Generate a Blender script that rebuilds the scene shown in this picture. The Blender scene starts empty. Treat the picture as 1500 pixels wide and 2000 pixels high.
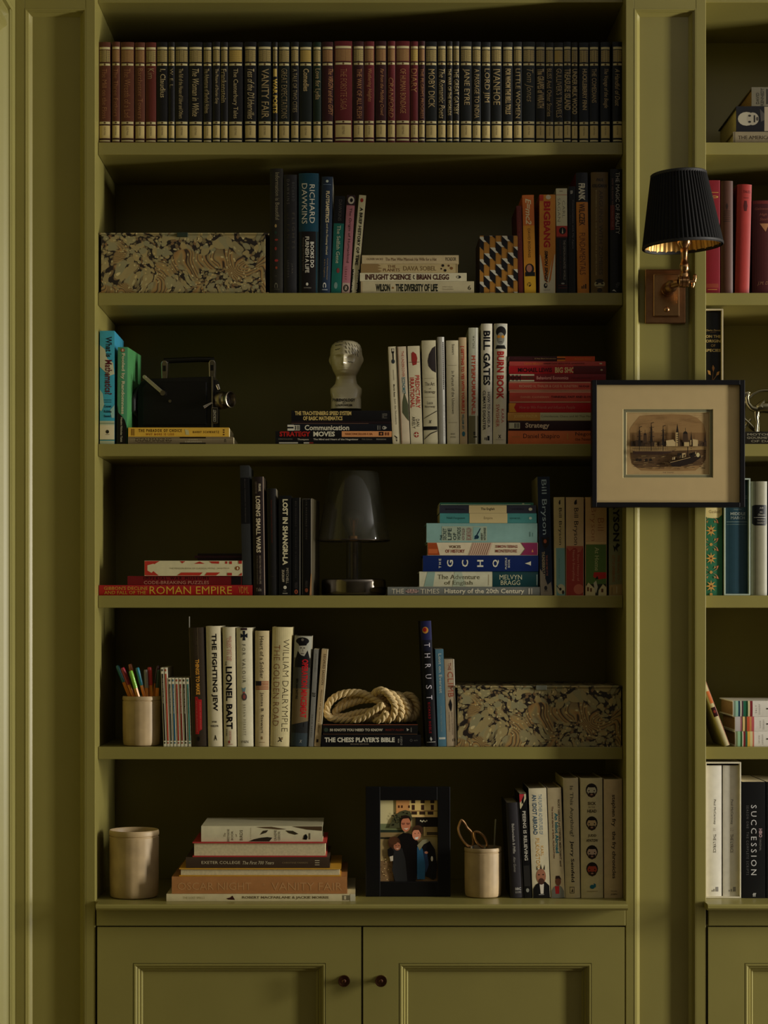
import bpy, bmesh, math, random
from mathutils import Vector, Matrix

# ------------------------------------------------------------------ camera
S = bpy.context.scene
COL = S.collection
PI = math.pi
EYE = 1.5            # height of the lens above the floor
F = 3930.0           # focal length in pixels of the 1500 x 2000 frame
DIST = 3.93          # lens to the face of the joinery
VX, VY = 705.0, 1192.0   # vanishing point of the depth lines

cd = bpy.data.cameras.new('camera')
cam = bpy.data.objects.new('camera', cd)
COL.objects.link(cam)
cam.location = (0, -DIST, EYE)
cam.rotation_euler = (PI / 2, 0, 0)
cd.sensor_fit = 'AUTO'
cd.sensor_width = 36.0
cd.lens = F / 2000 * 36.0
cd.shift_x = (750 - VX) / 2000
cd.shift_y = (VY - 1000) / 2000
cd.clip_start = 0.05
cd.clip_end = 50
S.camera = cam

# ------------------------------------------------------------------ light
S.view_settings.view_transform = 'Standard'
S.view_settings.look = 'None'
S.view_settings.gamma = 1.0
S.view_settings.use_curve_mapping = False
S.view_settings.exposure = 0.0
w = bpy.data.worlds.new('world')
S.world = w
w.use_nodes = True
bg = w.node_tree.nodes['Background']
bg.inputs[0].default_value = (0.80, 0.86, 1.0, 1)
bg.inputs[1].default_value = 0.01
S.cycles.use_denoising = True
S.cycles.max_bounces = 7
S.cycles.diffuse_bounces = 4
S.cycles.glossy_bounces = 4
S.cycles.transparent_max_bounces = 8
S.cycles.sample_clamp_indirect = 3.0
S.cycles.caustics_reflective = False
S.cycles.caustics_refractive = False

def area_light(name, loc, rot, sx, sy, energy, col):
    l = bpy.data.lights.new(name, 'AREA')
    l.shape = 'RECTANGLE'
    l.size = sx
    l.size_y = sy
    l.energy = energy
    l.color = col
    o = bpy.data.objects.new(name, l)
    COL.objects.link(o)
    o.location = loc
    o.rotation_euler = rot
    return o

# daylight through the tall window in the far wall on the right: it rakes across the joinery
area_light('window_daylight', (4.42, -1.05, 1.62), (0, PI / 2, 0), 1.7, 0.34, 214, (1.0, 0.95, 0.85))

# ------------------------------------------------------------------ helpers
def srgb(c):
    return c / 12.92 if c <= 0.04045 else ((c + 0.055) / 1.055) ** 2.4

GAIN = 1.0
MATS = {}

def mat(c, rough=0.5, metal=0.0, var=0.06, scale=60.0, bump=0.0, spec=0.5, coat=0.0):
    """paint, paper, board, metal: an 8-bit colour with a little procedural variation"""
    key = (tuple(c), rough, metal, var, scale, bump, spec, coat)
    if key in MATS:
        return MATS[key]
    m = bpy.data.materials.new('surface_%02x%02x%02x' % tuple(int(x) for x in c))
    m.use_nodes = True
    nt = m.node_tree
    b = nt.nodes['Principled BSDF']
    col = [min(0.86, srgb(x / 255.0)) for x in c] + [1]
    b.inputs['Roughness'].default_value = rough
    b.inputs['Metallic'].default_value = metal
    b.inputs['Specular IOR Level'].default_value = spec
    b.inputs['Coat Weight'].default_value = coat
    if var > 0:
        tc = nt.nodes.new('ShaderNodeTexCoord')
        n = nt.nodes.new('ShaderNodeTexNoise')
        n.inputs['Scale'].default_value = scale
        n.inputs['Detail'].default_value = 3
        nt.links.new(tc.outputs['Object'], n.inputs['Vector'])
        r = nt.nodes.new('ShaderNodeValToRGB')
        r.color_ramp.elements[0].position = 0.3
        r.color_ramp.elements[1].position = 0.7
        r.color_ramp.elements[0].color = [x * (1 - var) for x in col[:3]] + [1]
        r.color_ramp.elements[1].color = [min(0.9, x * (1 + var)) for x in col[:3]] + [1]
        nt.links.new(n.outputs['Fac'], r.inputs['Fac'])
        nt.links.new(r.outputs['Color'], b.inputs['Base Color'])
        if bump > 0:
            bp = nt.nodes.new('ShaderNodeBump')
            bp.inputs['Strength'].default_value = bump
            bp.inputs['Distance'].default_value = 0.002
            nt.links.new(n.outputs['Fac'], bp.inputs['Height'])
            nt.links.new(bp.outputs['Normal'], b.inputs['Normal'])
    else:
        b.inputs['Base Color'].default_value = col
    MATS[key] = m
    return m

def tone(c):
    """dyes and printing inks measured from the photograph, brought back to a slightly greyer, deeper base"""
    g = sum(c) / 3
    t = [(x * 0.85 + g * 0.15) / 255 for x in c]
    return tuple(round(255 * x ** (1.36 - 0.52 * x)) for x in t)

def ink(c, rough=0.45, metal=0.0):
    return mat(tone(c), rough, metal, 0.0, spec=0.35)

def link(o, parent=None, label=None, cat=None, group=None, kind=None):
    COL.objects.link(o)
    if parent is not None:
        o.parent = parent
    if label: o['label'] = label
    if cat: o['category'] = cat
    if group: o['group'] = group
    if kind: o['kind'] = kind
    return o

def thing(name, label, cat, loc=(0, 0, 0), rot=(0, 0, 0), group=None):
    o = bpy.data.objects.new(name, None)
    o.empty_display_size = 0.02
    o.location = loc
    o.rotation_euler = rot
    return link(o, None, label, cat, group)

def build(name, verts, faces, mats, parent=None, mi=None, smooth=False, recalc=True, **kw):
    me = bpy.data.meshes.new(name)
    me.from_pydata([tuple(v) for v in verts], [], faces)
    if not isinstance(mats, (list, tuple)):
        mats = [mats]
    for m in mats:
        me.materials.append(m)
    if mi:
        me.polygons.foreach_set('material_index', mi)
    if recalc:
        bm = bmesh.new()
        bm.from_mesh(me)
        bmesh.ops.recalc_face_normals(bm, faces=bm.faces)
        bm.to_mesh(me)
        bm.free()
    if smooth:
        me.polygons.foreach_set('use_smooth', [True] * len(me.polygons))
    me.update()
    o = bpy.data.objects.new(name, me)
    return link(o, parent, **kw)

class MB:
    """collects boxes, lathes, tubes into one mesh"""
    def __init__(self):
        self.v, self.f, self.m, self.cur = [], [], [], 0
    def add(self, vs, fs):
        n = len(self.v)
        self.v += [tuple(x) for x in vs]
        self.f += [tuple(i + n for i in f) for f in fs]
        self.m += [self.cur] * len(fs)
        return self
    def box(self, x0, x1, y0, y1, z0, z1, M=None):
        vs = [Vector((x, y, z)) for z in (z0, z1) for y in (y0, y1) for x in (x0, x1)]
        if M: vs = [M @ v for v in vs]
        return self.add(vs, [(0, 1, 3, 2), (4, 6, 7, 5), (0, 4, 5, 1), (2, 3, 7, 6), (0, 2, 6, 4), (1, 5, 7, 3)])
    def prism(self, pts, y0, y1, M=None):
        """outline pts (x, z) extruded from y0 to y1"""
        n = len(pts)
        vs = [Vector((x, y0, z)) for x, z in pts] + [Vector((x, y1, z)) for x, z in pts]
        if M: vs = [M @ v for v in vs]
        fs = [tuple(range(n)), tuple(range(2 * n - 1, n - 1, -1))]
        fs += [(i, (i + 1) % n, n + (i + 1) % n, n + i) for i in range(n)]
        return self.add(vs, fs)
    def lathe(self, prof, seg=32, M=None, cap0=True, cap1=True, rfun=None):
        """prof: (radius, z) from bottom to top, around z"""
        vs, fs = [], []
        for r, z in prof:
            for i in range(seg):
                a = 2 * PI * i / seg
                rr = r if rfun is None else rfun(r, a, z)
                vs.append(Vector((rr * math.cos(a), rr * math.sin(a), z)))
        for k in range(len(prof) - 1):
            for i in range(seg):
                j = (i + 1) % seg
                fs.append((k * seg + i, k * seg + j, (k + 1) * seg + j, (k + 1) * seg + i))
        if cap0: fs.append(tuple(range(seg - 1, -1, -1)))
        if cap1: fs.append(tuple((len(prof) - 1) * seg + i for i in range(seg)))
        if M: vs = [M @ v for v in vs]
        return self.add(vs, fs)
    def tube(self, pts, r, seg=10, closed=False, rads=None, cap=True):
        pts = [Vector(p) for p in pts]
        n = len(pts)
        up = Vector((0.013, 0.21, 0.97))
        vs, fs = [], []
        prev = None
        for i, p in enumerate(pts):
            if closed:
                t = pts[(i + 1) % n] - pts[i - 1]
            else:
                t = pts[min(i + 1, n - 1)] - pts[max(i - 1, 0)]
            t.normalize()
            if prev is None:
                a = t.cross(up)
                if a.length < 0.1: a = t.cross(Vector((1, 0, 0)))
            else:
                a = prev - t * prev.dot(t)
            a.normalize()
            prev = a
            b = t.cross(a)
            rr = rads[i] if rads else r
            for k in range(seg):
                an = 2 * PI * k / seg
                vs.append(p + (a * math.cos(an) + b * math.sin(an)) * rr)
        for i in range(n if closed else n - 1):
            j = (i + 1) % n
            for k in range(seg):
                l = (k + 1) % seg
                fs.append((i * seg + k, i * seg + l, j * seg + l, j * seg + k))
        if cap and not closed:
            fs.append(tuple(range(seg - 1, -1, -1)))
            fs.append(tuple((n - 1) * seg + k for k in range(seg)))
        return self.add(vs, fs)
    def obj(self, name, mats, parent=None, smooth=False, bevel=0.0, seg=2, **kw):
        o = build(name, self.v, self.f, mats, parent, self.m if isinstance(mats, (list, tuple)) else None, smooth, **kw)
        if bevel > 0:
            b = o.modifiers.new('bevel', 'BEVEL')
            b.width = bevel
            b.segments = seg
            b.limit_method = 'ANGLE'
            b.angle_limit = math.radians(35)
        if smooth:
            flat_edges(o)
        return o

def flat_edges(o, ang=40):
    try:
        o.data.set_sharp_from_angle(angle=math.radians(ang))
    except Exception:
        pass

def kpx(y):
    """metres that one pixel of the frame spans at depth y"""
    return (DIST + y) / F
def X(px, y=0.0):
    return (px - VX) * kpx(y)
def Z(py, y=0.0):
    return EYE + (VY - py) * kpx(y)

# ------------------------------------------------------------------ flat print
TEXTS = {}
def glyphs(text, style):
    """text as a flat mesh in a unit box; style letters: b bold, l light, s serif, i italic, w wide"""
    key = (text, style)
    if key in TEXTS:
        return TEXTS[key]
    c = bpy.data.curves.new('t', 'FONT')
    c.body = text
    c.resolution_u = 2
    c.fill_mode = 'FRONT'
    c.align_x = 'CENTER'
    c.offset = 0.022 if 'b' in style else (-0.018 if 'l' in style else 0.0)
    if 'B' in style: c.offset = 0.036
    c.shear = 0.28 if 'i' in style else 0.0
    c.space_character = 1.5 if 'w' in style else 1.0
    c.space_line = 0.82
    o = bpy.data.objects.new('t', c)
    me = bpy.data.meshes.new_from_object(o)
    bpy.data.objects.remove(o)
    vs = [(v.co.x, v.co.y) for v in me.vertices]
    fs = [tuple(p.vertices) for p in me.polygons]
    if 's' in style and '\n' not in text:
        cnt = {}
        for f in fs:
            for i in range(len(f)):
                e = tuple(sorted((f[i], f[(i + 1) % len(f)])))
                cnt[e] = cnt.get(e, 0) + 1
        extra = []
        for (a, b), n in cnt.items():
            if n == 1:
                (xa, ya), (xb, yb) = vs[a], vs[b]
                L = abs(xa - xb)
                if abs(ya - yb) < 0.004 and 0.05 < L < 0.2 and (abs(ya) < 0.02 or abs(ya - 0.729) < 0.04 or abs(ya - 0.76) < 0.03 or abs(ya - 0.55) < 0.03):
                    x0, x1 = min(xa, xb) - 0.06, max(xa, xb) + 0.06
                    up = ya < 0.2
                    y1 = ya + 0.035 if up else ya - 0.035
                    extra.append((x0, x1, ya, y1))
        for x0, x1, y0, y1 in extra:
            n = len(vs)
            vs += [(x0, y0), (x1, y0), (x1, y1), (x0, y1)]
            fs.append((n, n + 1, n + 2, n + 3))
    bpy.data.meshes.remove(me)
    bpy.data.curves.remove(c)
    if not vs:
        TEXTS[key] = ([], [])
        return TEXTS[key]
    x0 = min(v[0] for v in vs); x1 = max(v[0] for v in vs)
    y0 = min(v[1] for v in vs); y1 = max(v[1] for v in vs)
    vs = [((x - x0) / max(x1 - x0, 1e-6), (y - y0) / max(y1 - y0, 1e-6)) for x, y in vs]
    TEXTS[key] = (vs, fs)
    return TEXTS[key]

def cut_at(vs, fs, axis, planes):
    """cut a flat mesh along fixed lines so that it can follow a rounded spine exactly"""
    lo = min(v[axis] for v in vs); hi = max(v[axis] for v in vs)
    planes = [p for p in planes if lo + 1e-6 < p < hi - 1e-6]
    if not planes: return vs, fs
    bm = bmesh.new()
    bv = [bm.verts.new((x, y, 0)) for x, y in vs]
    for f in fs:
        try: bm.faces.new([bv[i] for i in f])
        except ValueError: pass
    for p in planes:
        co = [0, 0, 0]; no = [0, 0, 0]
        co[axis] = p; no[axis] = 1
        bmesh.ops.bisect_plane(bm, geom=bm.verts[:] + bm.edges[:] + bm.faces[:], plane_co=co, plane_no=no)
    bm.verts.index_update()
    r = [(v.co.x, v.co.y) for v in bm.verts], [tuple(v.index for v in f.verts) for f in bm.faces]
    bm.free()
    return r

class Print:
    """flat print in sheet coordinates (sx right, sz up, metres)"""
    def __init__(self, curve=None, baxis=0, planes=()):
        self.planes = planes
        self.v, self.f, self.m, self.mats = [], [], [], []
        self.curve, self.baxis, self.lay = curve, baxis, 0
    def mi(self, m):
        if m not in self.mats: self.mats.append(m)
        return self.mats.index(m)
    def put(self, vs, fs, m):
        self.lay += 1
        if self.planes: vs, fs = cut_at(vs, fs, self.baxis, self.planes)
        off = 0.00016 + 0.00002 * self.lay
        n = len(self.v)
        for x, z in vs:
            d = self.curve(x, z) if self.curve else 0.0
            self.v.append((x, d - off, z))
        self.f += [tuple(i + n for i in f) for f in fs]
        self.m += [self.mi(m)] * len(fs)
    def rect(self, x0, z0, x1, z1, m):
        if x0 > x1: x0, x1 = x1, x0
        if z0 > z1: z0, z1 = z1, z0
        self.put([(x0, z0), (x1, z0), (x1, z1), (x0, z1)], [(0, 1, 2, 3)], m)
    def poly(self, pts, m):
        self.put(pts, [tuple(range(len(pts)))], m)
    def text(self, s, x0, z0, x1, z1, m, style='', rot='h'):
        vs, fs = glyphs(s, style)
        if not vs: return
        if x0 > x1: x0, x1 = x1, x0
        if z0 > z1: z0, z1 = z1, z0
        if rot == 'h': q = [(x0 + u * (x1 - x0), z0 + v * (z1 - z0)) for u, v in vs]
        elif rot == 'd': q = [(x0 + v * (x1 - x0), z1 - u * (z1 - z0)) for u, v in vs]
        else: q = [(x1 - v * (x1 - x0), z0 + u * (z1 - z0)) for u, v in vs]
        self.put(q, fs, m)
    def obj(self, name, parent, **kw):
        if not self.v: return None
        return build(name, self.v, self.f, self.mats, parent, self.m, recalc=False, **kw)

# ------------------------------------------------------------------ the joinery and the room
PAINT = mat((142, 133, 72), 0.34, 0.0, 0.03, 9.0, 0.0, 0.5)
FLOORM = mat((80, 68, 58), 0.4, 0.0, 0.15, 4.0)
CEIL = mat((186, 186, 190), 0.8, 0.0, 0.02, 5.0)
CASING = mat((146, 139, 80), 0.36, 0.0, 0.03, 9.0)
SOFF = 0.04          # the shelf nosings stand back this far from the stiles
DEEP = 0.325         # face of the stiles to the back boards
BEV = 0.0012

def pbox(name, parent, x0, x1, y0, y1, z0, z1, m=None, bevel=BEV, **kw):
    b = MB().box(x0, x1, y0, y1, z0, z1)
    return b.obj(name, m or PAINT, parent, bevel=bevel, **kw)

def mitred(name, parent, x0, x1, z0, z1, prof, m=None, plane=None, panel=True):
    """a moulding run round a rectangle; prof: (inset, depth). plane maps (a, depth, z) to the room"""
    vs, fs = [], []
    for ins, d in prof:
        for a, z in ((x0 + ins, z0 + ins), (x1 - ins, z0 + ins), (x1 - ins, z1 - ins), (x0 + ins, z1 - ins)):
            vs.append((a, d, z))
    for k in range(len(prof) - 1):
        for i in range(4):
            j = (i + 1) % 4
            fs.append((k * 4 + i, k * 4 + j, k * 4 + 4 + j, k * 4 + 4 + i))
    if plane: vs = [plane(*v) for v in vs]
    return build(name, vs, fs, m or PAINT, parent, recalc=False)

# structure of the room
def shell(name, boxes, m):
    b = MB()
    for q in boxes: b.box(*q)
    return b.obj(name, m, None, kind='structure')
shell('floor', [(-2.6, 4.6, -4.8, 0.6, -0.05, 0.0)], FLOORM)
shell('ceiling', [(-2.6, 4.6, -4.8, 0.6, 2.98, 3.05)], CEIL)
shell('wall_back', [(-2.6, 4.6, DEEP + 0.02, DEEP + 0.12, 0, 2.98)], CEIL)
shell('wall_front', [(-2.6, 4.6, -4.8, -4.7, 0, 2.98)], mat((66, 60, 40), 0.8, 0, 0.03, 5))
# the wall with the window stands far to the right
wy0, wy1, wz0, wz1 = -1.28, -0.82, 0.74, 2.52
shell('wall_right', [(4.45, 4.6, -4.7, wy0, 0, 2.98), (4.45, 4.6, wy1, 0.45, 0, 2.98), (4.45, 4.6, wy0, wy1, 0, wz0), (4.45, 4.6, wy0, wy1, wz1, 2.98)], CEIL)
shell('window_1', [(4.47, 4.55, wy0, wy0 + 0.04, wz0, wz1), (4.47, 4.55, wy1 - 0.04, wy1, wz0, wz1), (4.47, 4.55, wy0, wy1, wz0, wz0 + 0.05), (4.47, 4.55, wy0, wy1, wz1 - 0.05, wz1)], PAINT)

# left wall: painted panelling that runs towards the viewer
WL = X(30)
def wl(a, d, z):           # a runs towards the viewer, d goes into the wall
    return (WL - d, -a, z)
wall = thing('wall_left', 'olive green panelled side wall meeting the bookcase at a bright corner', 'wall', (0, 0, 0))
wall['kind'] = 'structure'
b = MB()
b.box(WL - 0.12, WL, -0.052, 0.02, 0, 2.98)
b.obj('stile', CASING, wall, bevel=0.0015)
b = MB()
b.box(WL - 0.12, WL, -0.46, -0.052, Z(2, -0.06), 2.98)
b.obj('rail', CASING, wall)
b = MB()
b.box(WL - 0.12, WL, -0.46, -0.052, 0.0, 0.2)
b.obj('rail', CASING, wall)
b = MB()
b.box(WL - 0.12, WL, -0.52, -0.46, 0.0, 2.98)
b.obj('stile', CASING, wall, bevel=0.0015)
b = MB()                      # beyond the return the room opens out
b.box(-2.6, WL - 0.12, -0.52, -0.40, 0.0, 2.98)
b.box(-2.6, -2.48, -4.7, -0.52, 0.0, 2.98)
b.obj('plain_wall', CASING, wall)
mitred('moulding', wall, 0.030, 0.462, 0.2, Z(2, -0.06) + 0.0,
       [(0, -0.0005), (0.002, -0.001), (0.006, -0.002), (0.013, -0.001), (0.013, 0.006), (0.022, 0.004), (0.028, 0.012), (0.044, 0.004), (0.054, 0.002), (0.060, 0.007), (0.072, 0.016)],
       CASING, wl)
b = MB(); b.box(WL - 0.12, WL - 0.016, -0.47, -0.06, 0.15, 2.75)
b.obj('panel', CASING, wall)

def pilaster(px0, pxa, pxb, px1, label):
    """px0..px1 outer edges, pxa..pxb the sunk panel"""
    t = thing('pilaster', label, 'pilaster', (0, 0, 0))
    x0, xa, xb, x1 = X(px0), X(pxa), X(pxb), X(px1)
    zt = Z(17)
    pbox('stile', t, x0, xa, 0, DEEP, 0, 2.98)
    pbox('stile', t, xb, x1, 0, DEEP, 0, 2.98)
    pbox('rail', t, xa, xb, 0, DEEP, zt, 2.98, bevel=0)
    pbox('rail', t, xa, xb, 0, DEEP, 0, 0.22, bevel=0)
    mitred('moulding', t, xa, xb, 0.22, zt,
           [(-0.0005, -0.0003), (0.0010, -0.0004), (0.0030, 0.0002), (0.0036, 0.003), (0.0056, 0.0035), (0.0062, 0.0065), (0.0085, 0.0095), (0.0115, 0.0128), (0.0125, 0.0142)])
    pbox('panel', t, xa - 0.002, xb + 0.002, 0.014, 0.05, 0.2, zt + 0.01, bevel=0)
    return t

pilaster(30, 49, 167, 186, 'olive green panelled pilaster between the side wall and the book shelves')
pilaster(1222, 1239, 1359, 1379, 'olive green panelled pilaster carrying the brass lamp and the black-framed picture')

pilaster(2019, 2037, 2156, 2176, 'unseen olive green panelled pilaster added to keep window light off the second bookcase back')  # out of view, added to block window light from the second bay

NOSE = [(278, 302), (572, 596), (867, 891), (1163, 1187), (1459, 1483)]
SHELF_Z = [Z(a, SOFF) for a, b in NOSE]
LEDGE_Y = -0.042
SHELF_Z.append(Z(1766, LEDGE_Y))

def bookcase(x0, x1, label):
    t = thing('bookcase', label, 'bookcase', (0, 0, 0))
    for (a, b), z in zip(NOSE, SHELF_Z):
        pbox('shelf', t, x0 + 0.0006, x1 - 0.0006, SOFF, DEEP, Z(b, SOFF), z, bevel=0.0010)
    pbox('head_board', t, x0, x1, SOFF, DEEP, Z(5, SOFF), 2.98)
    pbox('back_panel', t, x0, x1, DEEP, DEEP + 0.012, SHELF_Z[5] + 0.0003, 2.98, bevel=0)
    return t

def cupboard(px0, px1, xr, doors, label, parts=True):
    t = thing('cupboard', label, 'cupboard', (0, 0, 0))
    x0, x1 = X(px0), X(px1)
    zl = SHELF_Z[5]
    yl = LEDGE_Y
    # ledge with a rounded nose, profile (y, z)
    th = 0.0125
    prof = [(DEEP, zl - th), (yl + 0.003, zl - th), (yl - 0.001, zl - th + 0.0015), (yl - 0.004, zl - th * 0.6), (yl - 0.0035, zl - 0.003), (yl - 0.001, zl - 0.0006), (yl + 0.002, zl), (DEEP, zl)]
    M = Matrix(((0, 1, 0, 0), (1, 0, 0, 0), (0, 0, 1, 0), (0, 0, 0, 1)))
    lx0, lx1 = (X(187.5, yl), X(1226, yl)) if xr is None else (X(1382, yl), x1 + 0.002)
    mb = MB()
    n = len(prof)
    vs = [(lx0, y, z) for y, z in prof] + [(lx1, y, z) for y, z in prof]
    # keep the part behind the stiles inside the opening
    ox0, ox1 = OPEN[0 if xr is None else 1]
    vs2 = []
    for i, (x, y, z) in enumerate(vs):
        vs2.append((x, min(y, -0.0022), z))
    mb.add(vs2, [tuple(range(n)), tuple(range(2 * n - 1, n - 1, -1))] + [(i, (i + 1) % n, n + (i + 1) % n, n + i) for i in range(n)])
    mb.box(ox0 + 0.0003, ox1 - 0.0003, -0.0022, DEEP, zl - th, zl)
    mb.obj('ledge', PAINT, t)
    zf = Z(1809, -0.006)
    pbox('fascia', t, x0, x1, -0.0015, 0.012, zf, zl - th)
    pbox('carcass', t, ox0 + 0.001, ox1 - 0.001, 0.014, DEEP - 0.002, 0.10, zl - th - 0.001, bevel=0)
    pbox('plinth', t, x0, x1, 0.0, 0.012, 0.0, 0.118, bevel=0.001)
    for (a, b2, ma, mb_, kx) in doors:
        d = MB()
        dx0, dx1, dz0, dz1 = X(a, -0.006), X(b2, -0.006), 0.12, Z(1811.5, -0.006)
        m0, m1, mz0, mz1 = X(ma, -0.006), X(mb_, -0.006), 0.215, Z(1882, -0.006)
        d.box(dx0, m0, -0.0015, 0.013, dz0, dz1)
        d.box(m1, dx1, -0.0015, 0.013, dz0, dz1)
        d.box(m0, m1, -0.0015, 0.013, mz1, dz1)
        d.box(m0, m1, -0.0015, 0.013, dz0, mz0)
        do = d.obj('door', PAINT, t)
        mitred('moulding', do, m0, m1, mz0, mz1,
               [(0.0, 0.003), (0.0012, 0.003), (0.0012, -0.0016), (0.0040, -0.0019), (0.0062, -0.0010), (0.0085, 0.002), (0.010, 0.0016), (0.0115, 0.0045), (0.0135, 0.0075), (0.0155, 0.007), (0.0175, 0.0105), (0.019, 0.0115)])
        pbox('panel', do, m0 - 0.001, m1 + 0.001, 0.0112, 0.0128, mz0 - 0.001, mz1 + 0.001, bevel=0)
        if kx:
            k = MB()
            K = Matrix.Translation((X(kx, -0.02), -0.0015, Z(1916, -0.02))) @ Matrix.Rotation(PI / 2, 4, 'X')
            k.lathe([(0.0075, 0), (0.0078, 0.002), (0.0048, 0.004), (0.0045, 0.011), (0.0078, 0.0135), (0.0112, 0.017), (0.0118, 0.0195), (0.0110, 0.0215), (0.0092, 0.0212), (0.0086, 0.0198), (0.0042, 0.0192), (0.0038, 0.0208), (0.0022, 0.0218), (0.0004, 0.0222)], 32, K)
            k.obj('knob', BRONZE, do, smooth=True)
    return t

BRONZE = mat((120, 84, 62), 0.28, 1.0, 0.12, 90)
OPEN = [(X(186), X(1222)), (X(1379), X(1379) + 0.64)]  # second bay's width is made up, kept narrow so its back stays dark
bookcase(OPEN[0][0], OPEN[0][1], 'olive green built-in bookcase between the two panelled pilasters')
bookcase(OPEN[1][0], OPEN[1][1], 'second olive green built-in bookcase, cut by the edge of the picture beyond the lamp')
cupboard(188.5, 1221.6, None, [(189.5, 705.5, 259, 636, 672), (709.5, 1220.8, 779, 1156, 744)],
         'olive green two-door cupboard with small bronze knobs under the book shelves')
cupboard(1383, 2018, 1, [(1384, 1699, 1455, 1630, 1668), (1703, 2016, 1774, 1946, 1735)],
         'olive green cupboard under the second bookcase, only its corner in view')

# ------------------------------------------------------------------ books
PAGE = mat((206, 192, 150), 0.85, 0, 0.10, 220.0)
AGED = mat((150, 116, 72), 0.85, 0, 0.12, 220.0)
PW = {'page': PAGE, 'aged': AGED}

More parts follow.
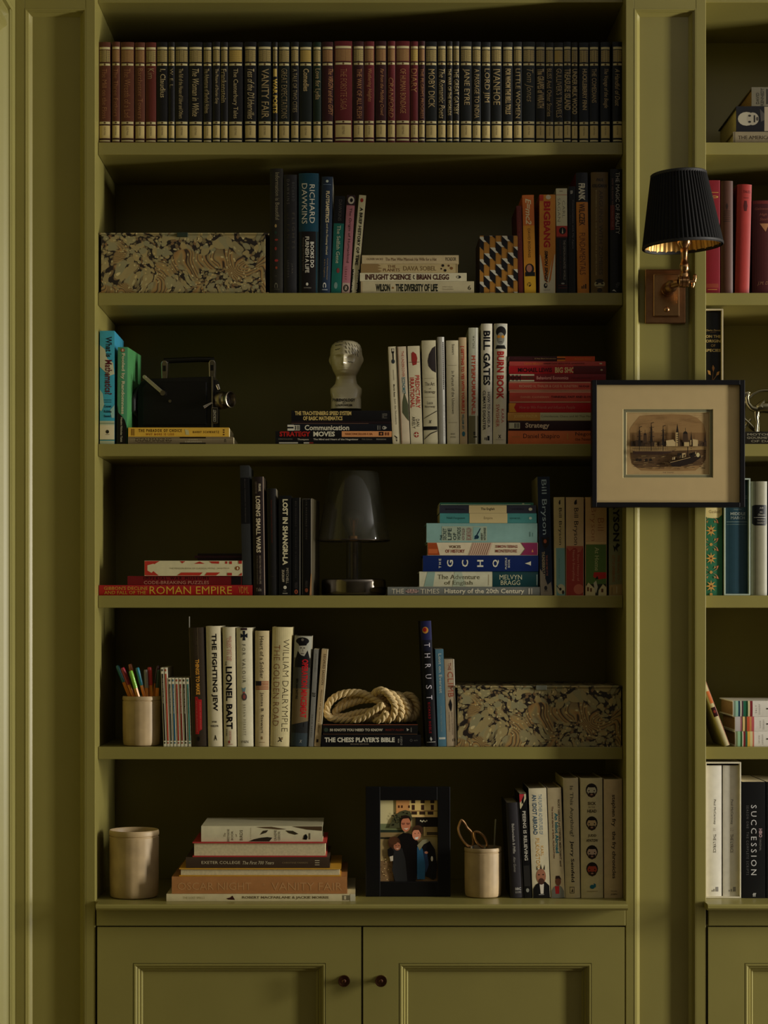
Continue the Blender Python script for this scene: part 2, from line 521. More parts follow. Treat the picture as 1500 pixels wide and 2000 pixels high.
def book(shelf, box, col, art=(), lean=0.0, y=0.046, depth=0.135, kind='soft', axis='v', bulge=None,
         label='', group=None, yaw=0.0, side=None, base=None, pages='page', fore=False, cat='book', rough=0.42, name='book', grp=None):
    """box = (x0, x1, ytop, ybot) in photo pixels; art in photo pixels along the spine, 0..1 across it"""
    x0, x1, yt, yb = box
    k = kpx(y)
    W = (x1 - x0) * k
    if base is None:
        zb = SHELF_Z[shelf] + 0.0002
    else:
        zb = base
    zt = Z(yt, y)
    if base is not None and axis == 'h':
        H = (yb - yt) * k
    else:
        H = zt - zb
    if axis == 'h' and base is None:
        H = zt - zb
    T = W if axis == 'v' else H
    L = H if axis == 'v' else W
    if bulge is None:
        bulge = min(0.0035, T * 0.10) if kind == 'hard' else min(0.0007, T * 0.02)
    a = -math.radians(lean)           # lean > 0: the top goes to the viewer's right
    xc = X((x0 + x1) / 2, y)
    piv = xc
    dx = 0.0
    t = thing(name, label, cat, (xc, y, zb), (0, 0, math.radians(yaw)), group)
    if lean:
        ang = math.radians(lean)
        off = (W / 2) * (1 if lean > 0 else -1)
        # stand on the lower corner
        R = Matrix.Rotation(ang, 4, 'Y')
        cor = R @ Vector((off, 0, 0))
        t.rotation_euler = (0, ang, math.radians(yaw))
        t.location = (xc + (off - cor.x), y, zb - cor.z)
    th = 0.0022 if kind == 'hard' else 0.0006
    if kind == 'soft' and T < 0.006: th = 0.0004
    over = 0.003 if kind == 'hard' else 0.0
    NB = 10
    def P(tt, yy, ll):              # thickness, depth, length -> local
        return (tt, yy, ll) if axis == 'v' else (ll - L / 2, yy, tt + T / 2)
    h2 = T / 2
    outer = [(-h2, depth)] + [(-h2 + T * i / NB, bulge * ((2 * i / NB - 1) ** 2)) for i in range(NB + 1)] + [(h2, depth)]
    inner = [(-h2 + th, depth)] + [(-(h2 - th) + 2 * (h2 - th) * i / NB, th + bulge * ((2 * i / NB - 1) ** 2)) for i in range(NB + 1)] + [(h2 - th, depth)]
    if fore:
        outer = [(p, depth - q) for p, q in outer]
        inner = [(p, depth - q) for p, q in inner]
    n = len(outer)
    vs, fs, mi = [], [], []
    for pts in (outer, inner):
        for ll in (0, L):
            vs += [P(p, q, ll) for p, q in pts]
    # index: outer0 [0..n), outerL [n..2n), inner0 [2n..3n), innerL [3n..4n)
    smats = [mat(tone(col), rough, spec=0.35)]
    if side is not None: smats.append(mat(tone(side), rough, spec=0.35))
    for i in range(n - 1):
        m = 1 if (side is not None and (i == 0 or i == n - 2)) else 0
        fs.append((i, i + 1, n + i + 1, n + i)); mi.append(m)
        fs.append((2 * n + i, 3 * n + i, 3 * n + i + 1, 2 * n + i + 1)); mi.append(0)
        fs.append((i, 2 * n + i, 2 * n + i + 1, i + 1)); mi.append(0)
        fs.append((n + i, n + i + 1, 3 * n + i + 1, 3 * n + i)); mi.append(0)
    for e in (0, n - 1):
        fs.append((e, n + e, 3 * n + e, 2 * n + e)); mi.append(0)
    build('cover', vs, fs, smats, t, mi)
    # page block
    pb = []
    g0 = th + 0.0002
    yd0, yd1 = (bulge + th, depth - over - 0.0003)
    if fore: yd0, yd1 = over + 0.0003, depth - bulge - th
    for ll in (over, L - over):
        for q in (yd0, yd1):
            for p in (-(h2 - g0), h2 - g0):
                pb.append(P(p, q, ll))
    build('page_block', pb, [(0, 1, 3, 2), (4, 6, 7, 5), (0, 4, 5, 1), (2, 3, 7, 6), (0, 2, 6, 4), (1, 5, 7, 3)], PW[pages], t)
    # print on the spine
    if axis == 'v':
        cv = (lambda x, z: bulge * min(1.0, (2 * x / T) ** 2))
        pr = Print(cv, 0, [-h2 + T * i / NB for i in range(1, NB)] if bulge > 0.0003 else ())
        def ax_(u): return (u - 0.5) * W
        def az_(v): return H * (yb - v) / (yb - yt)
    else:
        cv = (lambda x, z: bulge * min(1.0, (2 * (z - T / 2) / T) ** 2))
        pr = Print(cv, 1, [T * i / NB for i in range(1, NB)] if bulge > 0.0003 else ())
        def ax_(u): return (u - (x0 + x1) / 2) * k
        def az_(v): return (1 - v) * H
    for it in art:
        if it[0] == 'R':
            _, a0, b0, a1, b1, c = it[:6]
            pr.rect(ax_(a0), az_(b0), ax_(a1), az_(b1), ink(c, rough))
        elif it[0] == 'T':
            _, s, a0, b0, a1, b1, c = it[:7]
            st = it[7] if len(it) > 7 else ''
            ro = it[8] if len(it) > 8 else ('d' if axis == 'v' else 'h')
            gold = 'g' in st
            pr.text(s, ax_(a0), az_(b0), ax_(a1), az_(b1), ink(c, 0.35, 0.6 if gold else 0.0), st.replace('g', ''), ro)
        elif it[0] == 'E':      # ellipse centre a,b radii ra (px), rb (px)
            _, a0, b0, ra, rb, c = it[:6]
            cx, cz = ax_(a0), az_(b0)
            pr.poly([(cx + ra * k * math.cos(q * PI / 8), cz + rb * k * math.sin(q * PI / 8)) for q in range(16)], ink(c, rough))
        elif it[0] == 'P':
            pr.poly([(ax_(p), az_(q)) for p, q in it[1]], ink(it[2], rough))
        elif it[0] == 'M':
            _, a0, b0, a1, b1, m = it[:6]
            pr.rect(ax_(a0), az_(b0), ax_(a1), az_(b1), m)
    if fore:
        pass
    else:
        pr.obj('spine_print', t)
    TOPS[label] = zb + H
    return t
TOPS = {}

# ------------------------------------------------------------------ what stands on the shelves
def T(*a): return ('T',) + a
def R(*a): return ('R',) + a
def E(*a): return ('E',) + a
def P(pts, c): return ('P', pts, c)
CREAM = (222, 210, 172); WHITE = (226, 218, 192); BLK = (14, 12, 11); GOLD = (214, 180, 96)

# --- top shelf: the gilt-banded classics
def gilt_pattern(name, c1, c2, scale, kind):
    m = bpy.data.materials.new(name)
    m.use_nodes = True
    nt = m.node_tree
    b = nt.nodes['Principled BSDF']
    b.inputs['Roughness'].default_value = 0.45
    tc = nt.nodes.new('ShaderNodeTexCoord')
    mp = nt.nodes.new('ShaderNodeMapping')
    nt.links.new(tc.outputs['Object'], mp.inputs['Vector'])
    mx = nt.nodes.new('ShaderNodeMix'); mx.data_type = 'RGBA'
    if kind == 'brick':
        t = nt.nodes.new('ShaderNodeTexBrick')
        mp.inputs['Rotation'].default_value = (PI / 2, 0, 0)
        t.inputs['Scale'].default_value = scale
        t.inputs['Mortar Size'].default_value = 0.035
        nt.links.new(mp.outputs['Vector'], t.inputs['Vector'])
        t.inputs['Color1'].default_value = (1, 1, 1, 1); t.inputs['Color2'].default_value = (1, 1, 1, 1); t.inputs['Mortar'].default_value = (0, 0, 0, 1)
        nt.links.new(t.outputs['Color'], mx.inputs[0])
    else:
        t = nt.nodes.new('ShaderNodeTexChecker')
        mp.inputs['Rotation'].default_value = (0, PI / 4, 0)
        t.inputs['Scale'].default_value = scale
        mp.inputs['Scale'].default_value = (1, 0.001, 1)
        nt.links.new(mp.outputs['Vector'], t.inputs['Vector'])
        nt.links.new(t.outputs['Fac'], mx.inputs[0])
    mx.inputs[6].default_value = [srgb(x / 255) for x in c1] + [1]
    mx.inputs[7].default_value = [srgb(x / 255) for x in c2] + [1]
    nt.links.new(mx.outputs[2], b.inputs['Base Color'])
    return m
PAT_D = gilt_pattern('gilt_check_dark', (40, 32, 20), (196, 172, 104), 700, 'check')
PAT_R = gilt_pattern('gilt_check_red', (104, 60, 36), (168, 132, 76), 820, 'check')
PAT_B = gilt_pattern('gilt_basket', (50, 38, 18), (204, 172, 84), 190, 'brick')
c_br = (110, 64, 42); c_bk = (24, 19, 18); c_gn = (24, 36, 26); c_rd = (112, 32, 36); c_dr = (72, 16, 20); c_gb = (26, 30, 28); c_nv = (18, 32, 44)
CL = [
 (193, 216, c_br, 'The Mill on the Floss', 'sl', .35, .62, 228, 'D', 'brown-red classic titled The Mill on the Floss, first on the top shelf'),
 (218.5, 234, c_br, 'The Three Fathers', 'sl', .3, .7, 224, 'R', 'slim brown-red gilt-banded classic, second on the top shelf'),
 (235.5, 262, c_br, 'The Wreath of a Lad', 'sl', .32, .66, 226, 'R', 'broad brown gilt-banded classic, third on the top shelf'),
 (263.5, 283, c_br, 'Barchester Towers', 'sl', .35, .7, 228, 'R', 'brown classic titled Barchester Towers on the top shelf'),
 (284.3, 305, (112, 50, 36), 'Kim', 'l', .25, .75, 152, 'R', 'brown-red classic with a very short title, beside the first black one'),
 (306, 327.5, c_bk, 'I, Claudius', 's', .3, .75, 188, 'D', 'black gilt-banded classic right after the brown-red ones'),
 (328.6, 341, c_bk, 'W. E. L.', 'l', .3, .7, 170, 'D', 'very slim black classic between two broad black ones near the brown-red group'),
 (342, 367.4, c_bk, 'The Fall of the House of Usher and Others', '', .34, .56, 228, 'D', 'black classic with a small long title, directly before The Woman in White'),
 (368.5, 395.5, c_bk, 'The Woman in White', 'i', .3, .68, 224, 'R', 'broad black classic with an italic title, The Woman in White'),
 (397, 413.3, c_bk, 'The Adventures of Sherlock Holmes', '', .2, .65, 218, 'D', 'slim black classic following The Woman in White'),
 (415, 430, c_bk, 'The Picture of Dorian Gray', '', .3, .72, 200, 'D', 'slim black classic with a short faint title just before the blackletter one'),
 (431, 445, c_bk, 'Frankenstein', 's', .12, .72, 198, 'R', 'slim black classic with a blackletter title in gold'),
 (446, 474, c_bk, 'The Canterbury Tales', 's', .32, .62, 228, 'B', 'broad black classic with a basket-weave gilt band, The Canterbury Tales'),
 (477.5, 500.5, c_bk, "Tess of the D'Urbervilles", 'i', .3, .8, 229, 'D', 'black classic with an italic title, just before Vanity Fair'),
 (504, 530, (24, 34, 30), 'VANITY FAIR', 's', .32, .76, 228, 'D', 'dark green-black classic titled Vanity Fair'),
 (532.5, 542, c_bk, 'WAR POETS', 'B', .1, .9, 218, 'D', 'very slim black classic titled War Poets in fat gold capitals'),
 (544, 565.5, c_gn, 'GREAT EXPECTATIONS', 'sl', .32, .72, 228, 'D', 'dark green classic titled Great Expectations'),
 (568, 583.5, c_bk, 'A TALE OF TWO CITIES', 'sl', .3, .72, 216, 'R', 'slim black classic just after Great Expectations'),
 (585, 609, c_gn, 'Comedies', 'b', .35, .72, 176, 'B', 'dark classic titled Comedies under a gold basket-weave band'),
 (611.5, 627, (22, 52, 24), 'Love for Lydia', 's', .15, .85, 192, 'D', 'slim bright green gilt-banded classic on the top shelf'),
 (629, 650.5, c_dr, 'The VIRGIN and the GIPSY', 'i', .62, .95, 222, 'R', 'dark red classic with its title set to one side, first of the red group'),
 (653, 688, c_rd, 'THE FORSYTE SAGA', 'sl', .4, .64, 212, 'R', 'broadest red classic of the top shelf'),
 (690, 710.5, c_dr, 'THE WAY OF ALL FLESH', 's', .4, .75, 228, 'D', 'dark red classic titled The Way of All Flesh'),
 (711.3, 731, c_rd, 'Wuthering Heights', 'i', .3, .7, 196, 'R', 'red classic with a short italic title, after The Way of All Flesh'),
 (733.5, 754.5, c_dr, 'Far from the Madding Crowd', 'i', .4, .72, 222, 'R', 'dark red classic titled Far from the Madding Crowd'),
 (757, 772, c_rd, 'CRANFORD', 'si', .2, .7, 226, 'R', 'slim red classic titled Cranford'),
 (773, 800.7, c_rd, 'OF HUMAN BONDAGE', 's', .36, .66, 218, 'R', 'broad bright red classic titled Of Human Bondage'),
 (801.6, 817, c_rd, 'DIARY', 's', .15, .75, 178, 'B', 'slim red classic titled Diary with a basket-weave band'),
 (818, 830, c_dr, "THE PILGRIM'S PROGRESS", '', .3, .75, 228, 'R', 'slim red classic, last of the red group on the top shelf'),
 (831.2, 853.5, c_gb, 'MOBY DICK', 's', .3, .75, 208, 'D', 'black classic directly after the red group on the top shelf'),
 (855, 871, c_bk, 'The Romantic Poets', 'i', .2, .8, 228, 'D', 'slim black classic with an italic red-tinted title after the red group'),
 (873, 884, c_bk, 'THE WAR OF THE WORLDS', 'b', .2, .7, 222, 'D', 'very slim black classic titled The War of the Worlds'),
 (885.2, 897, c_bk, 'THE GREAT GATSBY', '', .15, .85, 220, 'D', 'very slim black classic just after The War of the Worlds'),
 (899, 921.7, c_gb, 'JANE EYRE', 's', .25, .75, 202, 'D', 'broad black classic with the wide faint title, standing directly before A Passage to India'),
 (922.5, 939.3, c_gb, 'A PASSAGE TO INDIA', 's', .3, .75, 228, 'D', 'slim black-green classic titled A Passage to India'),
 (941, 958, c_gb, 'LORD JIM', 's', .2, .85, 198, 'D', 'black-green classic with a short gold title directly after A Passage to India'),
 (959.4, 980, c_gb, 'IVANHOE', 's', .25, .8, 202, 'D', 'black-green classic just before For Whom the Bell Tolls'),
 (982, 1001.5, c_gb, 'FOR WHOM THE BELL TOLLS', 'B', .3, .75, 220, 'R', 'black-green classic titled For Whom the Bell Tolls in tall gold capitals'),
 (1003, 1019.5, c_gb, 'LITTLE WOMEN', 's', .3, .75, 228, 'D', 'slim black-green classic titled Little Women'),
 (1021, 1045, (34, 42, 38), 'Tom Jones', 'il', .2, .8, 196, 'R', 'broad grey-green classic with a faint italic title after Little Women'),
 (1046.7, 1064.5, c_gb, 'The GRAPES of WRATH', 'B', .2, .85, 208, 'D', 'dark classic titled The Grapes of Wrath'),
 (1066, 1081.3, c_gb, 'BLISS And Other Stories', 's', .2, .7, 224, 'D', 'slim dark classic titled Bliss and Other Stories'),
 (1082.2, 1100, c_gb, "GULLIVER'S TRAVELS", 's', .3, .8, 226, 'B', 'dark classic with a basket-weave band between Bliss and Treasure Island'),
 (1101.2, 1115.3, (20, 34, 40), 'TREASURE ISLAND', 'sb', .15, .9, 212, 'D', 'slim blue-black classic titled Treasure Island'),
 (1116.5, 1128.5, c_gb, 'UNDER MILK WOOD', 'sb', .15, .85, 220, 'D', 'very slim dark classic just after Treasure Island'),
 (1131, 1150, c_nv, 'HUCKLEBERRY FINN', 'sb', .4, .75, 212, 'D', 'navy classic, fourth from the end of the top shelf'),
 (1151.6, 1169.3, c_nv, 'THE COMEDIANS', 's', .3, .7, 198, 'D', 'navy classic titled The Comedians'),
 (1173, 1192, c_nv, 'The Voyage of the Beagle', 'i', .3, .75, 208, 'D', 'navy classic with an italic title, last but one on the top shelf'),
 (1196.5, 1215.5, (20, 26, 34), 'A Handful of Dust', 'i', .3, .7, 204, 'R', 'dim navy classic at the very end of the top shelf'),
]
tan_b = (206, 192, 142); tan_l = (206, 182, 120); tlet = (176, 154, 108)
rng = random.Random(4)
for i, (x0, x1, c, s, st, ua, ub, yb_, pat, lab) in enumerate(CL):
    dy = rng.choice((0, 0, -0.5, 0.5)) + (-1.5 if 640 < x0 < 900 else 0)
    top = 82 + dy
    g = 0.5 / (x1 - x0) * 2
    if pat == 'R' and c not in (c_br, c_rd, c_dr): pat = 'D'
    pm = {'D': PAT_D, 'R': PAT_R, 'B': PAT_B}[pat]
    a, b = 0.06, 0.94
    art = [R(a, top + 9.5, b, top + 14, tan_b), ('M', a, top + 15.5, b, top + 38, pm), R(a, top + 39.5, b, top + 40.5, (30, 20, 10)), R(a, top + 41, b, top + 45, tan_b), E(.5, top + 43, 2.0, 2.0, (120, 90, 40)),
           R(a, top + 152, b, top + 156.5, tan_b), E(.5, top + 154.2, 2.2, 1.8, (110, 84, 40)), R(a, top + 157.5, b, top + 158.6, (20, 12, 8)), R(a, top + 159.5, b, top + 183.5, tan_l),
           T('EVERYMAN', .42, top + 162, .58, top + 178, (90, 66, 34), '', 'd'), R(a, top + 184.8, b, top + 186, (20, 12, 8)), R(a, top + 187, b, top + 190, tan_b)]
    ua, ub = ua - .05, ub + .05
    tc_ = tlet if c != c_bk else (190, 170, 126)
    if c in (c_br, c_rd, c_dr): tc_ = (176, 126, 84)
    if s == 'WAR POETS':
        tc_ = (214, 178, 82); art.append(R(.15, 133, .85, 148, (200, 170, 90)))
        art.append(T(s, ua, 152, ub, yb_, tc_, st))
    elif s == 'CRANFORD':
        art.append(T(s, ua, 150, ub, yb_, tc_, st))
    else:
        art.append(T(s, ua, 133, ub, yb_, tc_, st))
    book(0, (x0, x1, top, 276), c, art, y=0.052, kind='hard', depth=0.125, label=lab, group='gilt-banded classics on the top shelf', bulge=0.0022, rough=0.5, name='hardback_book')

def tilt(dx, h): return math.degrees(math.atan2(dx, h))

# --- second shelf
book(1, (527, 552.5, 329, 571), (52, 48, 36), [T('Information is Beautiful', .42, 337, .72, 428, (150, 140, 112), ''), E(.45, 440, 2.2, 3.4, (168, 142, 88)), E(.45, 453, 2.5, 3, (44, 74, 58)), E(.5, 467, 3.4, 2, (150, 60, 44)), E(.45, 484, 2.2, 3.4, (146, 60, 44)), E(.5, 507, 3.6, 2.5, (160, 52, 48)), E(.5, 521, 2.2, 2.6, (150, 74, 40)), E(.45, 537, 3, 1.8, (70, 66, 54)), T('C', .35, 550, .6, 560, (120, 116, 96), 'b'), R(.3, 562, .75, 563.5, (80, 76, 60))], kind='hard', depth=0.19, y=0.05, label='tall dark olive-grey hardback titled Information is Beautiful', name='hardback_book')
book(1, (554.5, 580, 341, 571), (50, 49, 50), [T('FLIGHTS', .62, 415, .82, 484, (108, 100, 82), 'wl'), T('of FANCY', .22, 415, .42, 486, (96, 84, 62), 'wl'), T('RICHARD', .6, 356, .8, 392, (96, 94, 92), 'w'), T('DAWKINS', .22, 350, .42, 398, (116, 112, 106), 'w'), T('JANA', .55, 513, .7, 532, (110, 106, 96), 'w'), T('LENZOVA', .25, 507, .4, 540, (110, 106, 96), 'w')], kind='hard', y=0.05, depth=0.16, label='slate grey hardback titled Flights of Fancy', name='hardback_book')
book(1, (583.5, 622.5, 338, 571), (20, 84, 104), [R(.12, 451, .86, 571, (32, 26, 24)), R(.0, 451, .10, 571, (30, 44, 46)), R(.90, 451, 1, 571, (30, 60, 60)), T('RICHARD', .54, 360, .80, 435, (232, 226, 204), ''), T('DAWKINS', .15, 358, .42, 436, (232, 226, 204), ''), T('BOOKS DO', .58, 471, .76, 521, (232, 226, 206), 'b'), T('FURNISH A LIFE', .32, 461, .52, 531, (226, 220, 200), 'b'), T('Reading and Writing Science', .18, 463, .27, 527, (140, 132, 116), ''), E(.42, 553, 2.4, 3, (220, 214, 196)), T('TRANSWORLD', .25, 559, .62, 561, (180, 174, 160), '', 'h')], kind='hard', y=0.048, depth=0.16, label='thick teal hardback with large white capitals over a brown panel', name='hardback_book')
book(1, (623, 645, 345, 571), (46, 66, 90), [T('FLOTSAMETRICS', .42, 373, .74, 434, (226, 208, 160), 'B'), T('and the Floating World', .46, 436, .68, 496, (196, 184, 146), 'b'), T('Curtis Ebbesmeyer', .62, 503, .74, 545, (186, 156, 100), ''), T('& Eric Scigliano', .36, 505, .5, 540, (176, 146, 90), ''), E(.5, 354, 2.6, 2.6, (206, 220, 200)), R(.15, 360, .85, 361, (120, 140, 160)), T('C', .32, 550, .62, 560, (216, 214, 200), 'B'), R(.25, 563, .75, 565, (150, 156, 160))], lean=tilt(5.3, 226), kind='hard', y=0.048, depth=0.155, side=(196, 190, 170), label='navy blue hardback leaning with a pale jacket edge, beside the thick teal one', name='hardback_book')
book(1, (646.2, 666, 383, 571), (32, 116, 104), [R(0, 383, 1, 436, (12, 14, 20)), T('DAWKINS', .4, 390, .72, 431, (96, 92, 86), 's'), T('The Selfish Gene', .35, 440, .7, 513, (198, 200, 168), 's'), E(.45, 556, 3.4, 6.5, (120, 150, 140)), E(.62, 527, 3, 5, (140, 70, 66))], lean=tilt(8, 188), y=0.049, depth=0.125, label='teal green paperback titled The Selfish Gene', name='paperback_book')
book(1, (667, 683, 381, 571), (182, 120, 128), [R(0, 381, 1, 401, (66, 40, 46)), E(.52, 391, 6.3, 7.5, (196, 186, 166)), E(.55, 391, 3, 4, (30, 20, 20)), T('The Origin of Humankind', .32, 406, .7, 512, (56, 30, 34), ''), T('LEAKEY', .3, 520, .52, 545, (140, 60, 72), 'w'), R(.05, 551, .95, 570, (190, 166, 150)), E(.5, 561, 5.5, 7, (30, 24, 22)), T('S', .35, 556, .65, 566, (190, 170, 150), 'B')], lean=tilt(11, 190), y=0.049, depth=0.125, label='pink paperback titled The Origin of Humankind', name='paperback_book')
book(1, (684.3, 698, 381, 571), (206, 196, 154), [R(0, 525, 1, 570, (18, 14, 12)), T('A BRIEF HISTORY OF TIME', .3, 405, .74, 517, (14, 12, 10), 'B'), E(.45, 391, 3, 4, (176, 54, 34)), T('STEPHEN', .56, 527, .92, 568, (212, 204, 170), 'B'), T('HAWKING', .12, 527, .46, 566, (212, 204, 170), 'B')], lean=tilt(17, 190), y=0.049, depth=0.125, side=(60, 22, 18), label='cream paperback titled A Brief History of Time, leaning at the end of its row', name='paperback_book')
def stack(shelf, items, y=0.046, base=None):
    """items from the bottom up"""
    z = SHELF_Z[shelf] + 0.0002 if base is None else base
    for it in items:
        it = dict(it)
        box = it.pop('box')
        yy = it.get('y', y)
        it['y'] = yy
        it['base'] = z
        it['axis'] = 'h'
        col = it.pop('col'); art = it.pop('art', [])
        nm = 'hardback_book' if it.get('kind') == 'hard' else 'paperback_book'
        book(shelf, box, col, art, name=nm, **it)
        z += (box[3] - box[2]) * kpx(yy) + 0.0003
    return z
br = (110, 78, 48)
stack(1, [
 dict(box=(704.5, 926, 547.6, 571), col=(196, 184, 144), art=[T('WILSON', 734, .22, 762, .85, (40, 46, 36), 'B'), E(767.5, .55, 2, 2, (150, 110, 50)), T('THE DIVERSITY OF LIFE', 773, .22, 855, .85, (44, 50, 38), 'B'), T('EDWARD O WILSON', 864, .42, 884, .52, (150, 136, 104)), T('PENGUIN PRESS', 864, .62, 886, .72, (150, 136, 104)), T('6', 914, .35, 920, .72, (70, 64, 46), ''), R(704.5, .0, 708, 1, (180, 160, 120))], label='thickest cream paperback at the bottom of the four-book stack beside the patterned box'),
 dict(box=(703, 911.5, 531, 547), col=(214, 204, 166), art=[T('INFLIGHT SCIENCE', 713.5, .16, 803, .84, (92, 48, 38), 'B'), T('BRIAN CLEGG', 814, .16, 877, .84, (92, 48, 38), 'B'), P([(808, .2), (810, .35), (807.5, .5), (810.5, .75), (809, .8), (806.5, .55)], (30, 20, 16)), E(896, .5, 4.6, 2.8, (24, 18, 14)), E(894, .5, 1.8, 1.6, (214, 204, 166))], label='cream paperback titled Inflight Science, second from the bottom of its stack'),
 dict(box=(705, 894, 512.8, 530.4), col=(198, 176, 126), art=[P([(705, 0.02), (738, .02), (744, .22), (737, .35), (747, .5), (737, .62), (746, .8), (740, .98), (705, .98)], (158, 130, 84)), T('THE', 757, .14, 773, .44, (130, 84, 46), 's'), T('PLANETS', 748, .52, 781, .86, (130, 84, 46), 's'), T('DAVA SOBEL', 788, .26, 852, .76, (140, 116, 74), 's'), E(865, .2, 2.7, 2.6, (40, 28, 20)), E(862, .56, 1.5, 1.6, (70, 40, 26)), E(869.5, .74, 2.6, 2.6, (46, 30, 24)), E(876.5, .22, 2, 2, (110, 66, 38)), E(882, .5, 2.8, 2.8, (140, 100, 54)), R(891.5, 0, 892.3, 1, (120, 92, 52))], label='tan paperback titled The Planets with small dark discs'),
 dict(box=(707, 896, 496, 512.4), col=(206, 184, 140), art=[T('OLIVER SACKS', 716, .34, 748, .58, (112, 74, 44), 's'), T('The Man Who Mistook His Wife for a Hat', 753, .3, 853, .66, (120, 84, 52), 's'), T('PICADOR', 870, .26, 891, .66, (60, 44, 34), 's')], label='beige paperback on top of the four-book stack beside the patterned box'),
])
book(1, (1013, 1023, 402, 571), (116, 46, 36), [T('Fantastic Voyage', .3, 412, .6, 450, (150, 84, 60)), T('JIM AL-KHALILI', .3, 455, .6, 505, (140, 80, 60))], lean=tilt(-4.5, 169), side=(92, 26, 26), y=0.049, depth=0.125, label='slim rust-red paperback standing against the patterned box', name='paperback_book')
book(1, (1024.6, 1047, 381, 571), (222, 150, 48), [R(0, 381, 1, 440, (214, 118, 52)), T('E=mc2', .25, 388, .75, 438, (226, 206, 160), 'bi'), T('DAVID BODANIS', .4, 446, .62, 502, (90, 60, 26), ''), E(.5, 524, 8.6, 10.5, (40, 30, 26)), E(.46, 523, 5.4, 7.5, (176, 120, 96)), R(.1, 530, .95, 538, (34, 38, 34)), R(0, 538.2, 1, 571, (224, 172, 44)), E(.42, 554, 4, 4.4, (60, 40, 16)), T('P', .3, 551, .56, 558, (220, 170, 50), 'B', 'h')], lean=tilt(-4.5, 190), y=0.048, depth=0.125, side=(196, 96, 36), label='yellow-orange paperback with a small portrait near its foot', name='paperback_book')
book(1, (1053.7, 1085, 380, 571), (222, 144, 54), [P([(0.02, 495), (.25, 510), (.5, 545), (.8, 505), (.98, 494), (.98, 571), (.02, 571)], (214, 206, 176)), P([(.06, 495), (.3, 545), (.5, 552), (.25, 505)], (210, 126, 54)), P([(.94, 495), (.7, 545), (.56, 552), (.8, 505)], (216, 130, 50)), R(.0, 380.5, .25, 392, (204, 72, 50)), E(.55, 385, 5, 4.5, (222, 210, 180)), T('BIG', .26, 393, .68, 429, (196, 36, 40), 'B'), T('BANG', .26, 431, .68, 482, (196, 36, 40), 'B'), T('SIMON SINGH', .32, 488, .52, 549, (26, 20, 18), 'Bi'), E(.38, 556, 3.6, 5, (24, 18, 16)), E(.4, 555, 1.4, 2.2, (214, 206, 176)), T('FOURTH ESTATE', .25, 563.5, .66, 565.5, (120, 100, 70), '', 'h')], y=0.048, depth=0.13, side=(190, 110, 60), label='orange paperback titled Big Bang in red letters', name='paperback_book')
book(1, (1087.5, 1109, 368, 571), (18, 16, 17), [R(0, 368, 1, 440.5, (212, 204, 168)), R(0, 380, 1, 381, (196, 110, 80)), T('CARL', .56, 392, .8, 425, (70, 62, 50), 'l'), T('SAGAN', .12, 387, .38, 432, (70, 62, 50), 'l'), R(.3, 373, .6, 374, (100, 90, 70)), R(0, 440.5, 1, 461, (186, 62, 44)), E(.56, 450, 7, 7, (20, 16, 16)), P([(.5, 455), (.56, 444), (.62, 455)], (214, 206, 170)), R(0, 461, 1, 463.5, (110, 30, 26)), T('THE DEMON-HAUNTED WORLD', .62, 468, .82, 545, (150, 142, 130), 's'), T('SCIENCE AS A CANDLE', .28, 468, .4, 543, (96, 36, 34), ''), E(.56, 552, 3.4, 1.6, (150, 150, 140)), R(.15, 555, .95, 556, (120, 50, 44)), R(.15, 560, .95, 561, (120, 50, 44))], lean=tilt(-1.5, 200), y=0.048, depth=0.13, side=(150, 140, 110), label='paperback with white top, red block and black lower half', name='paperback_book')
book(1, (1110.5, 1124, 364, 571), (16, 15, 17), [T('B', .25, 372, .6, 379, (170, 166, 156), 'B'), T('Conversations with My Agent', .5, 390, .75, 485, (120, 118, 116), 's'), T('Rob Long', .1, 420, .3, 470, (66, 66, 68), '')], y=0.049, depth=0.13, side=(120, 110, 84), label='slim black paperback between the white-topped one and the navy and orange one', name='paperback_book')
book(1, (1128, 1151, 337, 571), (206, 132, 48), [R(0, 337, 1, 394, (34, 38, 48)), T('FRANK', .22, 358, .76, 391, (220, 212, 186), 'B'), T('WILCZEK', .22, 397, .72, 440, (70, 42, 20), 'b'), T('FUNDAMENTALS', .22, 454, .72, 535, (112, 62, 24), ''), R(.35, 557, .44, 562, BLK), R(.5, 555, .59, 562, BLK), R(.65, 553, .76, 562, BLK)], lean=tilt(-3.3, 234), y=0.048, depth=0.15, kind='hard', side=(110, 30, 30), label='orange hardback with a navy top, titled Fundamentals', name='hardback_book')
book(1, (1154.5, 1188, 336, 571), (112, 90, 44), [T('PAUL', .3, 348, .72, 354, (40, 28, 14), 'Bi', 'h'), T('KRUGMAN', .06, 359, .94, 366, (40, 28, 14), 'Bi', 'h'), T('ARGUING WITH ZOMBIES', .46, 372, .68, 535, (70, 54, 26), ''), T('ECONOMICS, POLITICS, AND THE FIGHT FOR A BETTER FUTURE', .24, 371, .34, 536, (150, 134, 90), 'b'), E(.5, 553, 10.5, 7, (170, 158, 118)), E(.5, 547, 8, 4, (54, 44, 28)), E(.35, 552, 2.6, 1.8, (50, 40, 26)), E(.65, 552, 2.6, 1.8, (50, 40, 26)), R(.28, 556.5, .72, 558, (50, 40, 26)), E(.5, 565, 5, 4, (60, 50, 36))], kind='hard', y=0.048, depth=0.155, label='brown hardback titled Arguing with Zombies', name='hardback_book')
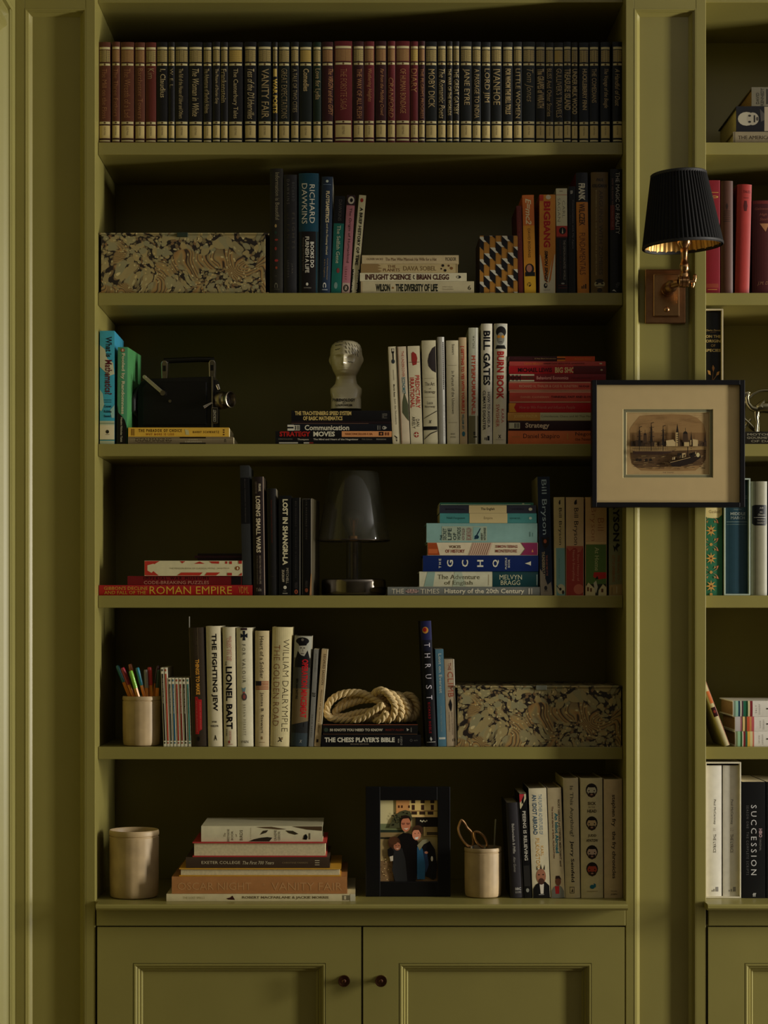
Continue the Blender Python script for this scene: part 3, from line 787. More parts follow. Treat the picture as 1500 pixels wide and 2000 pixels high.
book(1, (1192, 1216, 330, 571), (16, 14, 18), [T('THE MAGIC OF REALITY', .44, 336, .76, 456, (190, 186, 180), ''), R(.02, 400, .34, 448, (118, 34, 18)), T('HOW WE KNOW WHATS REALLY TRUE', .12, 348, .26, 442, (120, 90, 80), 'b'), T('fP', .45, 550, .8, 560, (110, 110, 116), 'il', 'h'), P([(.15, 566), (.3, 563), (.5, 568), (.3, 566)], (190, 190, 186))], kind='hard', y=0.048, depth=0.16, label='tall black hardback titled The Magic of Reality at the end of the second shelf', name='hardback_book')

# --- third shelf
TEALB = (70, 168, 190)
book(2, (195, 223.5, 646, 866), TEALB, [P([(.0, 674), (.35, 682), (.5, 700), (.9, 708), (1, 730), (.6, 734), (.3, 724), (0, 716)], (196, 196, 158)), P([(0, 760), (.2, 768), (.3, 790), (.1, 802), (0, 800)], (170, 196, 170)), P([(.7, 800), (1, 790), (1, 815), (.8, 815)], (150, 190, 176)), R(0, 821, 1, 829, (180, 190, 156)), R(0, 825, 1, 826, (60, 110, 90)), R(0, 829, 1, 857, (220, 208, 166)), R(0, 857, 1, 858.4, (70, 120, 90)), R(0, 859.5, 1, 866, (180, 190, 156)), T('What is', .42, 657, .82, 697, (50, 50, 60), 'sb'), T('Mathematics?', .36, 702, .84, 770, (110, 40, 52), 'sb'), R(.28, 780, .8, 781, (40, 60, 70)), R(.28, 784, .8, 785, (40, 60, 70)), T('Courant', .28, 790, .8, 795, (30, 60, 80), 'sb', 'h'), T('Robbins', .28, 800, .8, 805, (30, 60, 80), 'sb', 'h'), T('Stewart', .28, 809, .8, 814, (30, 60, 80), 'sb', 'h'), E(.52, 842, 3.2, 3.6, (60, 56, 40)), R(.38, 847, .66, 847.8, (90, 84, 60))], y=0.048, depth=0.155, side=(64, 150, 178), yaw=0, label='bright blue and white paperback titled What is Mathematics?', name='paperback_book')
book(2, (228, 247.5, 678, 866), (92, 168, 128), [P([(0.01, 790), (.12, 805), (.5, 812), (.8, 820), (.99, 832), (.99, 866), (.01, 866)], (22, 18, 18)), E(.5, 684, 4, 3.6, (176, 96, 66)), E(.5, 684, 1.8, 2.4, (210, 200, 170)), T('Fooled by Randomness', .32, 690, .74, 808, (216, 214, 178), 'B'), T('Nassim Nicholas Taleb', .36, 814, .56, 862, (196, 190, 166), 'b')], lean=tilt(2, 188), y=0.048, depth=0.135, side=(84, 146, 90), yaw=-5, label='green paperback titled Fooled by Randomness', name='paperback_book')
z_cam = stack(2, [
 dict(box=(250, 456, 852, 866), col=(132, 118, 90), art=[R(351, .0, 402, 1, (44, 34, 26)), T('DEALMAKING', 265, .18, 335, .62, (74, 58, 40), 's'), R(251, .36, 454, .4, (170, 158, 120)), T('THE NEW STRATEGY OF NEGOTIAUCTIONS', 268, .7, 334, .84, (90, 72, 50), ''), T('GUHAN', 368, .26, 386, .46, (190, 180, 146), 's'), T('SUBRAMANIAN', 361, .56, 394, .8, (190, 180, 146), 's'), T('n', 438, .3, 442, .7, (50, 40, 30), 's')], label='grey-brown paperback at the bottom of the pair below the cine camera', depth=0.14),
 dict(box=(250.5, 447.5, 833.4, 851.4), col=(226, 176, 66), art=[T('THE PARADOX OF CHOICE', 271, .16, 355, .5, (90, 60, 24), 'bw'), T('WHY MORE IS LESS', 285, .62, 340, .86, (180, 110, 40), 'bw'), P([(361, .18), (368, .3), (370, .8), (363, .8)], (196, 186, 130)), T('BARRY SCHWARTZ', 377, .36, 428, .62, (110, 74, 28), 'bw'), R(436, .2, 438.5, .34, (90, 50, 30)), R(436, .44, 438.5, .58, (90, 50, 30)), R(436, .7, 438.5, .84, (90, 50, 30)), R(257, .14, 259, .86, (150, 110, 40)), R(261, .14, 262.5, .86, (150, 110, 40))], label='bright yellow paperback titled The Paradox of Choice, lying below the cine camera', depth=0.14),
])
z_head = stack(2, [
 dict(box=(538, 765.5, 852.5, 866), col=(20, 18, 20), art=[T('The Mind and Heart of the Negotiator', 612, .18, 700, .52, (190, 182, 160), 'b'), T('Thompson', 581, .2, 603, .52, (180, 172, 150), 'b'), T('INTERNATIONAL EDITION', 544, .2, 571, .36, (140, 134, 116), ''), T('Fifth Edition', 707, .22, 727, .4, (140, 134, 116), ''), T('PEARSON', 735, .22, 754, .4, (150, 144, 126), 'b'), R(545, .74, 582, .92, (196, 190, 170)), R(593, .74, 604, .92, (196, 190, 170)), R(604, .74, 612, .92, (150, 50, 40))], label='black paperback at the very bottom of the stack below the white head'),
 dict(box=(538, 765.5, 840.5, 852), col=(22, 19, 20), art=[T('STRATEGY', 546, .06, 606, .92, (190, 44, 36), 'B'), T('MOVES', 612, .06, 654, .92, (210, 204, 176), 'B'), R(667.5, 0.02, 765, .98, (222, 150, 96)), T('VASCONCELLOS E SA', 674, .3, 728, .68, (150, 90, 46), 'b'), R(740, .12, 749, .76, (40, 24, 20)), E(744.5, .45, 2, 2, (190, 120, 70)), R(752, .2, 755, .74, (130, 74, 40)), R(757, .2, 760, .74, (130, 74, 40))], label='black paperback with a peach block, titled Strategy Moves'),
 dict(box=(561, 764, 826.5, 840), col=(24, 27, 38), art=[R(561.5, .1, 574, .95, (206, 200, 176)), R(573.5, .16, 585.5, .92, (206, 200, 176)), R(576, .24, 578, .86, BLK), R(580, .24, 581.5, .86, BLK), R(583, .24, 584.5, .86, BLK), T('Communication', 595, .14, 682, .9, (214, 206, 178), 'sb'), R(737, .22, 739, .84, (130, 126, 116)), R(741, .22, 743, .84, (110, 106, 98)), E(750, .54, 3.4, 3.4, (170, 166, 150)), E(749, .54, 1.5, 1.5, (24, 27, 38)), P([(752, .3), (756, .54), (752, .78)], (170, 166, 150))], label='navy-black paperback titled Communication'),
 dict(box=(568, 764, 821, 826), col=(44, 18, 22), art=[R(569, .78, 720, .92, (130, 100, 80))], label='very thin dark red booklet within the stack below the white head'),
 dict(box=(569, 762, 800, 820.7), col=(20, 17, 18), art=[T('THE TRACHTENBERG SPEED SYSTEM', 576, .06, 686, .44, (206, 178, 106), 'B'), T('OF BASIC MATHEMATICS', 592, .54, 669, .92, (206, 178, 106), 'B'), T('ELI', 748, .28, 756, .72, (110, 106, 96), 'b', 'd'), R(746, .25, 747, .75, (96, 92, 84))], label='black paperback with two lines of gold capitals directly under the white head'),
])
CRB = (214, 202, 164)
book(2, (767, 782.5, 677, 866), CRB, [P([(.4, 681), (.75, 681), (.72, 690), (.66, 690), (.66, 702), (.5, 702), (.5, 690), (.42, 690)], (30, 26, 22)), E(.55, 706, 3.4, 4.4, (60, 66, 70)), E(.58, 684, 2, 2.6, (200, 190, 160)), T('Martin Rees', .44, 750, .62, 775, (40, 34, 28), 'sb'), T('Just Six Numbers', .44, 778, .68, 828, (70, 60, 48), 's'), R(.52, 722, .56, 742, (120, 110, 90)), T('P', .3, 849, .62, 861, (20, 18, 16), 'i', 'd'), R(0.02, 677, .2, 866, (196, 184, 146))], lean=tilt(-9, 189), y=0.049, depth=0.125, side=(182, 172, 138), label='cream paperback leaning at the start of the pale row, spanner drawing on top', name='paperback_book')
book(2, (783.5, 801, 677, 866), (208, 190, 158), [T('THE UNDERCOVER', .45, 686, .72, 736, (186, 80, 62), ''), T('ECONOMIST', .38, 737, .75, 769, (56, 120, 130), 'b'), P([(.35, 785), (.6, 766), (.98, 790), (.98, 822), (.7, 816), (.3, 805)], (96, 100, 72)), R(.05, 677.5, .12, 866, (150, 110, 80))], lean=tilt(-8, 189), y=0.048, depth=0.125, label='pale pink paperback with a teal word and an olive shape, second in the pale row', name='paperback_book')
book(2, (802.5, 826, 676, 866), CRB, [P([(.3, 690), (.45, 687), (.7, 692), (.78, 700), (.7, 712), (.38, 714), (.3, 704)], (166, 60, 50)), R(.1, 707, .95, 708, (120, 60, 50)), T('PREDICTABLY', .55, 733, .9, 797, (196, 70, 60), 'b'), T('IRRATIONAL', .1, 737, .45, 796, (196, 70, 60), 'b'), T('DAN', .52, 818, .78, 832, (46, 36, 28), ''), T('ARIELY', .18, 813, .44, 836, (46, 36, 28), ''), E(.5, 848, 4.6, 5.4, (176, 54, 46)), R(.46, 844, .54, 852, CRB), R(.3, 847, .7, 849, CRB)], lean=tilt(-6.5, 190), y=0.048, depth=0.125, label='cream paperback titled Predictably Irrational', name='paperback_book')
book(2, (828, 855.5, 665, 866), (206, 196, 158), [P([(.98, 676), (.75, 680), (.5, 692), (.4, 705), (.45, 715), (.7, 724), (.98, 728)], (62, 54, 52)), R(.15, 738.5, .85, 739.2, (150, 138, 108)), T('The Art', .18, 746, .86, 753, (90, 80, 60), 's', 'h'), T('of', .45, 757, .6, 760, (90, 80, 60), 's', 'h'), T('Strategy', .12, 762, .9, 769, (90, 80, 60), 's', 'h'), R(.15, 775, .85, 775.7, (150, 138, 108)), T('Luca', .3, 783, .7, 789, (80, 70, 54), 's', 'h'), T('Norway', .12, 791, .86, 797, (80, 70, 54), 's', 'h'), P([(.03, 816), (.03, 817), (.98, 803), (.98, 801.5)], (50, 44, 36)), R(.0, 832, .98, 839, (30, 26, 24)), P([(.03, 856), (.5, 845), (.98, 840), (.98, 841.5), (.5, 847), (.03, 857.5)], (60, 52, 42)), T('x', .38, 820, .6, 826, (40, 34, 30), 'i', 'h')], lean=tilt(-4.5, 200), y=0.047, depth=0.14, kind='hard', bulge=0.0015, label='wide cream book with a dark balloon and centred title lines, in the pale row', name='hardback_book')
book(2, (857, 870.5, 658, 866), (176, 172, 158), [R(.66, 658.5, .98, 866, (238, 236, 224)), R(.72, 668, .92, 750, (190, 186, 172)), T('MMMMMMMMMMMM', .74, 668, .9, 760, (90, 86, 80), 'b'), T('RIGHT THINKING', .74, 790, .9, 850, (180, 174, 160), '')], lean=tilt(-3, 208), y=0.047, depth=0.15, kind='hard', bulge=0.001, label='silver-grey hardback with a bright white dotted edge', name='hardback_book', rough=0.3)
book(2, (873.5, 897, 665, 866), CRB, [T('Stewart', .48, 672, .68, 693, (90, 84, 64), 's'), R(.12, 713, .85, 713.6, (150, 140, 110)), T('In Pursuit of the Unknown', .42, 724, .64, 808, (74, 68, 52), 's'), R(.12, 824, .85, 824.6, (150, 140, 110)), T('BASIC', .3, 845, .68, 848, (110, 100, 76), 's', 'h'), T('BOOKS', .28, 851, .7, 854, (110, 100, 76), 's', 'h')], lean=tilt(-2, 200), y=0.047, depth=0.14, kind='hard', bulge=0.0012, label='cream hardback titled In Pursuit of the Unknown', name='hardback_book')
book(2, (898.3, 913, 659, 866), (204, 176, 134), [T('[ GETTING TO YES WITH YOURSELF ]', .2, 676, .68, 806, (206, 66, 46), 'B'), T('WILLIAM URY', .3, 808, .6, 838, (40, 110, 130), 'b'), E(.5, 846, 3.2, 4.6, (60, 120, 136)), R(.35, 850, .65, 851, (60, 120, 136))], lean=tilt(-2.2, 207), y=0.047, depth=0.13, kind='hard', bulge=0.001, label='slim tan hardback with bracketed red capitals', name='hardback_book')
book(2, (915.3, 934, 640, 866), (196, 196, 170), [T('WATERS', .42, 656, .62, 680, (70, 66, 56), 'w'), T('HYPERFORMANCE', .3, 694, .82, 809, (196, 92, 66), 'B'), R(.02, 811, .98, 865, (128, 122, 92)), R(.72, 640, .88, 866, (222, 220, 200)), T('B', .5, 842, .72, 849, (26, 22, 18), 'B'), R(.5, 851, .86, 853, (26, 22, 18))], y=0.047, depth=0.15, kind='hard', bulge=0.001, rough=0.25, label='foil-covered silver hardback titled Hyperformance', name='hardback_book')
book(2, (940, 961.5, 632, 866), WHITE, [T('BILL GATES', .18, 646, .82, 752, (34, 34, 38), 'B'), T('HOW TO AVOID A', .56, 765, .8, 834, (60, 60, 60), 'b'), T('CLIMATE DISASTER', .14, 762, .4, 839, (46, 46, 48), 'b'), R(.3, 853, .37, 858, BLK), R(.42, 853, .5, 859, BLK), R(.55, 850, .75, 859, BLK)], y=0.047, depth=0.15, kind='hard', label='white hardback in fat black capitals about avoiding a climate disaster', name='hardback_book')
book(2, (963, 988.5, 632, 866), (218, 206, 176), [R(.08, 633, .95, 681, (196, 194, 176)), E(.52, 648, 10, 11, (34, 30, 30)), E(.5, 661, 7.5, 12, (140, 138, 126)), P([(.1, 681), (.2, 674), (.8, 674), (.92, 681)], (40, 36, 34)), E(.34, 657.5, 3.2, 3, (206, 140, 40)), E(.66, 657.5, 3.2, 3, (206, 140, 40)), R(.4, 667, .62, 668.2, (80, 66, 60)), T('BURN BOOK', .22, 686, .78, 779, (196, 52, 44), 'B'), T('KARA', .6, 798, .82, 825, (190, 70, 58), ''), T('SWISHER', .2, 789, .46, 833, (190, 70, 58), ''), T('X', .38, 848, .62, 855, (20, 16, 14), 'B', 'h'), R(.2, 857.5, .8, 858.2, (140, 120, 96))], lean=tilt(2.5, 234), y=0.046, depth=0.15, kind='hard', side=(210, 200, 180), label='white hardback with a portrait in amber glasses, titled Burn Book', name='hardback_book')
SAL = (204, 82, 66); PALE = (204, 150, 118)
stack(2, [
 dict(box=(992.5, 1184, 840, 866), col=(222, 118, 66), art=[T('Daniel Shapiro', 1022, .22, 1093, .66, (60, 26, 22), 's'), R(1107, .2, 1110, .66, (214, 140, 70)), T('Negotiating', 1123, .1, 1182, .44, (70, 30, 24), 's'), T('the Nonnegotiable', 1123, .52, 1183, .82, (70, 30, 24), 's'), R(1000, .42, 1016, .5, (200, 120, 66))], label='orange paperback at the bottom of the tall red stack'),
 dict(box=(993, 1182, 820.5, 839.5), col=(64, 16, 24), art=[R(994, .18, 1004, .8, (196, 190, 160)), R(1003, .18, 1015.5, .8, (196, 190, 160)), R(1005, .24, 1007, .74, BLK), R(1009, .24, 1010.5, .74, BLK), R(1012, .24, 1013.5, .74, BLK), T('Strategy', 1026, .2, 1073, .86, (220, 190, 160), 'sb')], label='dark maroon paperback titled Strategy'),
 dict(box=(992, 1181, 804, 820), col=(206, 146, 70), art=[R(1055, .02, 1180, .98, (190, 186, 146)), T('JOSEPH MAZUR', 1004, .28, 1050, .72, (226, 186, 106), 's'), T('Coincidences, Chaos, and All That Math Jazz', 1057, .34, 1168, .66, (90, 86, 60), '')], label='half tan, half pale green paperback in the tall red stack'),
 dict(box=(994, 1183, 785, 803.3), col=(196, 34, 42), art=[P([(994.5, .02), (1008, .02), (1004, .5), (1009, .98), (994.5, .98)], (222, 150, 50)), T('How to Win Friends and Influence People', 1014, .3, 1123, .72, (206, 120, 106), 'i')], label='red paperback with a yellow arrow end in the tall stack'),
 dict(box=(995, 1184, 761.6, 784.5), col=SAL, art=[R(995, .02, 1184, .12, PALE), R(995, .88, 1184, .98, PALE), T('DANIEL KAHNEMAN', 1017, .42, 1072, .6, (222, 140, 110), 'b'), T('THINKING, FAST AND SLOW', 1076, .4, 1158, .62, (70, 24, 22), 'bs')], label='salmon paperback with pale edge stripes, the thicker of the two alike'),
 dict(box=(994, 1183, 743, 761), col=SAL, art=[R(994, .02, 1184, .13, PALE), R(994, .87, 1184, .98, PALE), T('RICHARD H. THALER & CASS R. SUNSTEIN', 1014, .34, 1128, .62, (222, 150, 120), 'b'), T('NUDGE', 1131, .38, 1151, .6, (70, 24, 22), 'b')], label='salmon paperback with pale edge stripes, the thinner and upper of the two alike'),
 dict(box=(994.5, 1183.5, 726.8, 741.6), col=(140, 30, 38), art=[R(995, .02, 1043.5, .98, (212, 206, 170)), T('HHH', 994.5, .1, 1017, .9, (40, 24, 20), 'b'), T('the basics', 1020, .32, 1043, .62, (100, 90, 60), 'b'), T('Behavioral Economics', 1048, .28, 1110, .72, (226, 150, 140), 'b'), T('PHILIP CORR ANKE PLAGNOL', 1116, .44, 1155, .62, (90, 20, 24), '')], label='dark red paperback with a cream block, titled Behavioral Economics'),
 dict(box=(994, 1184, 711.2, 726.4), col=(190, 30, 40), art=[T('MICHAEL LEWIS', 1012, .22, 1078, .78, (50, 14, 20), 'b'), T('BIG SHORT', 1084, .14, 1136, .88, (220, 190, 130), 'B'), R(1120, .0, 1184, 1, (110, 24, 26)), E(1175, .5, 2.4, 1.6, (190, 180, 140))], label='red paperback lettered in black capitals and one big cream word'),
 dict(box=(995, 1183, 702, 710.8), col=(196, 80, 72), art=[T('LEIGH BRADY', 1024, .3, 1060, .7, (226, 120, 60), 'b'), T('GREEN HOT BEAUTIFUL QUESTIONS', 1062, .32, 1142, .66, (110, 34, 34), 'b'), R(1171, .34, 1176, .62, (220, 200, 170))], label='thin pinkish-red paperback, second from the top of the red stack'),
 dict(box=(994, 1162, 691.8, 701.4), col=(76, 18, 26), art=[R(1088, .0, 1104, 1, (220, 120, 34)), R(1104, .0, 1162, 1, (210, 82, 34)), T('Microeconomics', 1003, .36, 1040, .6, (120, 60, 60), 'i'), T('A Very Short Introduction', 1044, .3, 1086, .66, (200, 160, 110), ''), T('Avinash Dixit', 1122, .34, 1154, .66, (230, 140, 60), '')], label='thin half-maroon, half-orange booklet on top of the tall red stack'),
])

# --- fourth shelf
z_k1 = stack(3, [
 dict(box=(193, 493, 1142.5, 1162.5), col=(176, 38, 34), kind='hard', depth=0.2, art=[T("GIBBON'S DECLINE", 203, .14, 288, .46, (206, 160, 60), 's'), T('AND FALL OF THE', 203, .56, 285, .88, (206, 160, 60), 's'), T('ROMAN EMPIRE', 292, .12, 453, .88, (214, 168, 60), ''), T('VDML', 466, .14, 486, .82, (206, 130, 60), '')], label='long red hardback titled Roman Empire in gold, lying on the fourth shelf'),
 ])
stack(3, [
 dict(box=(249, 472, 1123, 1140.6), col=(128, 26, 32), depth=0.15, y=0.05, art=[T('IMPERIAL WAR MUSEUMS', 281, .1, 408, .4, (50, 12, 14), 'w'), T('CODE-BREAKING PUZZLES', 281, .54, 408, .9, (196, 138, 116), ''), R(452, .04, 471, .96, (36, 12, 14))], label='dark red paperback titled Code-Breaking Puzzles'),
 dict(box=(282, 473, 1092, 1121.5), col=(216, 204, 160), depth=0.13, art=[P([(282.4, .02), (312, .02), (298, .3), (288, .5), (292, .9), (282.4, .98)], (196, 62, 46)), P([(285, .98), (290, .6), (302, .35), (300, .7), (310, .98)], (196, 62, 46)), P([(288, .3), (300, .2), (306, .5), (296, .8), (288, .65)], (214, 200, 156)), P([(351, .03), (362, .03), (356, .18)], (196, 62, 46)), P([(379, .2), (390, .05), (400, .2)], (196, 62, 46)), P([(408, .04), (428, .04), (428, .2), (414, .18)], (196, 62, 46)), R(440, .04, 444, .2, (190, 60, 46)), R(448, .04, 453, .22, (190, 60, 46)), P([(346, .98), (354, .78), (396, .78), (390, .98)], (200, 64, 46)), P([(404, .78), (430, .78), (422, .98), (400, .98)], (200, 64, 46)), R(444, .8, 453, .98, (190, 60, 46)), P([(466, .98), (472.6, .78), (472.6, .98)], (190, 60, 46)), R(466, .0, 472.6, .2, (190, 60, 46)), T('THE PENGUIN BOOK OF CLASSICAL MYTHS', 331, .46, 420, .56, (150, 140, 100), ''), T('Jenny March', 424, .45, 448, .57, (150, 130, 90), 'i'), E(464, .5, 4.4, 4, (150, 84, 26)), E(464, .5, 1.6, 2.6, (226, 214, 170))], label='cream paperback of classical myths with red patches'),
], base=z_k1)
z2 = z_k1 + (1140.6 - 1123) * kpx(.05) + (1121.5 - 1092) * kpx(.05) + 0.001
for n_, (xa, xb, ya, yb2, c_) in enumerate([(386, 473, 1087, 1092, (50, 24, 32)), (380, 473, 1082, 1086.6, (74, 38, 48)), (386, 473, 1077.5, 1081.6, (44, 26, 32))]):
    book(3, (xa, xb, ya, yb2), c_, [], y=0.075, depth=0.1, axis='h', base=z2, label=['lowest', 'middle', 'topmost'][n_] + ' thin dark maroon booklet lying on the book of myths', name='paperback_book', group='thin booklets on the book of myths')
    z2 += (yb2 - ya) * kpx(.075) + 0.0003
book(3, (473.5, 491.5, 909, 1142), (60, 62, 60), [R(0, 933, 1, 1023, (16, 14, 15)), T('Bruce Chatwin In Patagonia', .42, 936, .56, 1020, (96, 90, 84), '')], lean=tilt(-5, 232), y=0.05, depth=0.16, kind='hard', base=z_k1 + 0.0002, label='tall slim charcoal hardback with a black band, standing on the long red book', name='hardback_book', bulge=0.0005)
book(3, (495.5, 518, 931, 1162), (48, 34, 30), [T('LOSING SMALL WARS', .28, 969, .68, 1079, (206, 190, 156), 'B'), T('FRANK', .55, 945, .75, 960, (190, 176, 146), 'b'), T('LEDWIDGE', .25, 941, .42, 964, (120, 106, 90), 'b'), T('BRITISH MILITARY FAILURE', .52, 1085, .68, 1140, (150, 136, 116), ''), T('IN IRAQ AND AFGHANISTAN', .26, 1085, .42, 1140, (120, 110, 90), ''), T('Yale', .2, 1147, .68, 1154, (150, 140, 120), 's', 'h'), R(.93, 931, 1, 1162, (150, 130, 112))], lean=tilt(-3.4, 231), y=0.048, depth=0.15, kind='hard', side=(70, 60, 50), label='dark brown hardback titled Losing Small Wars', name='hardback_book')
book(3, (524.5, 542.5, 954, 1162), (42, 39, 37), [T('Spirits that ensouled the world', .36, 976, .56, 1060, (110, 56, 38), 'is'), R(.3, 1125, .6, 1125.6, (90, 80, 66))], lean=tilt(-3.4, 208), y=0.05, depth=0.15, kind='hard', side=(130, 122, 104), label='dark grey hardback with a faint rusty title, after Losing Small Wars', name='hardback_book')
book(3, (544.5, 569, 968, 1162), (22, 21, 20), [T('LOST IN SHANGRI-LA', .3, 975, .72, 1103, (216, 206, 166), 'B'), T('MITCHELL', .58, 1109, .78, 1139, (170, 160, 136), ''), T('ZUCKOFF', .25, 1112, .44, 1136, (190, 178, 150), 'b'), E(.5, 1146.5, 3.2, 3.4, (206, 200, 176)), R(.3, 1157, .7, 1159, (140, 134, 120)), R(.35, 1153, .6, 1154, (120, 114, 100))], y=0.049, depth=0.13, label='black paperback titled Lost in Shangri-La', name='paperback_book')
book(3, (571, 586.5, 972, 1162), (16, 15, 17), [T('BEN MACDONALD', .34, 979, .52, 1028, (96, 90, 84), 'w'), T('THIS ALREADY IN PASSCHENDAELE', .34, 1034, .52, 1128, (90, 84, 80), 'w'), T('PENGUIN', .3, 1137, .65, 1148, (90, 84, 80), ''), E(.48, 1155, 3.2, 4.4, (176, 92, 60)), E(.48, 1155, 1.2, 3, (40, 24, 20)), R(.93, 972, 1, 1162, (150, 146, 130))], y=0.049, depth=0.125, label='slim black paperback with one spaced title line, between Shangri-La and its black twin', name='paperback_book')
book(3, (589.5, 608.5, 973, 1162), (15, 14, 15), [T('LYN MACDONALD', .38, 977, .54, 1028, (110, 104, 96), 'w'), T('SOMME', .38, 1032, .54, 1053, (96, 90, 84), 'w'), R(.1, 974, .86, 975, (110, 106, 96)), R(.04, 974, .08, 1160, (120, 114, 100)), R(.93, 974, 1, 1120, (170, 160, 146)), P([(.8, 1162), (.93, 1120), (1, 1120), (1, 1162)], (200, 150, 104)), T('MMMM MMMM MMMM MMMM', .72, 980, .78, 1100, (50, 48, 46), 'l'), E(.48, 1152, 3.2, 4, (150, 84, 56)), T('PENGUIN', .34, 1134, .6, 1146, (96, 90, 84), '')], y=0.049, depth=0.125, yaw=-6, side=(92, 84, 66), label='slim black paperback last in its row, turned towards the smoked glass lamp', name='paperback_book')
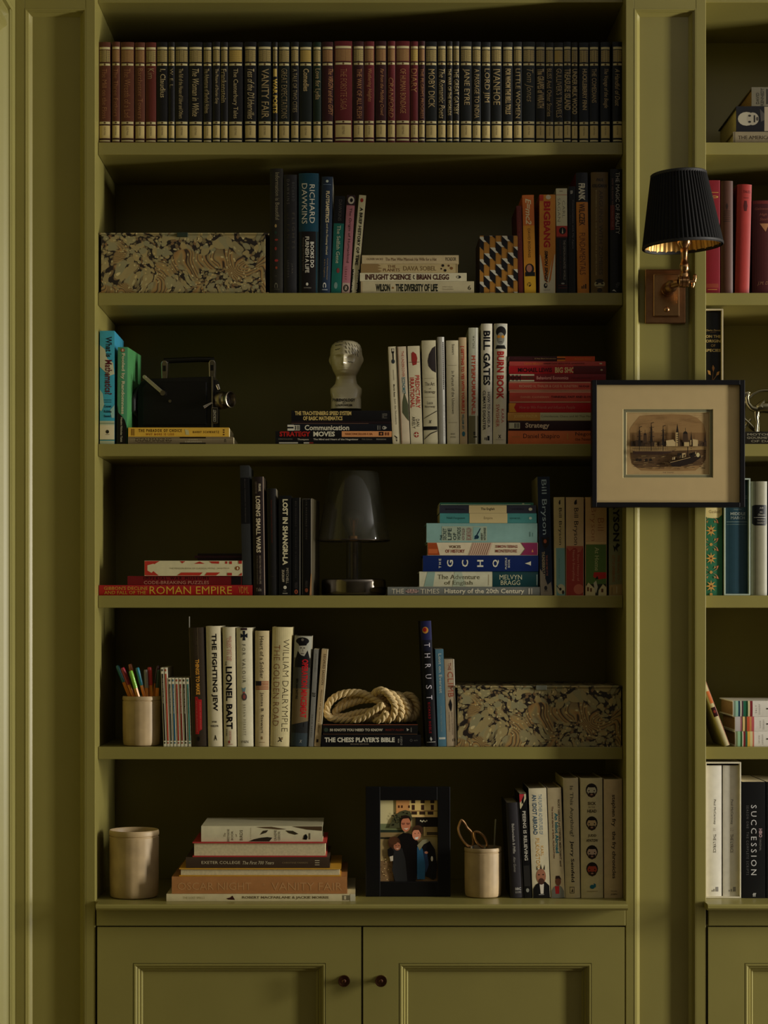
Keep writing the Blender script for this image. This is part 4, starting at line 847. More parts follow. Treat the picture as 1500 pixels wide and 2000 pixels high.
stack(3, [
 dict(box=(757, 1054.5, 1145.5, 1162), col=(120, 122, 114), art=[T('THE', 765, .22, 789, .78, (206, 196, 170), 's'), E(805, .5, 13, 4, (186, 150, 140)), T('MAM', 793, .28, 817, .76, (90, 90, 84), 's'), T('TIMES', 821, .22, 858, .78, (206, 196, 170), 's'), T('History of the 20th Century', 868, .2, 1024, .92, (214, 204, 176), 'b'), R(1032, .16, 1035, .86, (190, 184, 166)), R(1037, .16, 1040, .86, (170, 164, 146))], kind='hard', depth=0.2, label='long grey hardback of twentieth century history, bottom of its stack'),
 dict(box=(819, 1051, 1115, 1144.8), col=(204, 200, 166), art=[R(962, .0, 1051, 1, (24, 78, 82)), P([(835, .02), (850, .02), (846, .98), (828, .98)], (146, 172, 156)), P([(888, .02), (902, .02), (910, .98), (884, .98)], (176, 188, 160)), T('The Adventure', 855, .2, 937, .5, (110, 106, 80), 's'), T('of English', 868, .6, 924, .94, (110, 106, 80), 's'), R(954, .2, 954.6, .9, (140, 110, 60)), T('MELVYN', 975, .22, 1020, .52, (200, 196, 156), 's'), T('BRAGG', 978, .58, 1016, .88, (200, 196, 156), 's'), R(1048, .2, 1049.5, .9, (150, 160, 150))], kind='hard', label='pale hardback with a dark teal end, titled The Adventure of English'),
 dict(box=(826, 1051.5, 1083, 1114), col=(14, 50, 112), art=[T('THE', 857, .2, 861.5, .8, (214, 210, 190), 'bw', 'u'), T('G', 873, .28, 885, .72, (220, 216, 190), 'b', 'u'), T('C', 902, .28, 914.5, .72, (220, 216, 190), 'b', 'u'), T('H', 932, .28, 944, .72, (220, 216, 190), 'b', 'u'), T('Q', 962, .26, 974.5, .74, (220, 216, 190), 'b', 'u'), T('PUZZLE', 986.5, .14, 990, .86, (190, 190, 180), 'b', 'u'), T('BOOK', 992, .24, 996, .76, (190, 190, 180), 'b', 'u'), P([(1025, .5), (1033, .42), (1037, .36), (1037, .64), (1033, .58)], (214, 208, 180))], kind='hard', bulge=0.001, label='navy blue hardback with widely spaced white letters'),
 dict(box=(835, 1050.5, 1057.5, 1082.5), col=(220, 204, 168), art=[P([(835.5, .02), (853, .02), (859, .98), (835.5, .98)], (172, 84, 34)), R(837, .5, 855, .85, (206, 110, 60)), T('VOICES', 877, .22, 900, .44, (120, 90, 66), 'b'), T('OF HISTORY', 870, .54, 908, .8, (160, 90, 76), 'b'), P([(923, .02), (962, .02), (954, .98), (915, .98)], (206, 176, 148))] + [P([(924.5 + i * 4.1, .04), (925.6 + i * 4.1, .04), (917.6 + i * 4.1, .96), (916.5 + i * 4.1, .96)], (150, 104, 84)) for i in range(9)] + [T('SIMON SEBAG', 968, .2, 1011, .42, (150, 90, 76), 'b'), T('MONTEFIORE', 968, .54, 1010, .78, (150, 90, 76), 'b'), P([(1018, .02), (1050, .02), (1050, .98), (1017, .98), (1026, .5)], (150, 56, 96)), P([(1038, .75), (1040, .5), (1042, .75)], (220, 150, 90))], kind='hard', bulge=0.0012, label='cream hardback with copper and magenta ends, titled Voices of History'),
 dict(box=(833, 1049.5, 1019.5, 1057), col=(138, 178, 168), art=[R(863, .16, 951, .92, (168, 182, 156)), T('THE', 860, .62, 864, .88, (50, 70, 70), 'b', 'u'), T('SECRET', 865, .26, 872, .88, (44, 70, 72), 'b', 'u'), T('LIFE', 874.5, .26, 882, .88, (44, 70, 72), 'b', 'u'), T('OF', 885, .5, 891.5, .88, (44, 70, 72), 'b', 'u'), T('WORDS', 893, .22, 900, .88, (44, 70, 72), 'b', 'u'), T('HOW ENGLISH', 902, .26, 908, .88, (130, 100, 96), 'b', 'u'), T('BECAME ENGLISH', 911, .24, 921, .88, (150, 110, 100), 'b', 'u'), R(924, .2, 938, .86, (138, 178, 168)), P([(926, .8), (937, .28), (939.5, .26), (928, .86)], (30, 60, 80)), E(931, .72, 4.5, 4, (30, 70, 90)), T('HENRY', 939.5, .5, 943, .88, (50, 60, 56), 'b', 'u'), T('HITCHINGS', 945, .24, 949, .88, (50, 60, 56), 'b', 'u'), R(1035, .45, 1036, .7, (80, 120, 112)), R(1040, .5, 1040.8, .7, (80, 120, 112))], kind='hard', bulge=0.0012, label='thick pale aqua hardback about words, in the middle of its stack'),
 dict(box=(859, 1048, 998, 1017), col=(82, 150, 146), art=[R(917, .0, 991, 1, (216, 194, 138)), T('Empire', 945, .34, 962, .7, (120, 100, 60), ''), T('Niall Ferguson', 873, .36, 908, .66, (60, 110, 108), ''), T('HOW BRITAIN', 996, .42, 1016, .62, (60, 104, 100), ''), E(1036, .5, 3, 2.6, (170, 190, 170))], depth=0.125, label='turquoise paperback with a cream middle, titled Empire'),
 dict(box=(858, 1047, 982, 997.4), col=(62, 64, 76), art=[R(916, .0, 989.5, 1, (216, 194, 138)), T('The English', 939, .3, 966, .7, (60, 50, 36), 'b'), T('Jeremy Paxman', 870, .36, 908, .64, (40, 42, 56), ''), T('A PORTRAIT', 1000, .38, 1024, .6, (40, 42, 56), ''), E(1036, .5, 3.6, 3, (190, 184, 150))], depth=0.125, label='slate paperback with a cream middle, titled The English'),
 dict(box=(859, 1042, 976.4, 981.4), col=(52, 104, 84), art=[R(861, .7, 1036, .9, (150, 170, 140)), R(1020, .3, 1024, .6, (180, 170, 130))], depth=0.125, label='very thin dark green booklet on top of the tall history stack'),
])
book(3, (1055.5, 1079.5, 931, 1162), (38, 52, 74), [T('Bill Bryson', .2, 937, .72, 1044, (170, 190, 196), ''), P([(.2, 1048), (.5, 1052), (.85, 1048), (.8, 1064), (.5, 1072), (.3, 1066)], (46, 34, 28)), E(.5, 1057, 3, 4, (176, 100, 66)), T('THUNDERBOLT KID', .2, 1077, .44, 1130, (170, 156, 124), 'B'), T('THE LIFE AND TIMES OF THE', .52, 1084, .66, 1124, (170, 110, 90), 'b'), P([(0.02, 1110), (.3, 1120), (.6, 1142), (.9, 1136), (.98, 1162), (.02, 1162)], (150, 140, 122)), E(.45, 1148, 3, 4.5, (60, 60, 66)), R(.3, 1153, .6, 1154, (60, 60, 60))], lean=tilt(-6, 231), y=0.048, depth=0.14, side=(170, 160, 128), label='tall navy paperback with light blue lettering beside the history stack', name='paperback_book')
book(3, (1083, 1104, 971, 1162), (196, 176, 124), [R(.18, 1070, .98, 1162, (120, 164, 158)), R(.02, 1070, .18, 1162, (200, 190, 140)), T('Bill Bryson', .38, 992, .74, 1064, (60, 52, 34), ''), P([(.45, 982), (.5, 978), (.6, 976), (.62, 984), (.5, 986)], (40, 34, 26)), T('Notes from a Small Island', .4, 1090, .55, 1130, (90, 140, 130), 's'), E(.62, 1150, 8, 10, (190, 184, 146)), E(.55, 1150, 2.4, 3, (50, 44, 34)), E(.8, 1156, 2.4, 4, (60, 50, 40)), P([(.2, 1142), (.6, 1152), (.58, 1153), (.18, 1144)], (50, 70, 70))], lean=tilt(-1.5, 190), y=0.048, depth=0.125, label='cream paperback with a soft teal lower half in the row under the picture', name='paperback_book')
book(3, (1105.5, 1140, 971, 1162), (204, 172, 128), [R(.02, 1069, .98, 1162, (166, 66, 54)), P([(.02, 1068), (.2, 1076), (.5, 1068), (.8, 1078), (.98, 1068), (.98, 1066), (.02, 1066)], (186, 100, 76)), T('Bill Bryson', .38, 992, .7, 1064, (66, 50, 34), ''), P([(.45, 983), (.5, 978), (.6, 975), (.62, 984), (.5, 986)], (50, 34, 26)), T('A Short History of', .6, 1074, .75, 1134, (206, 140, 116), ''), T('Nearly Everything', .34, 1074, .5, 1134, (206, 140, 116), ''), E(.72, 1150, 10, 10, (196, 110, 84))], y=0.048, depth=0.13, label='cream paperback with a brick red lower half in the row under the picture', name='paperback_book')
book(3, (1143.5, 1185, 971, 1162), (206, 166, 116), [T('Bryson', .2, 990, .5, 1056, (166, 104, 64), 'l'), T('Bill', .58, 1012, .86, 1036, (166, 104, 64), 'l'), R(.02, 1059, .98, 1061, (220, 190, 130)), R(.02, 1063, .98, 1162, (96, 124, 62)), T('At Home', .44, 1068, .64, 1114, (186, 186, 130), 's'), P([(.36, 1126), (.4, 1117), (.98, 1117), (.98, 1129), (.6, 1131)], (196, 50, 40)), P([(.45, 1131), (.55, 1124), (.62, 1130)], (30, 24, 24)), R(.02, 1140, .98, 1162, (56, 56, 36)), P([(.02, 1162), (.02, 1145), (.14, 1137), (.46, 1150), (.46, 1162)], (206, 190, 140)), R(.08, 1146, .16, 1154, (110, 70, 30)), R(.22, 1148, .3, 1155, (110, 70, 30)), P([(.6, 1162), (.62, 1152), (.82, 1140), (.98, 1146), (.98, 1162)], (206, 190, 140)), R(.74, 1149, .84, 1156, (110, 70, 30)), P([(.38, 1138), (.5, 1133), (.58, 1146), (.5, 1158), (.42, 1150)], (186, 180, 150))], y=0.048, depth=0.14, kind='hard', bulge=0.0008, label='wide cream and green hardback with small houses at its foot, under the picture', name='hardback_book')
book(3, (1189.5, 1215.5, 965, 1162), (134, 134, 100), [T('BRYSON', .3, 968, .78, 1057, (26, 20, 24), 'B'), P([(.3, 1064), (.45, 1068), (.6, 1060), (.85, 1064), (.62, 1070), (.66, 1078), (.5, 1072), (.4, 1078)], (34, 26, 24)), T('THE ROAD TO', .62, 1084, .8, 1132, (150, 104, 60), 'b'), T('LITTLE DRIBBLING', .24, 1084, .44, 1136, (150, 104, 60), 'b'), P([(.02, 1142), (.98, 1140), (.98, 1162), (.02, 1162)], (170, 144, 96)), R(.2, 1146, .24, 1160, (110, 90, 50)), R(.55, 1144, .6, 1158, (190, 180, 150))], y=0.049, depth=0.14, kind='hard', bulge=0.0008, label='grey-green hardback in black capitals at the end of the fourth shelf', name='hardback_book')

# --- fifth shelf: slim annuals, then the cream row
sl = [(319.5, 325, 1304, 5.2, (40, 40, 38), 'black-striped taller slim booklet'), (325.8, 331.3, 1304, 4.8, (196, 74, 58), 'red-striped taller slim booklet'),
      (332.2, 337.6, 1324, 4.2, (74, 82, 76), 'grey-striped slim booklet beside the two taller ones'), (338.8, 344.8, 1324, 4.6, (40, 104, 136), 'blue-striped slim booklet'), (346, 352, 1324, 4.6, (176, 70, 58), 'red-striped slim booklet after the blue-striped one'),
      (353, 359, 1324, 4.6, (140, 54, 40), 'rust-striped slim booklet'), (360.2, 366.2, 1324, 4.8, (54, 40, 30), 'dark brown-striped slim booklet'), (368, 374, 1324, 5.2, (74, 140, 132), 'teal-striped slim booklet against the dark annual')]
for x0, x1, yt_, ln, c_, lb in sl:
    book(4, (x0, x1, yt_, 1458), (220, 212, 180), [R(.25, yt_ + 12, .78, 1447, c_), E(.5, yt_ + 5, 1.4, 2.4, c_), E(.5, 1451, 1.4, 1.8, c_), T('The Story of the Things', .35, yt_ + 20, .7, yt_ + 70, (200, 190, 160) if sum(c_) < 300 else (60, 50, 40), '')], lean=-tilt(ln * 0.95, 134), y=0.052, depth=0.13, kind='hard', bulge=0.0002, label=lb + ' on the fifth shelf', group='slim striped booklets beside the pen pot', name='slim_book')
book(4, (375.5, 405, 1226, 1458), (72, 60, 44), [T('MORE THAN', .42, 1243, .62, 1280, (92, 80, 60), ''), T('THINGS TO MAKE', .36, 1288, .62, 1357, (222, 156, 60), 'B'), P([(.28, 1361), (.45, 1361), (.5, 1366), (.72, 1367), (.68, 1425), (.5, 1428), (.48, 1434), (.24, 1434)], (186, 40, 42)), T('MORE AND MORE', .56, 1372, .64, 1424, (210, 110, 100), ''), T('ARTHUR BURRANDE', .32, 1368, .4, 1430, (200, 110, 100), ''), E(.42, 1443, 3, 4.4, (30, 22, 16)), R(.0, 1226, .05, 1458, (110, 90, 66)), R(.55, 1226, .58, 1290, (110, 96, 72))], lean=tilt(-7, 232), y=0.049, depth=0.16, kind='hard', side=(84, 26, 26), label='dark worn annual titled Things to Make', name='hardback_book')
C1 = (218, 206, 168); C2 = (222, 212, 176)
book(4, (406.5, 435, 1223, 1458), C1, [T('THE FIGHTING JEW', .3, 1238, .72, 1389, (40, 34, 28), 'B'), T('WYNN', .28, 1408, .62, 1412, (60, 50, 40), 'b', 'h'), T('WHEELDON', .18, 1416, .72, 1420, (60, 50, 40), 'b', 'h'), T('A', .42, 1436, .62, 1446, (30, 24, 20), 'sb', 'h')], lean=tilt(-4.5, 235), y=0.048, depth=0.15, kind='hard', label='cream hardback in rugged black capitals directly after the dark annual', name='hardback_book')
book(4, (437.5, 462, 1225, 1458), C1, [T('LIONEL BART', .2, 1302, .72, 1424, (24, 22, 30), 'B'), T('THE', .16, 1291, .3, 1300, (40, 34, 32), 'b'), T('FINGS AINT WOT THEY', .5, 1243, .7, 1292, (196, 110, 100), ''), T('USED TO BE', .3, 1247, .48, 1290, (200, 130, 116), ''), T('STORY', .16, 1424, .28, 1438, (24, 22, 30), 'b'), T('CAROLINE STAFFORD', .42, 1427, .6, 1446, (190, 110, 96), ''), E(.42, 1449, 2.2, 3, (170, 80, 66)), R(.25, 1453, .7, 1454, (170, 110, 96))], lean=tilt(-3, 233), y=0.048, depth=0.15, kind='hard', label='cream hardback with fat blue-black capitals and faint red lines', name='hardback_book')
book(4, (464, 495, 1226, 1458), C2, [R(.26, 1226.5, .68, 1231, (70, 50, 56)), P([(.4, 1232), (.56, 1232), (.54, 1240), (.7, 1237), (.7, 1246), (.54, 1244), (.57, 1251), (.38, 1251), (.42, 1244), (.26, 1246), (.26, 1237), (.42, 1240)], (38, 44, 58)), T('FOR VALOUR', .36, 1258, .56, 1334, (90, 90, 80), 'sw'), P([(.28, 1342), (.4, 1345), (.56, 1342), (.5, 1352), (.36, 1352)], (120, 150, 160)), R(.38, 1351, .5, 1358, (186, 80, 80)), E(.45, 1361, 5.5, 7.5, (104, 90, 88)), E(.45, 1361, 2.6, 4, (170, 90, 84)), T('BRYAN PERRETT', .4, 1376, .54, 1436, (150, 144, 122), 'w'), T('W&N', .2, 1446, .7, 1451, (110, 104, 84), 's', 'h')], lean=tilt(-2.5, 232), y=0.048, depth=0.15, kind='hard', label='cream hardback titled For Valour with a cross and a medal', name='hardback_book')
book(4, (498.2, 525.5, 1232, 1458), (216, 194, 148), [T('Heart of a Soldier', .36, 1242, .62, 1325, (70, 50, 36), 's'), R(.03, 1330, .97, 1347, (206, 176, 130)), R(.03, 1330, .45, 1339, (60, 50, 60))] + [R(.03 if i > 2 else .45, 1330.4 + 3 * i, .97, 1331.8 + 3 * i, (166, 84, 60)) for i in range(6)] + [T('James B. Stewart', .36, 1352, .62, 1432, (70, 50, 36), 's'), E(.5, 1441, 1.2, 3.4, (150, 120, 80)), R(.3, 1449, .7, 1450, (170, 140, 100))], y=0.048, depth=0.15, kind='hard', label='tan hardback titled Heart of a Soldier with a small flag', name='hardback_book')
book(4, (527.5, 565.5, 1225, 1458), (224, 208, 154), [T('WILLIAM DALRYMPLE', .58, 1249, .88, 1429, (70, 60, 40), 'l'), T('THE GOLDEN ROAD', .1, 1260, .42, 1418, (150, 84, 56), 'l'), T('x', .38, 1440, .66, 1449, (50, 44, 34), 'i', 'h'), E(.58, 1443, 2.4, 2.4, (150, 130, 90))], lean=tilt(4.5, 233), y=0.048, depth=0.155, kind='hard', label='thickest cream hardback titled The Golden Road', name='hardback_book')
book(4, (567, 601.5, 1242, 1458), (118, 112, 96), [R(.02, 1243, .98, 1285, (176, 174, 156)),  P([(.08, 1292), (.22, 1272), (.42, 1280), (.6, 1282), (.78, 1270), (.95, 1290), (.95, 1305), (.08, 1305)], (30, 28, 32)), E(.49, 1268, 8.2, 12.5, (178, 172, 152)), E(.49, 1277, 4, 1.2, (120, 110, 100)), E(.4, 1266, 1.8, 1.1, (70, 64, 60)), E(.58, 1266, 1.8, 1.1, (70, 64, 60)), P([(.5, 1266), (.55, 1273), (.48, 1273)], (140, 134, 118)), E(.47, 1252.5, 13, 7.2, (26, 22, 26)), P([(.22, 1257), (.75, 1256), (.7, 1261), (.3, 1262)], (18, 16, 20)), E(.47, 1250, 2.6, 2.6, (120, 114, 100)), R(.02, 1304, .98, 1345, (88, 86, 76)), R(.02, 1345, .98, 1416, (130, 112, 80)), P([(.02, 1416), (.98, 1408), (.98, 1440), (.02, 1432)], (52, 54, 52)), R(.02, 1432, .98, 1458, (66, 78, 82)), T('OPERATION MINCEMEAT', .48, 1288, .84, 1402, (196, 38, 44), 'B'), T('BEN MACINTYRE', .18, 1326, .32, 1366, (24, 20, 20), 'B'), R(.68, 1412, .72, 1420, (20, 16, 16)), T('x', .5, 1445, .66, 1451, (150, 150, 140), 'i', 'h')], lean=tilt(8, 216), y=0.048, depth=0.15, kind='hard', side=(196, 188, 160), label='hardback with a naval officer in a cap and red lettering', name='hardback_book')
book(4, (602.6, 612, 1268, 1458), (140, 138, 130), [T('Some Desperate Glory', .4, 1277, .62, 1312, (70, 68, 62), 's'), T('TLS', .15, 1353, .85, 1361, (30, 28, 26), 'b', 'h'), T('DAVID BARNES', .35, 1396, .6, 1440, (80, 78, 70), 'w')], lean=tilt(10.5, 190), y=0.049, depth=0.125, label='slim light grey paperback leaning after the officer portrait', name='paperback_book')
book(4, (613.5, 625.6, 1268, 1458), (196, 170, 126), [T('SIEGFRIED SASSOON', .4, 1277, .75, 1338, (80, 60, 40), 's'), T('Memoirs of an Infantry Officer', .35, 1347, .62, 1432, (110, 84, 54), 's'), R(.3, 1444, .62, 1450, (60, 44, 34)), R(.9, 1268, 1, 1458, (224, 210, 176))], lean=tilt(15, 190), y=0.049, depth=0.12, side=(206, 190, 150), label='slim tan paperback leaning at the end of the cream row, beside the rope', name='paperback_book')
z_rope = stack(4, [
 dict(box=(628, 822, 1435, 1458), col=(20, 19, 23), art=[T("THE CHESS PLAYER'S BIBLE", 634, .2, 771, .62, (216, 210, 186), 'B'), T('SECOND EDITION', 684, .72, 720, .84, (130, 120, 104), 'b'), T('FOR', 777, .3, 780, .66, (170, 166, 150), 'b', 'u'), T('EVERY', 782, .1, 786, .86, (130, 126, 116), 'b', 'u'), E(803, .46, 2.6, 2.6, (96, 94, 90)), E(803, .46, 1.8, 1.8, (20, 19, 23)), T('apple', 808, .38, 816, .54, (110, 108, 100), '')], kind='hard', bulge=0.0005, label="black hardback titled The Chess Player's Bible"),
 dict(box=(631, 816, 1414.5, 1434.6), col=(24, 22, 22), art=[T('50 KNOTS YOU NEED TO KNOW', 644, .4, 748, .66, (196, 186, 160), 'sB'), T('MARTY ALLEN', 753, .42, 788, .62, (120, 56, 44), 'b'), E(637, .52, 4.5, 4, (66, 80, 66)), R(631, .0, 816, .05, (150, 80, 50)), R(631, .93, 815, .96, (130, 90, 60)), P([(794, .35), (799, .5), (795, .65)], (180, 176, 160)), R(802, .3, 804, .75, (110, 106, 96))], kind='hard', bulge=0.0005, depth=0.12, label='black hardback titled 50 Knots You Need to Know under the rope'),
])
book(4, (832, 853, 1213, 1458), (20, 20, 28), [R(.0, 1213, 1, 1250, (46, 50, 100)), P([(0, 1250), (1, 1250), (.9, 1272), (.1, 1272)], (34, 36, 62)), E(.42, 1231, 6, 6.6, (206, 146, 60)), E(.38, 1230, 3.6, 4.2, (186, 44, 40))] + [T(ch, .25, 1256 + i * 20.5, .78, 1262 + i * 20.5 + 2, (206, 200, 210), '') for i, ch in enumerate('THRUST')] + [T('RICHARD NOBLE', .34, 1372, .58, 1432, (150, 36, 44), 'Bw'), P([(.4, 1443), (.5, 1439), (.62, 1444), (.5, 1448)], (190, 190, 180)), R(.1, 1449, .9, 1450, (190, 186, 176))], lean=tilt(-11, 245), y=0.048, depth=0.15, kind='hard', side=(28, 26, 28), label='tall blue and black hardback titled Thrust', name='hardback_book')
book(4, (856, 872, 1268, 1458), (92, 132, 150), [T('Lost on Everest', .36, 1277, .72, 1354, (206, 206, 186), 's'), T('PETER FIRSTBROOK', .36, 1379, .56, 1430, (140, 160, 160), 's'), R(.1, 1440, .9, 1444, (196, 200, 190))], lean=tilt(-6, 190), y=0.049, depth=0.125, side=(30, 44, 50), label='light blue paperback titled Lost on Everest', name='paperback_book')
book(4, (873, 892.5, 1288, 1458), (186, 166, 136), [T('THE', .36, 1295, .66, 1309, (150, 60, 50), ''), T('CLIMB', .3, 1312, .84, 1362, (176, 96, 74), ''), P([(.3, 1376), (.5, 1365), (.66, 1376), (.6, 1386), (.52, 1390), (.4, 1384)], (40, 38, 40)), T('ANATOLI BOUKREEV', .56, 1391, .68, 1436, (120, 100, 84), ''), T('G WESTON DEWALT', .28, 1391, .4, 1430, (120, 100, 84), ''), T('13', .6, 1443, .84, 1448, (60, 50, 44), 'b', 'h'), R(.9, 1288, 1, 1458, (220, 212, 190))], lean=tilt(-5.5, 170), y=0.049, depth=0.12, label='short tan paperback against the lower marbled box', name='paperback_book')

# --- bottom shelf (stands on the ledge)
YB = 0.038
z_g = stack(5, [
 dict(box=(325, 694, 1746, 1760), col=(212, 198, 152), y=-0.005, kind='hard', depth=0.24, bulge=0.0006, art=[T('THE LOST SPELLS', 357, .34, 400, .66, (180, 164, 120), ''), P([(442, .6), (450, .45), (454, .2), (457, .55), (459, .8), (446, .76)], (80, 40, 34)), T('ROBERT MACFARLANE & JACKIE MORRIS', 473, .28, 642, .72, (130, 116, 84), 'b'), R(669, .15, 683, .85, (130, 122, 96)), R(672, .25, 676, .75, (200, 186, 150)), R(684, .0, 694, 1, (196, 190, 160))], label='long thin cream hardback at the bottom of the lowest stack'),
 dict(box=(335.5, 678, 1712.5, 1745.6), col=(182, 128, 78), y=-0.001, kind='hard', depth=0.23, bulge=0.001, art=[T('OSCAR NIGHT', 347, .34, 491, .78, (196, 148, 98), ''), T('*', 512, .4, 518, .6, (196, 148, 98), 'b'), T('VANITY FAIR', 530, .34, 668, .8, (196, 148, 98), '')], label='tan hardback with large lettering pressed into its spine'),
 dict(box=(350, 666, 1696, 1712), col=(214, 160, 54), y=0.002, kind='hard', depth=0.21, fore=True, label='yellow hardback lying with its page edges outward'),
 dict(box=(363, 644, 1674, 1695), col=(86, 68, 52), y=0.003, kind='hard', depth=0.19, bulge=0.001, art=[T('EXETER COLLEGE', 393.5, .36, 469, .62, (206, 190, 156), 's'), T('The First 700 Years', 474, .36, 535, .66, (206, 190, 156), 'si'), T('CHRISTINE FARREN', 551, .44, 601, .58, (150, 128, 96), ''), R(615, .28, 624, .34, (196, 180, 146)), R(615, .48, 624, .54, (196, 180, 146)), R(615, .68, 624, .74, (196, 180, 146))], label='dark brown college history with small white lettering'),
 dict(box=(376, 638, 1644, 1673), col=(196, 70, 66), y=0.004, kind='hard', depth=0.18, fore=True, label='red hardback lying with its page edges outward'),
 dict(box=(393, 630, 1613, 1643.5), col=(216, 206, 166), y=0.009, kind='hard', depth=0.16, bulge=0.0012, art=[T('The', 437, .45, 441, .68, (120, 100, 70), 'i', 'u'), T('BEDSIDE', 444, .2, 448, .98, (90, 76, 54), 's', 'u'), T('BOOK', 451.5, .3, 455.5, .9, (90, 76, 54), 's', 'u'), T('of', 460, .5, 463, .68, (120, 100, 70), 'i', 'u'), T('BIRDS', 468.5, .25, 474, .92, (90, 76, 54), 's', 'u'), T('An Avian Miscellany', 489, .1, 491, .85, (140, 120, 90), '', 'u'), P([(486, .98), (496, .84), (510, .74), (522, .7), (532, .74), (526, .98)], (66, 58, 44)), P([(508, .55), (514, .3), (524, .25), (520, .42)], (76, 66, 46)), P([(558, .28), (572, .3), (583, .5), (576, .55), (564, .44)], (76, 66, 46)), P([(500, .06), (530, .04), (560, .2), (545, .22), (515, .14)], (110, 90, 60)), T('GRAEME', 536, .25, 540.5, .95, (90, 76, 54), 's', 'u'), T('GIBSON', 543, .35, 547.5, .92, (90, 76, 54), 's', 'u'), P([(592, .85), (594, .6), (598, .5), (601, .7), (599, .88)], (26, 22, 18)), R(604, .45, 606, .85, (110, 100, 80)), P([(570, .02), (629, .02), (629, .3), (600, .22)], (96, 76, 50))], label='cream hardback of birds with leaves on its spine, top of the lowest stack'),
])
book(5, (997, 1022.5, 1568, 1753), (66, 62, 66), [T('Baldersdash & Piffle', .36, 1609, .56, 1667, (176, 172, 162), 'b'), T('Alex Games', .36, 1673, .54, 1703, (170, 166, 156), 'i'), T('BBC', .4, 1733, .85, 1738, (170, 166, 158), 'B', 'h'), T('BOOKS', .4, 1740, .85, 1744, (170, 166, 158), '', 'h'), R(.95, 1568, 1, 1753, (120, 116, 120))], lean=tilt(-9, 185), y=YB, depth=0.13, kind='hard', side=(28, 26, 28), label='charcoal hardback leaning beside the scissors pot', name='hardback_book')
book(5, (1024, 1038.5, 1550, 1753), (24, 22, 22), [P([(.02, 1551), (.9, 1551), (.9, 1560), (.1, 1580), (.02, 1578)], (216, 204, 160)), P([(.02, 1551), (.7, 1551), (.1, 1568), (.02, 1566)], (206, 66, 72)), T('PEEING IS RELIEVING', .3, 1584, .75, 1680, (200, 194, 176), 'b'), R(.1, 1690, .9, 1730, (60, 58, 54)), E(.5, 1738, 3, 4, (150, 150, 140))], lean=tilt(-10, 203), y=YB, depth=0.125, side=(30, 26, 26), label='slim black paperback with a red and cream corner', name='paperback_book')
book(5, (1040.5, 1075, 1540, 1753), (228, 216, 176), [T('THE FURTHER ADVENTURES OF', .52, 1552, .72, 1630, (110, 140, 160), ''), T('AN IDIOT ABROAD', .18, 1552, .42, 1630, (70, 104, 130), 'b'), T('KARL', .56, 1652, .72, 1672, (226, 170, 80), ''), T('PILKINGTON', .28, 1637, .5, 1694, (226, 170, 80), ''), P([(.02, 1753), (.04, 1735), (.2, 1727), (.45, 1722), (.75, 1722), (.97, 1730), (.98, 1753)], (30, 28, 30)), P([(.42, 1726), (.66, 1726), (.62, 1745), (.46, 1745)], (226, 216, 196)), E(.52, 1711, 9.4, 15, (176, 120, 92)), E(.52, 1721, 6, 6.5, (96, 64, 50)), E(.4, 1708, 1.6, 1.2, (40, 30, 26)), E(.64, 1708, 1.6, 1.2, (40, 30, 26)), P([(.3, 1700), (.28, 1689), (.35, 1697)], (50, 36, 28)), P([(.5, 1697), (.52, 1686), (.58, 1697)], (50, 36, 28)), P([(.68, 1697), (.76, 1688), (.74, 1700)], (50, 36, 28)), R(.35, 1746, .65, 1747, (180, 176, 170))], lean=tilt(-8, 213), y=YB, depth=0.15, kind='hard', bulge=0.001, side=(30, 26, 26), label='white travel hardback with a bearded man with spiky hair at its foot', name='hardback_book')
book(5, (1076.5, 1103.3, 1539, 1753), (220, 200, 154), [T('RICKY GERVAIS and STEPHEN MERCHANT send', .72, 1562, .86, 1692, (70, 36, 30), 'b'), T('An Idiot Abroad', .46, 1588, .7, 1666, (40, 130, 140), 'B'), T('The travel diaries of KARL PILKINGTON', .26, 1575, .38, 1676, (110, 50, 40), 'b'), P([(.04, 1753), (.06, 1738), (.2, 1732), (.5, 1726), (.8, 1732), (.96, 1740), (.96, 1753)], (140, 140, 130)), P([(.3, 1730), (.62, 1730), (.6, 1745), (.34, 1745)], (196, 50, 56)), E(.55, 1721, 5.6, 8.6, (130, 84, 62)), P([(.35, 1716), (.4, 1710), (.66, 1710), (.8, 1718), (.6, 1715)], (66, 44, 40))], lean=tilt(-7.5, 214), y=YB, depth=0.15, kind='hard', bulge=0.001, side=(30, 26, 26), label='cream travel hardback with a small man in a cap and red shirt at its foot', name='hardback_book')
book(5, (1104, 1133.5, 1520, 1753), (216, 198, 152), [T('Is This Anything?', .36, 1535, .66, 1634, (128, 120, 96), 'b'), T('Jerry Seinfeld', .36, 1642, .64, 1722, (34, 30, 26), 'b'), R(.3, 1731, .62, 1744, (120, 104, 76)), R(.34, 1732.5, .58, 1742.5, (210, 192, 150)), P([(.4, 1741), (.5, 1734), (.55, 1741)], (90, 76, 54))], lean=tilt(-4.2, 233), y=YB, depth=0.16, kind='hard', label='cream hardback with a question in grey and a name in bold black', name='hardback_book')
faces = []
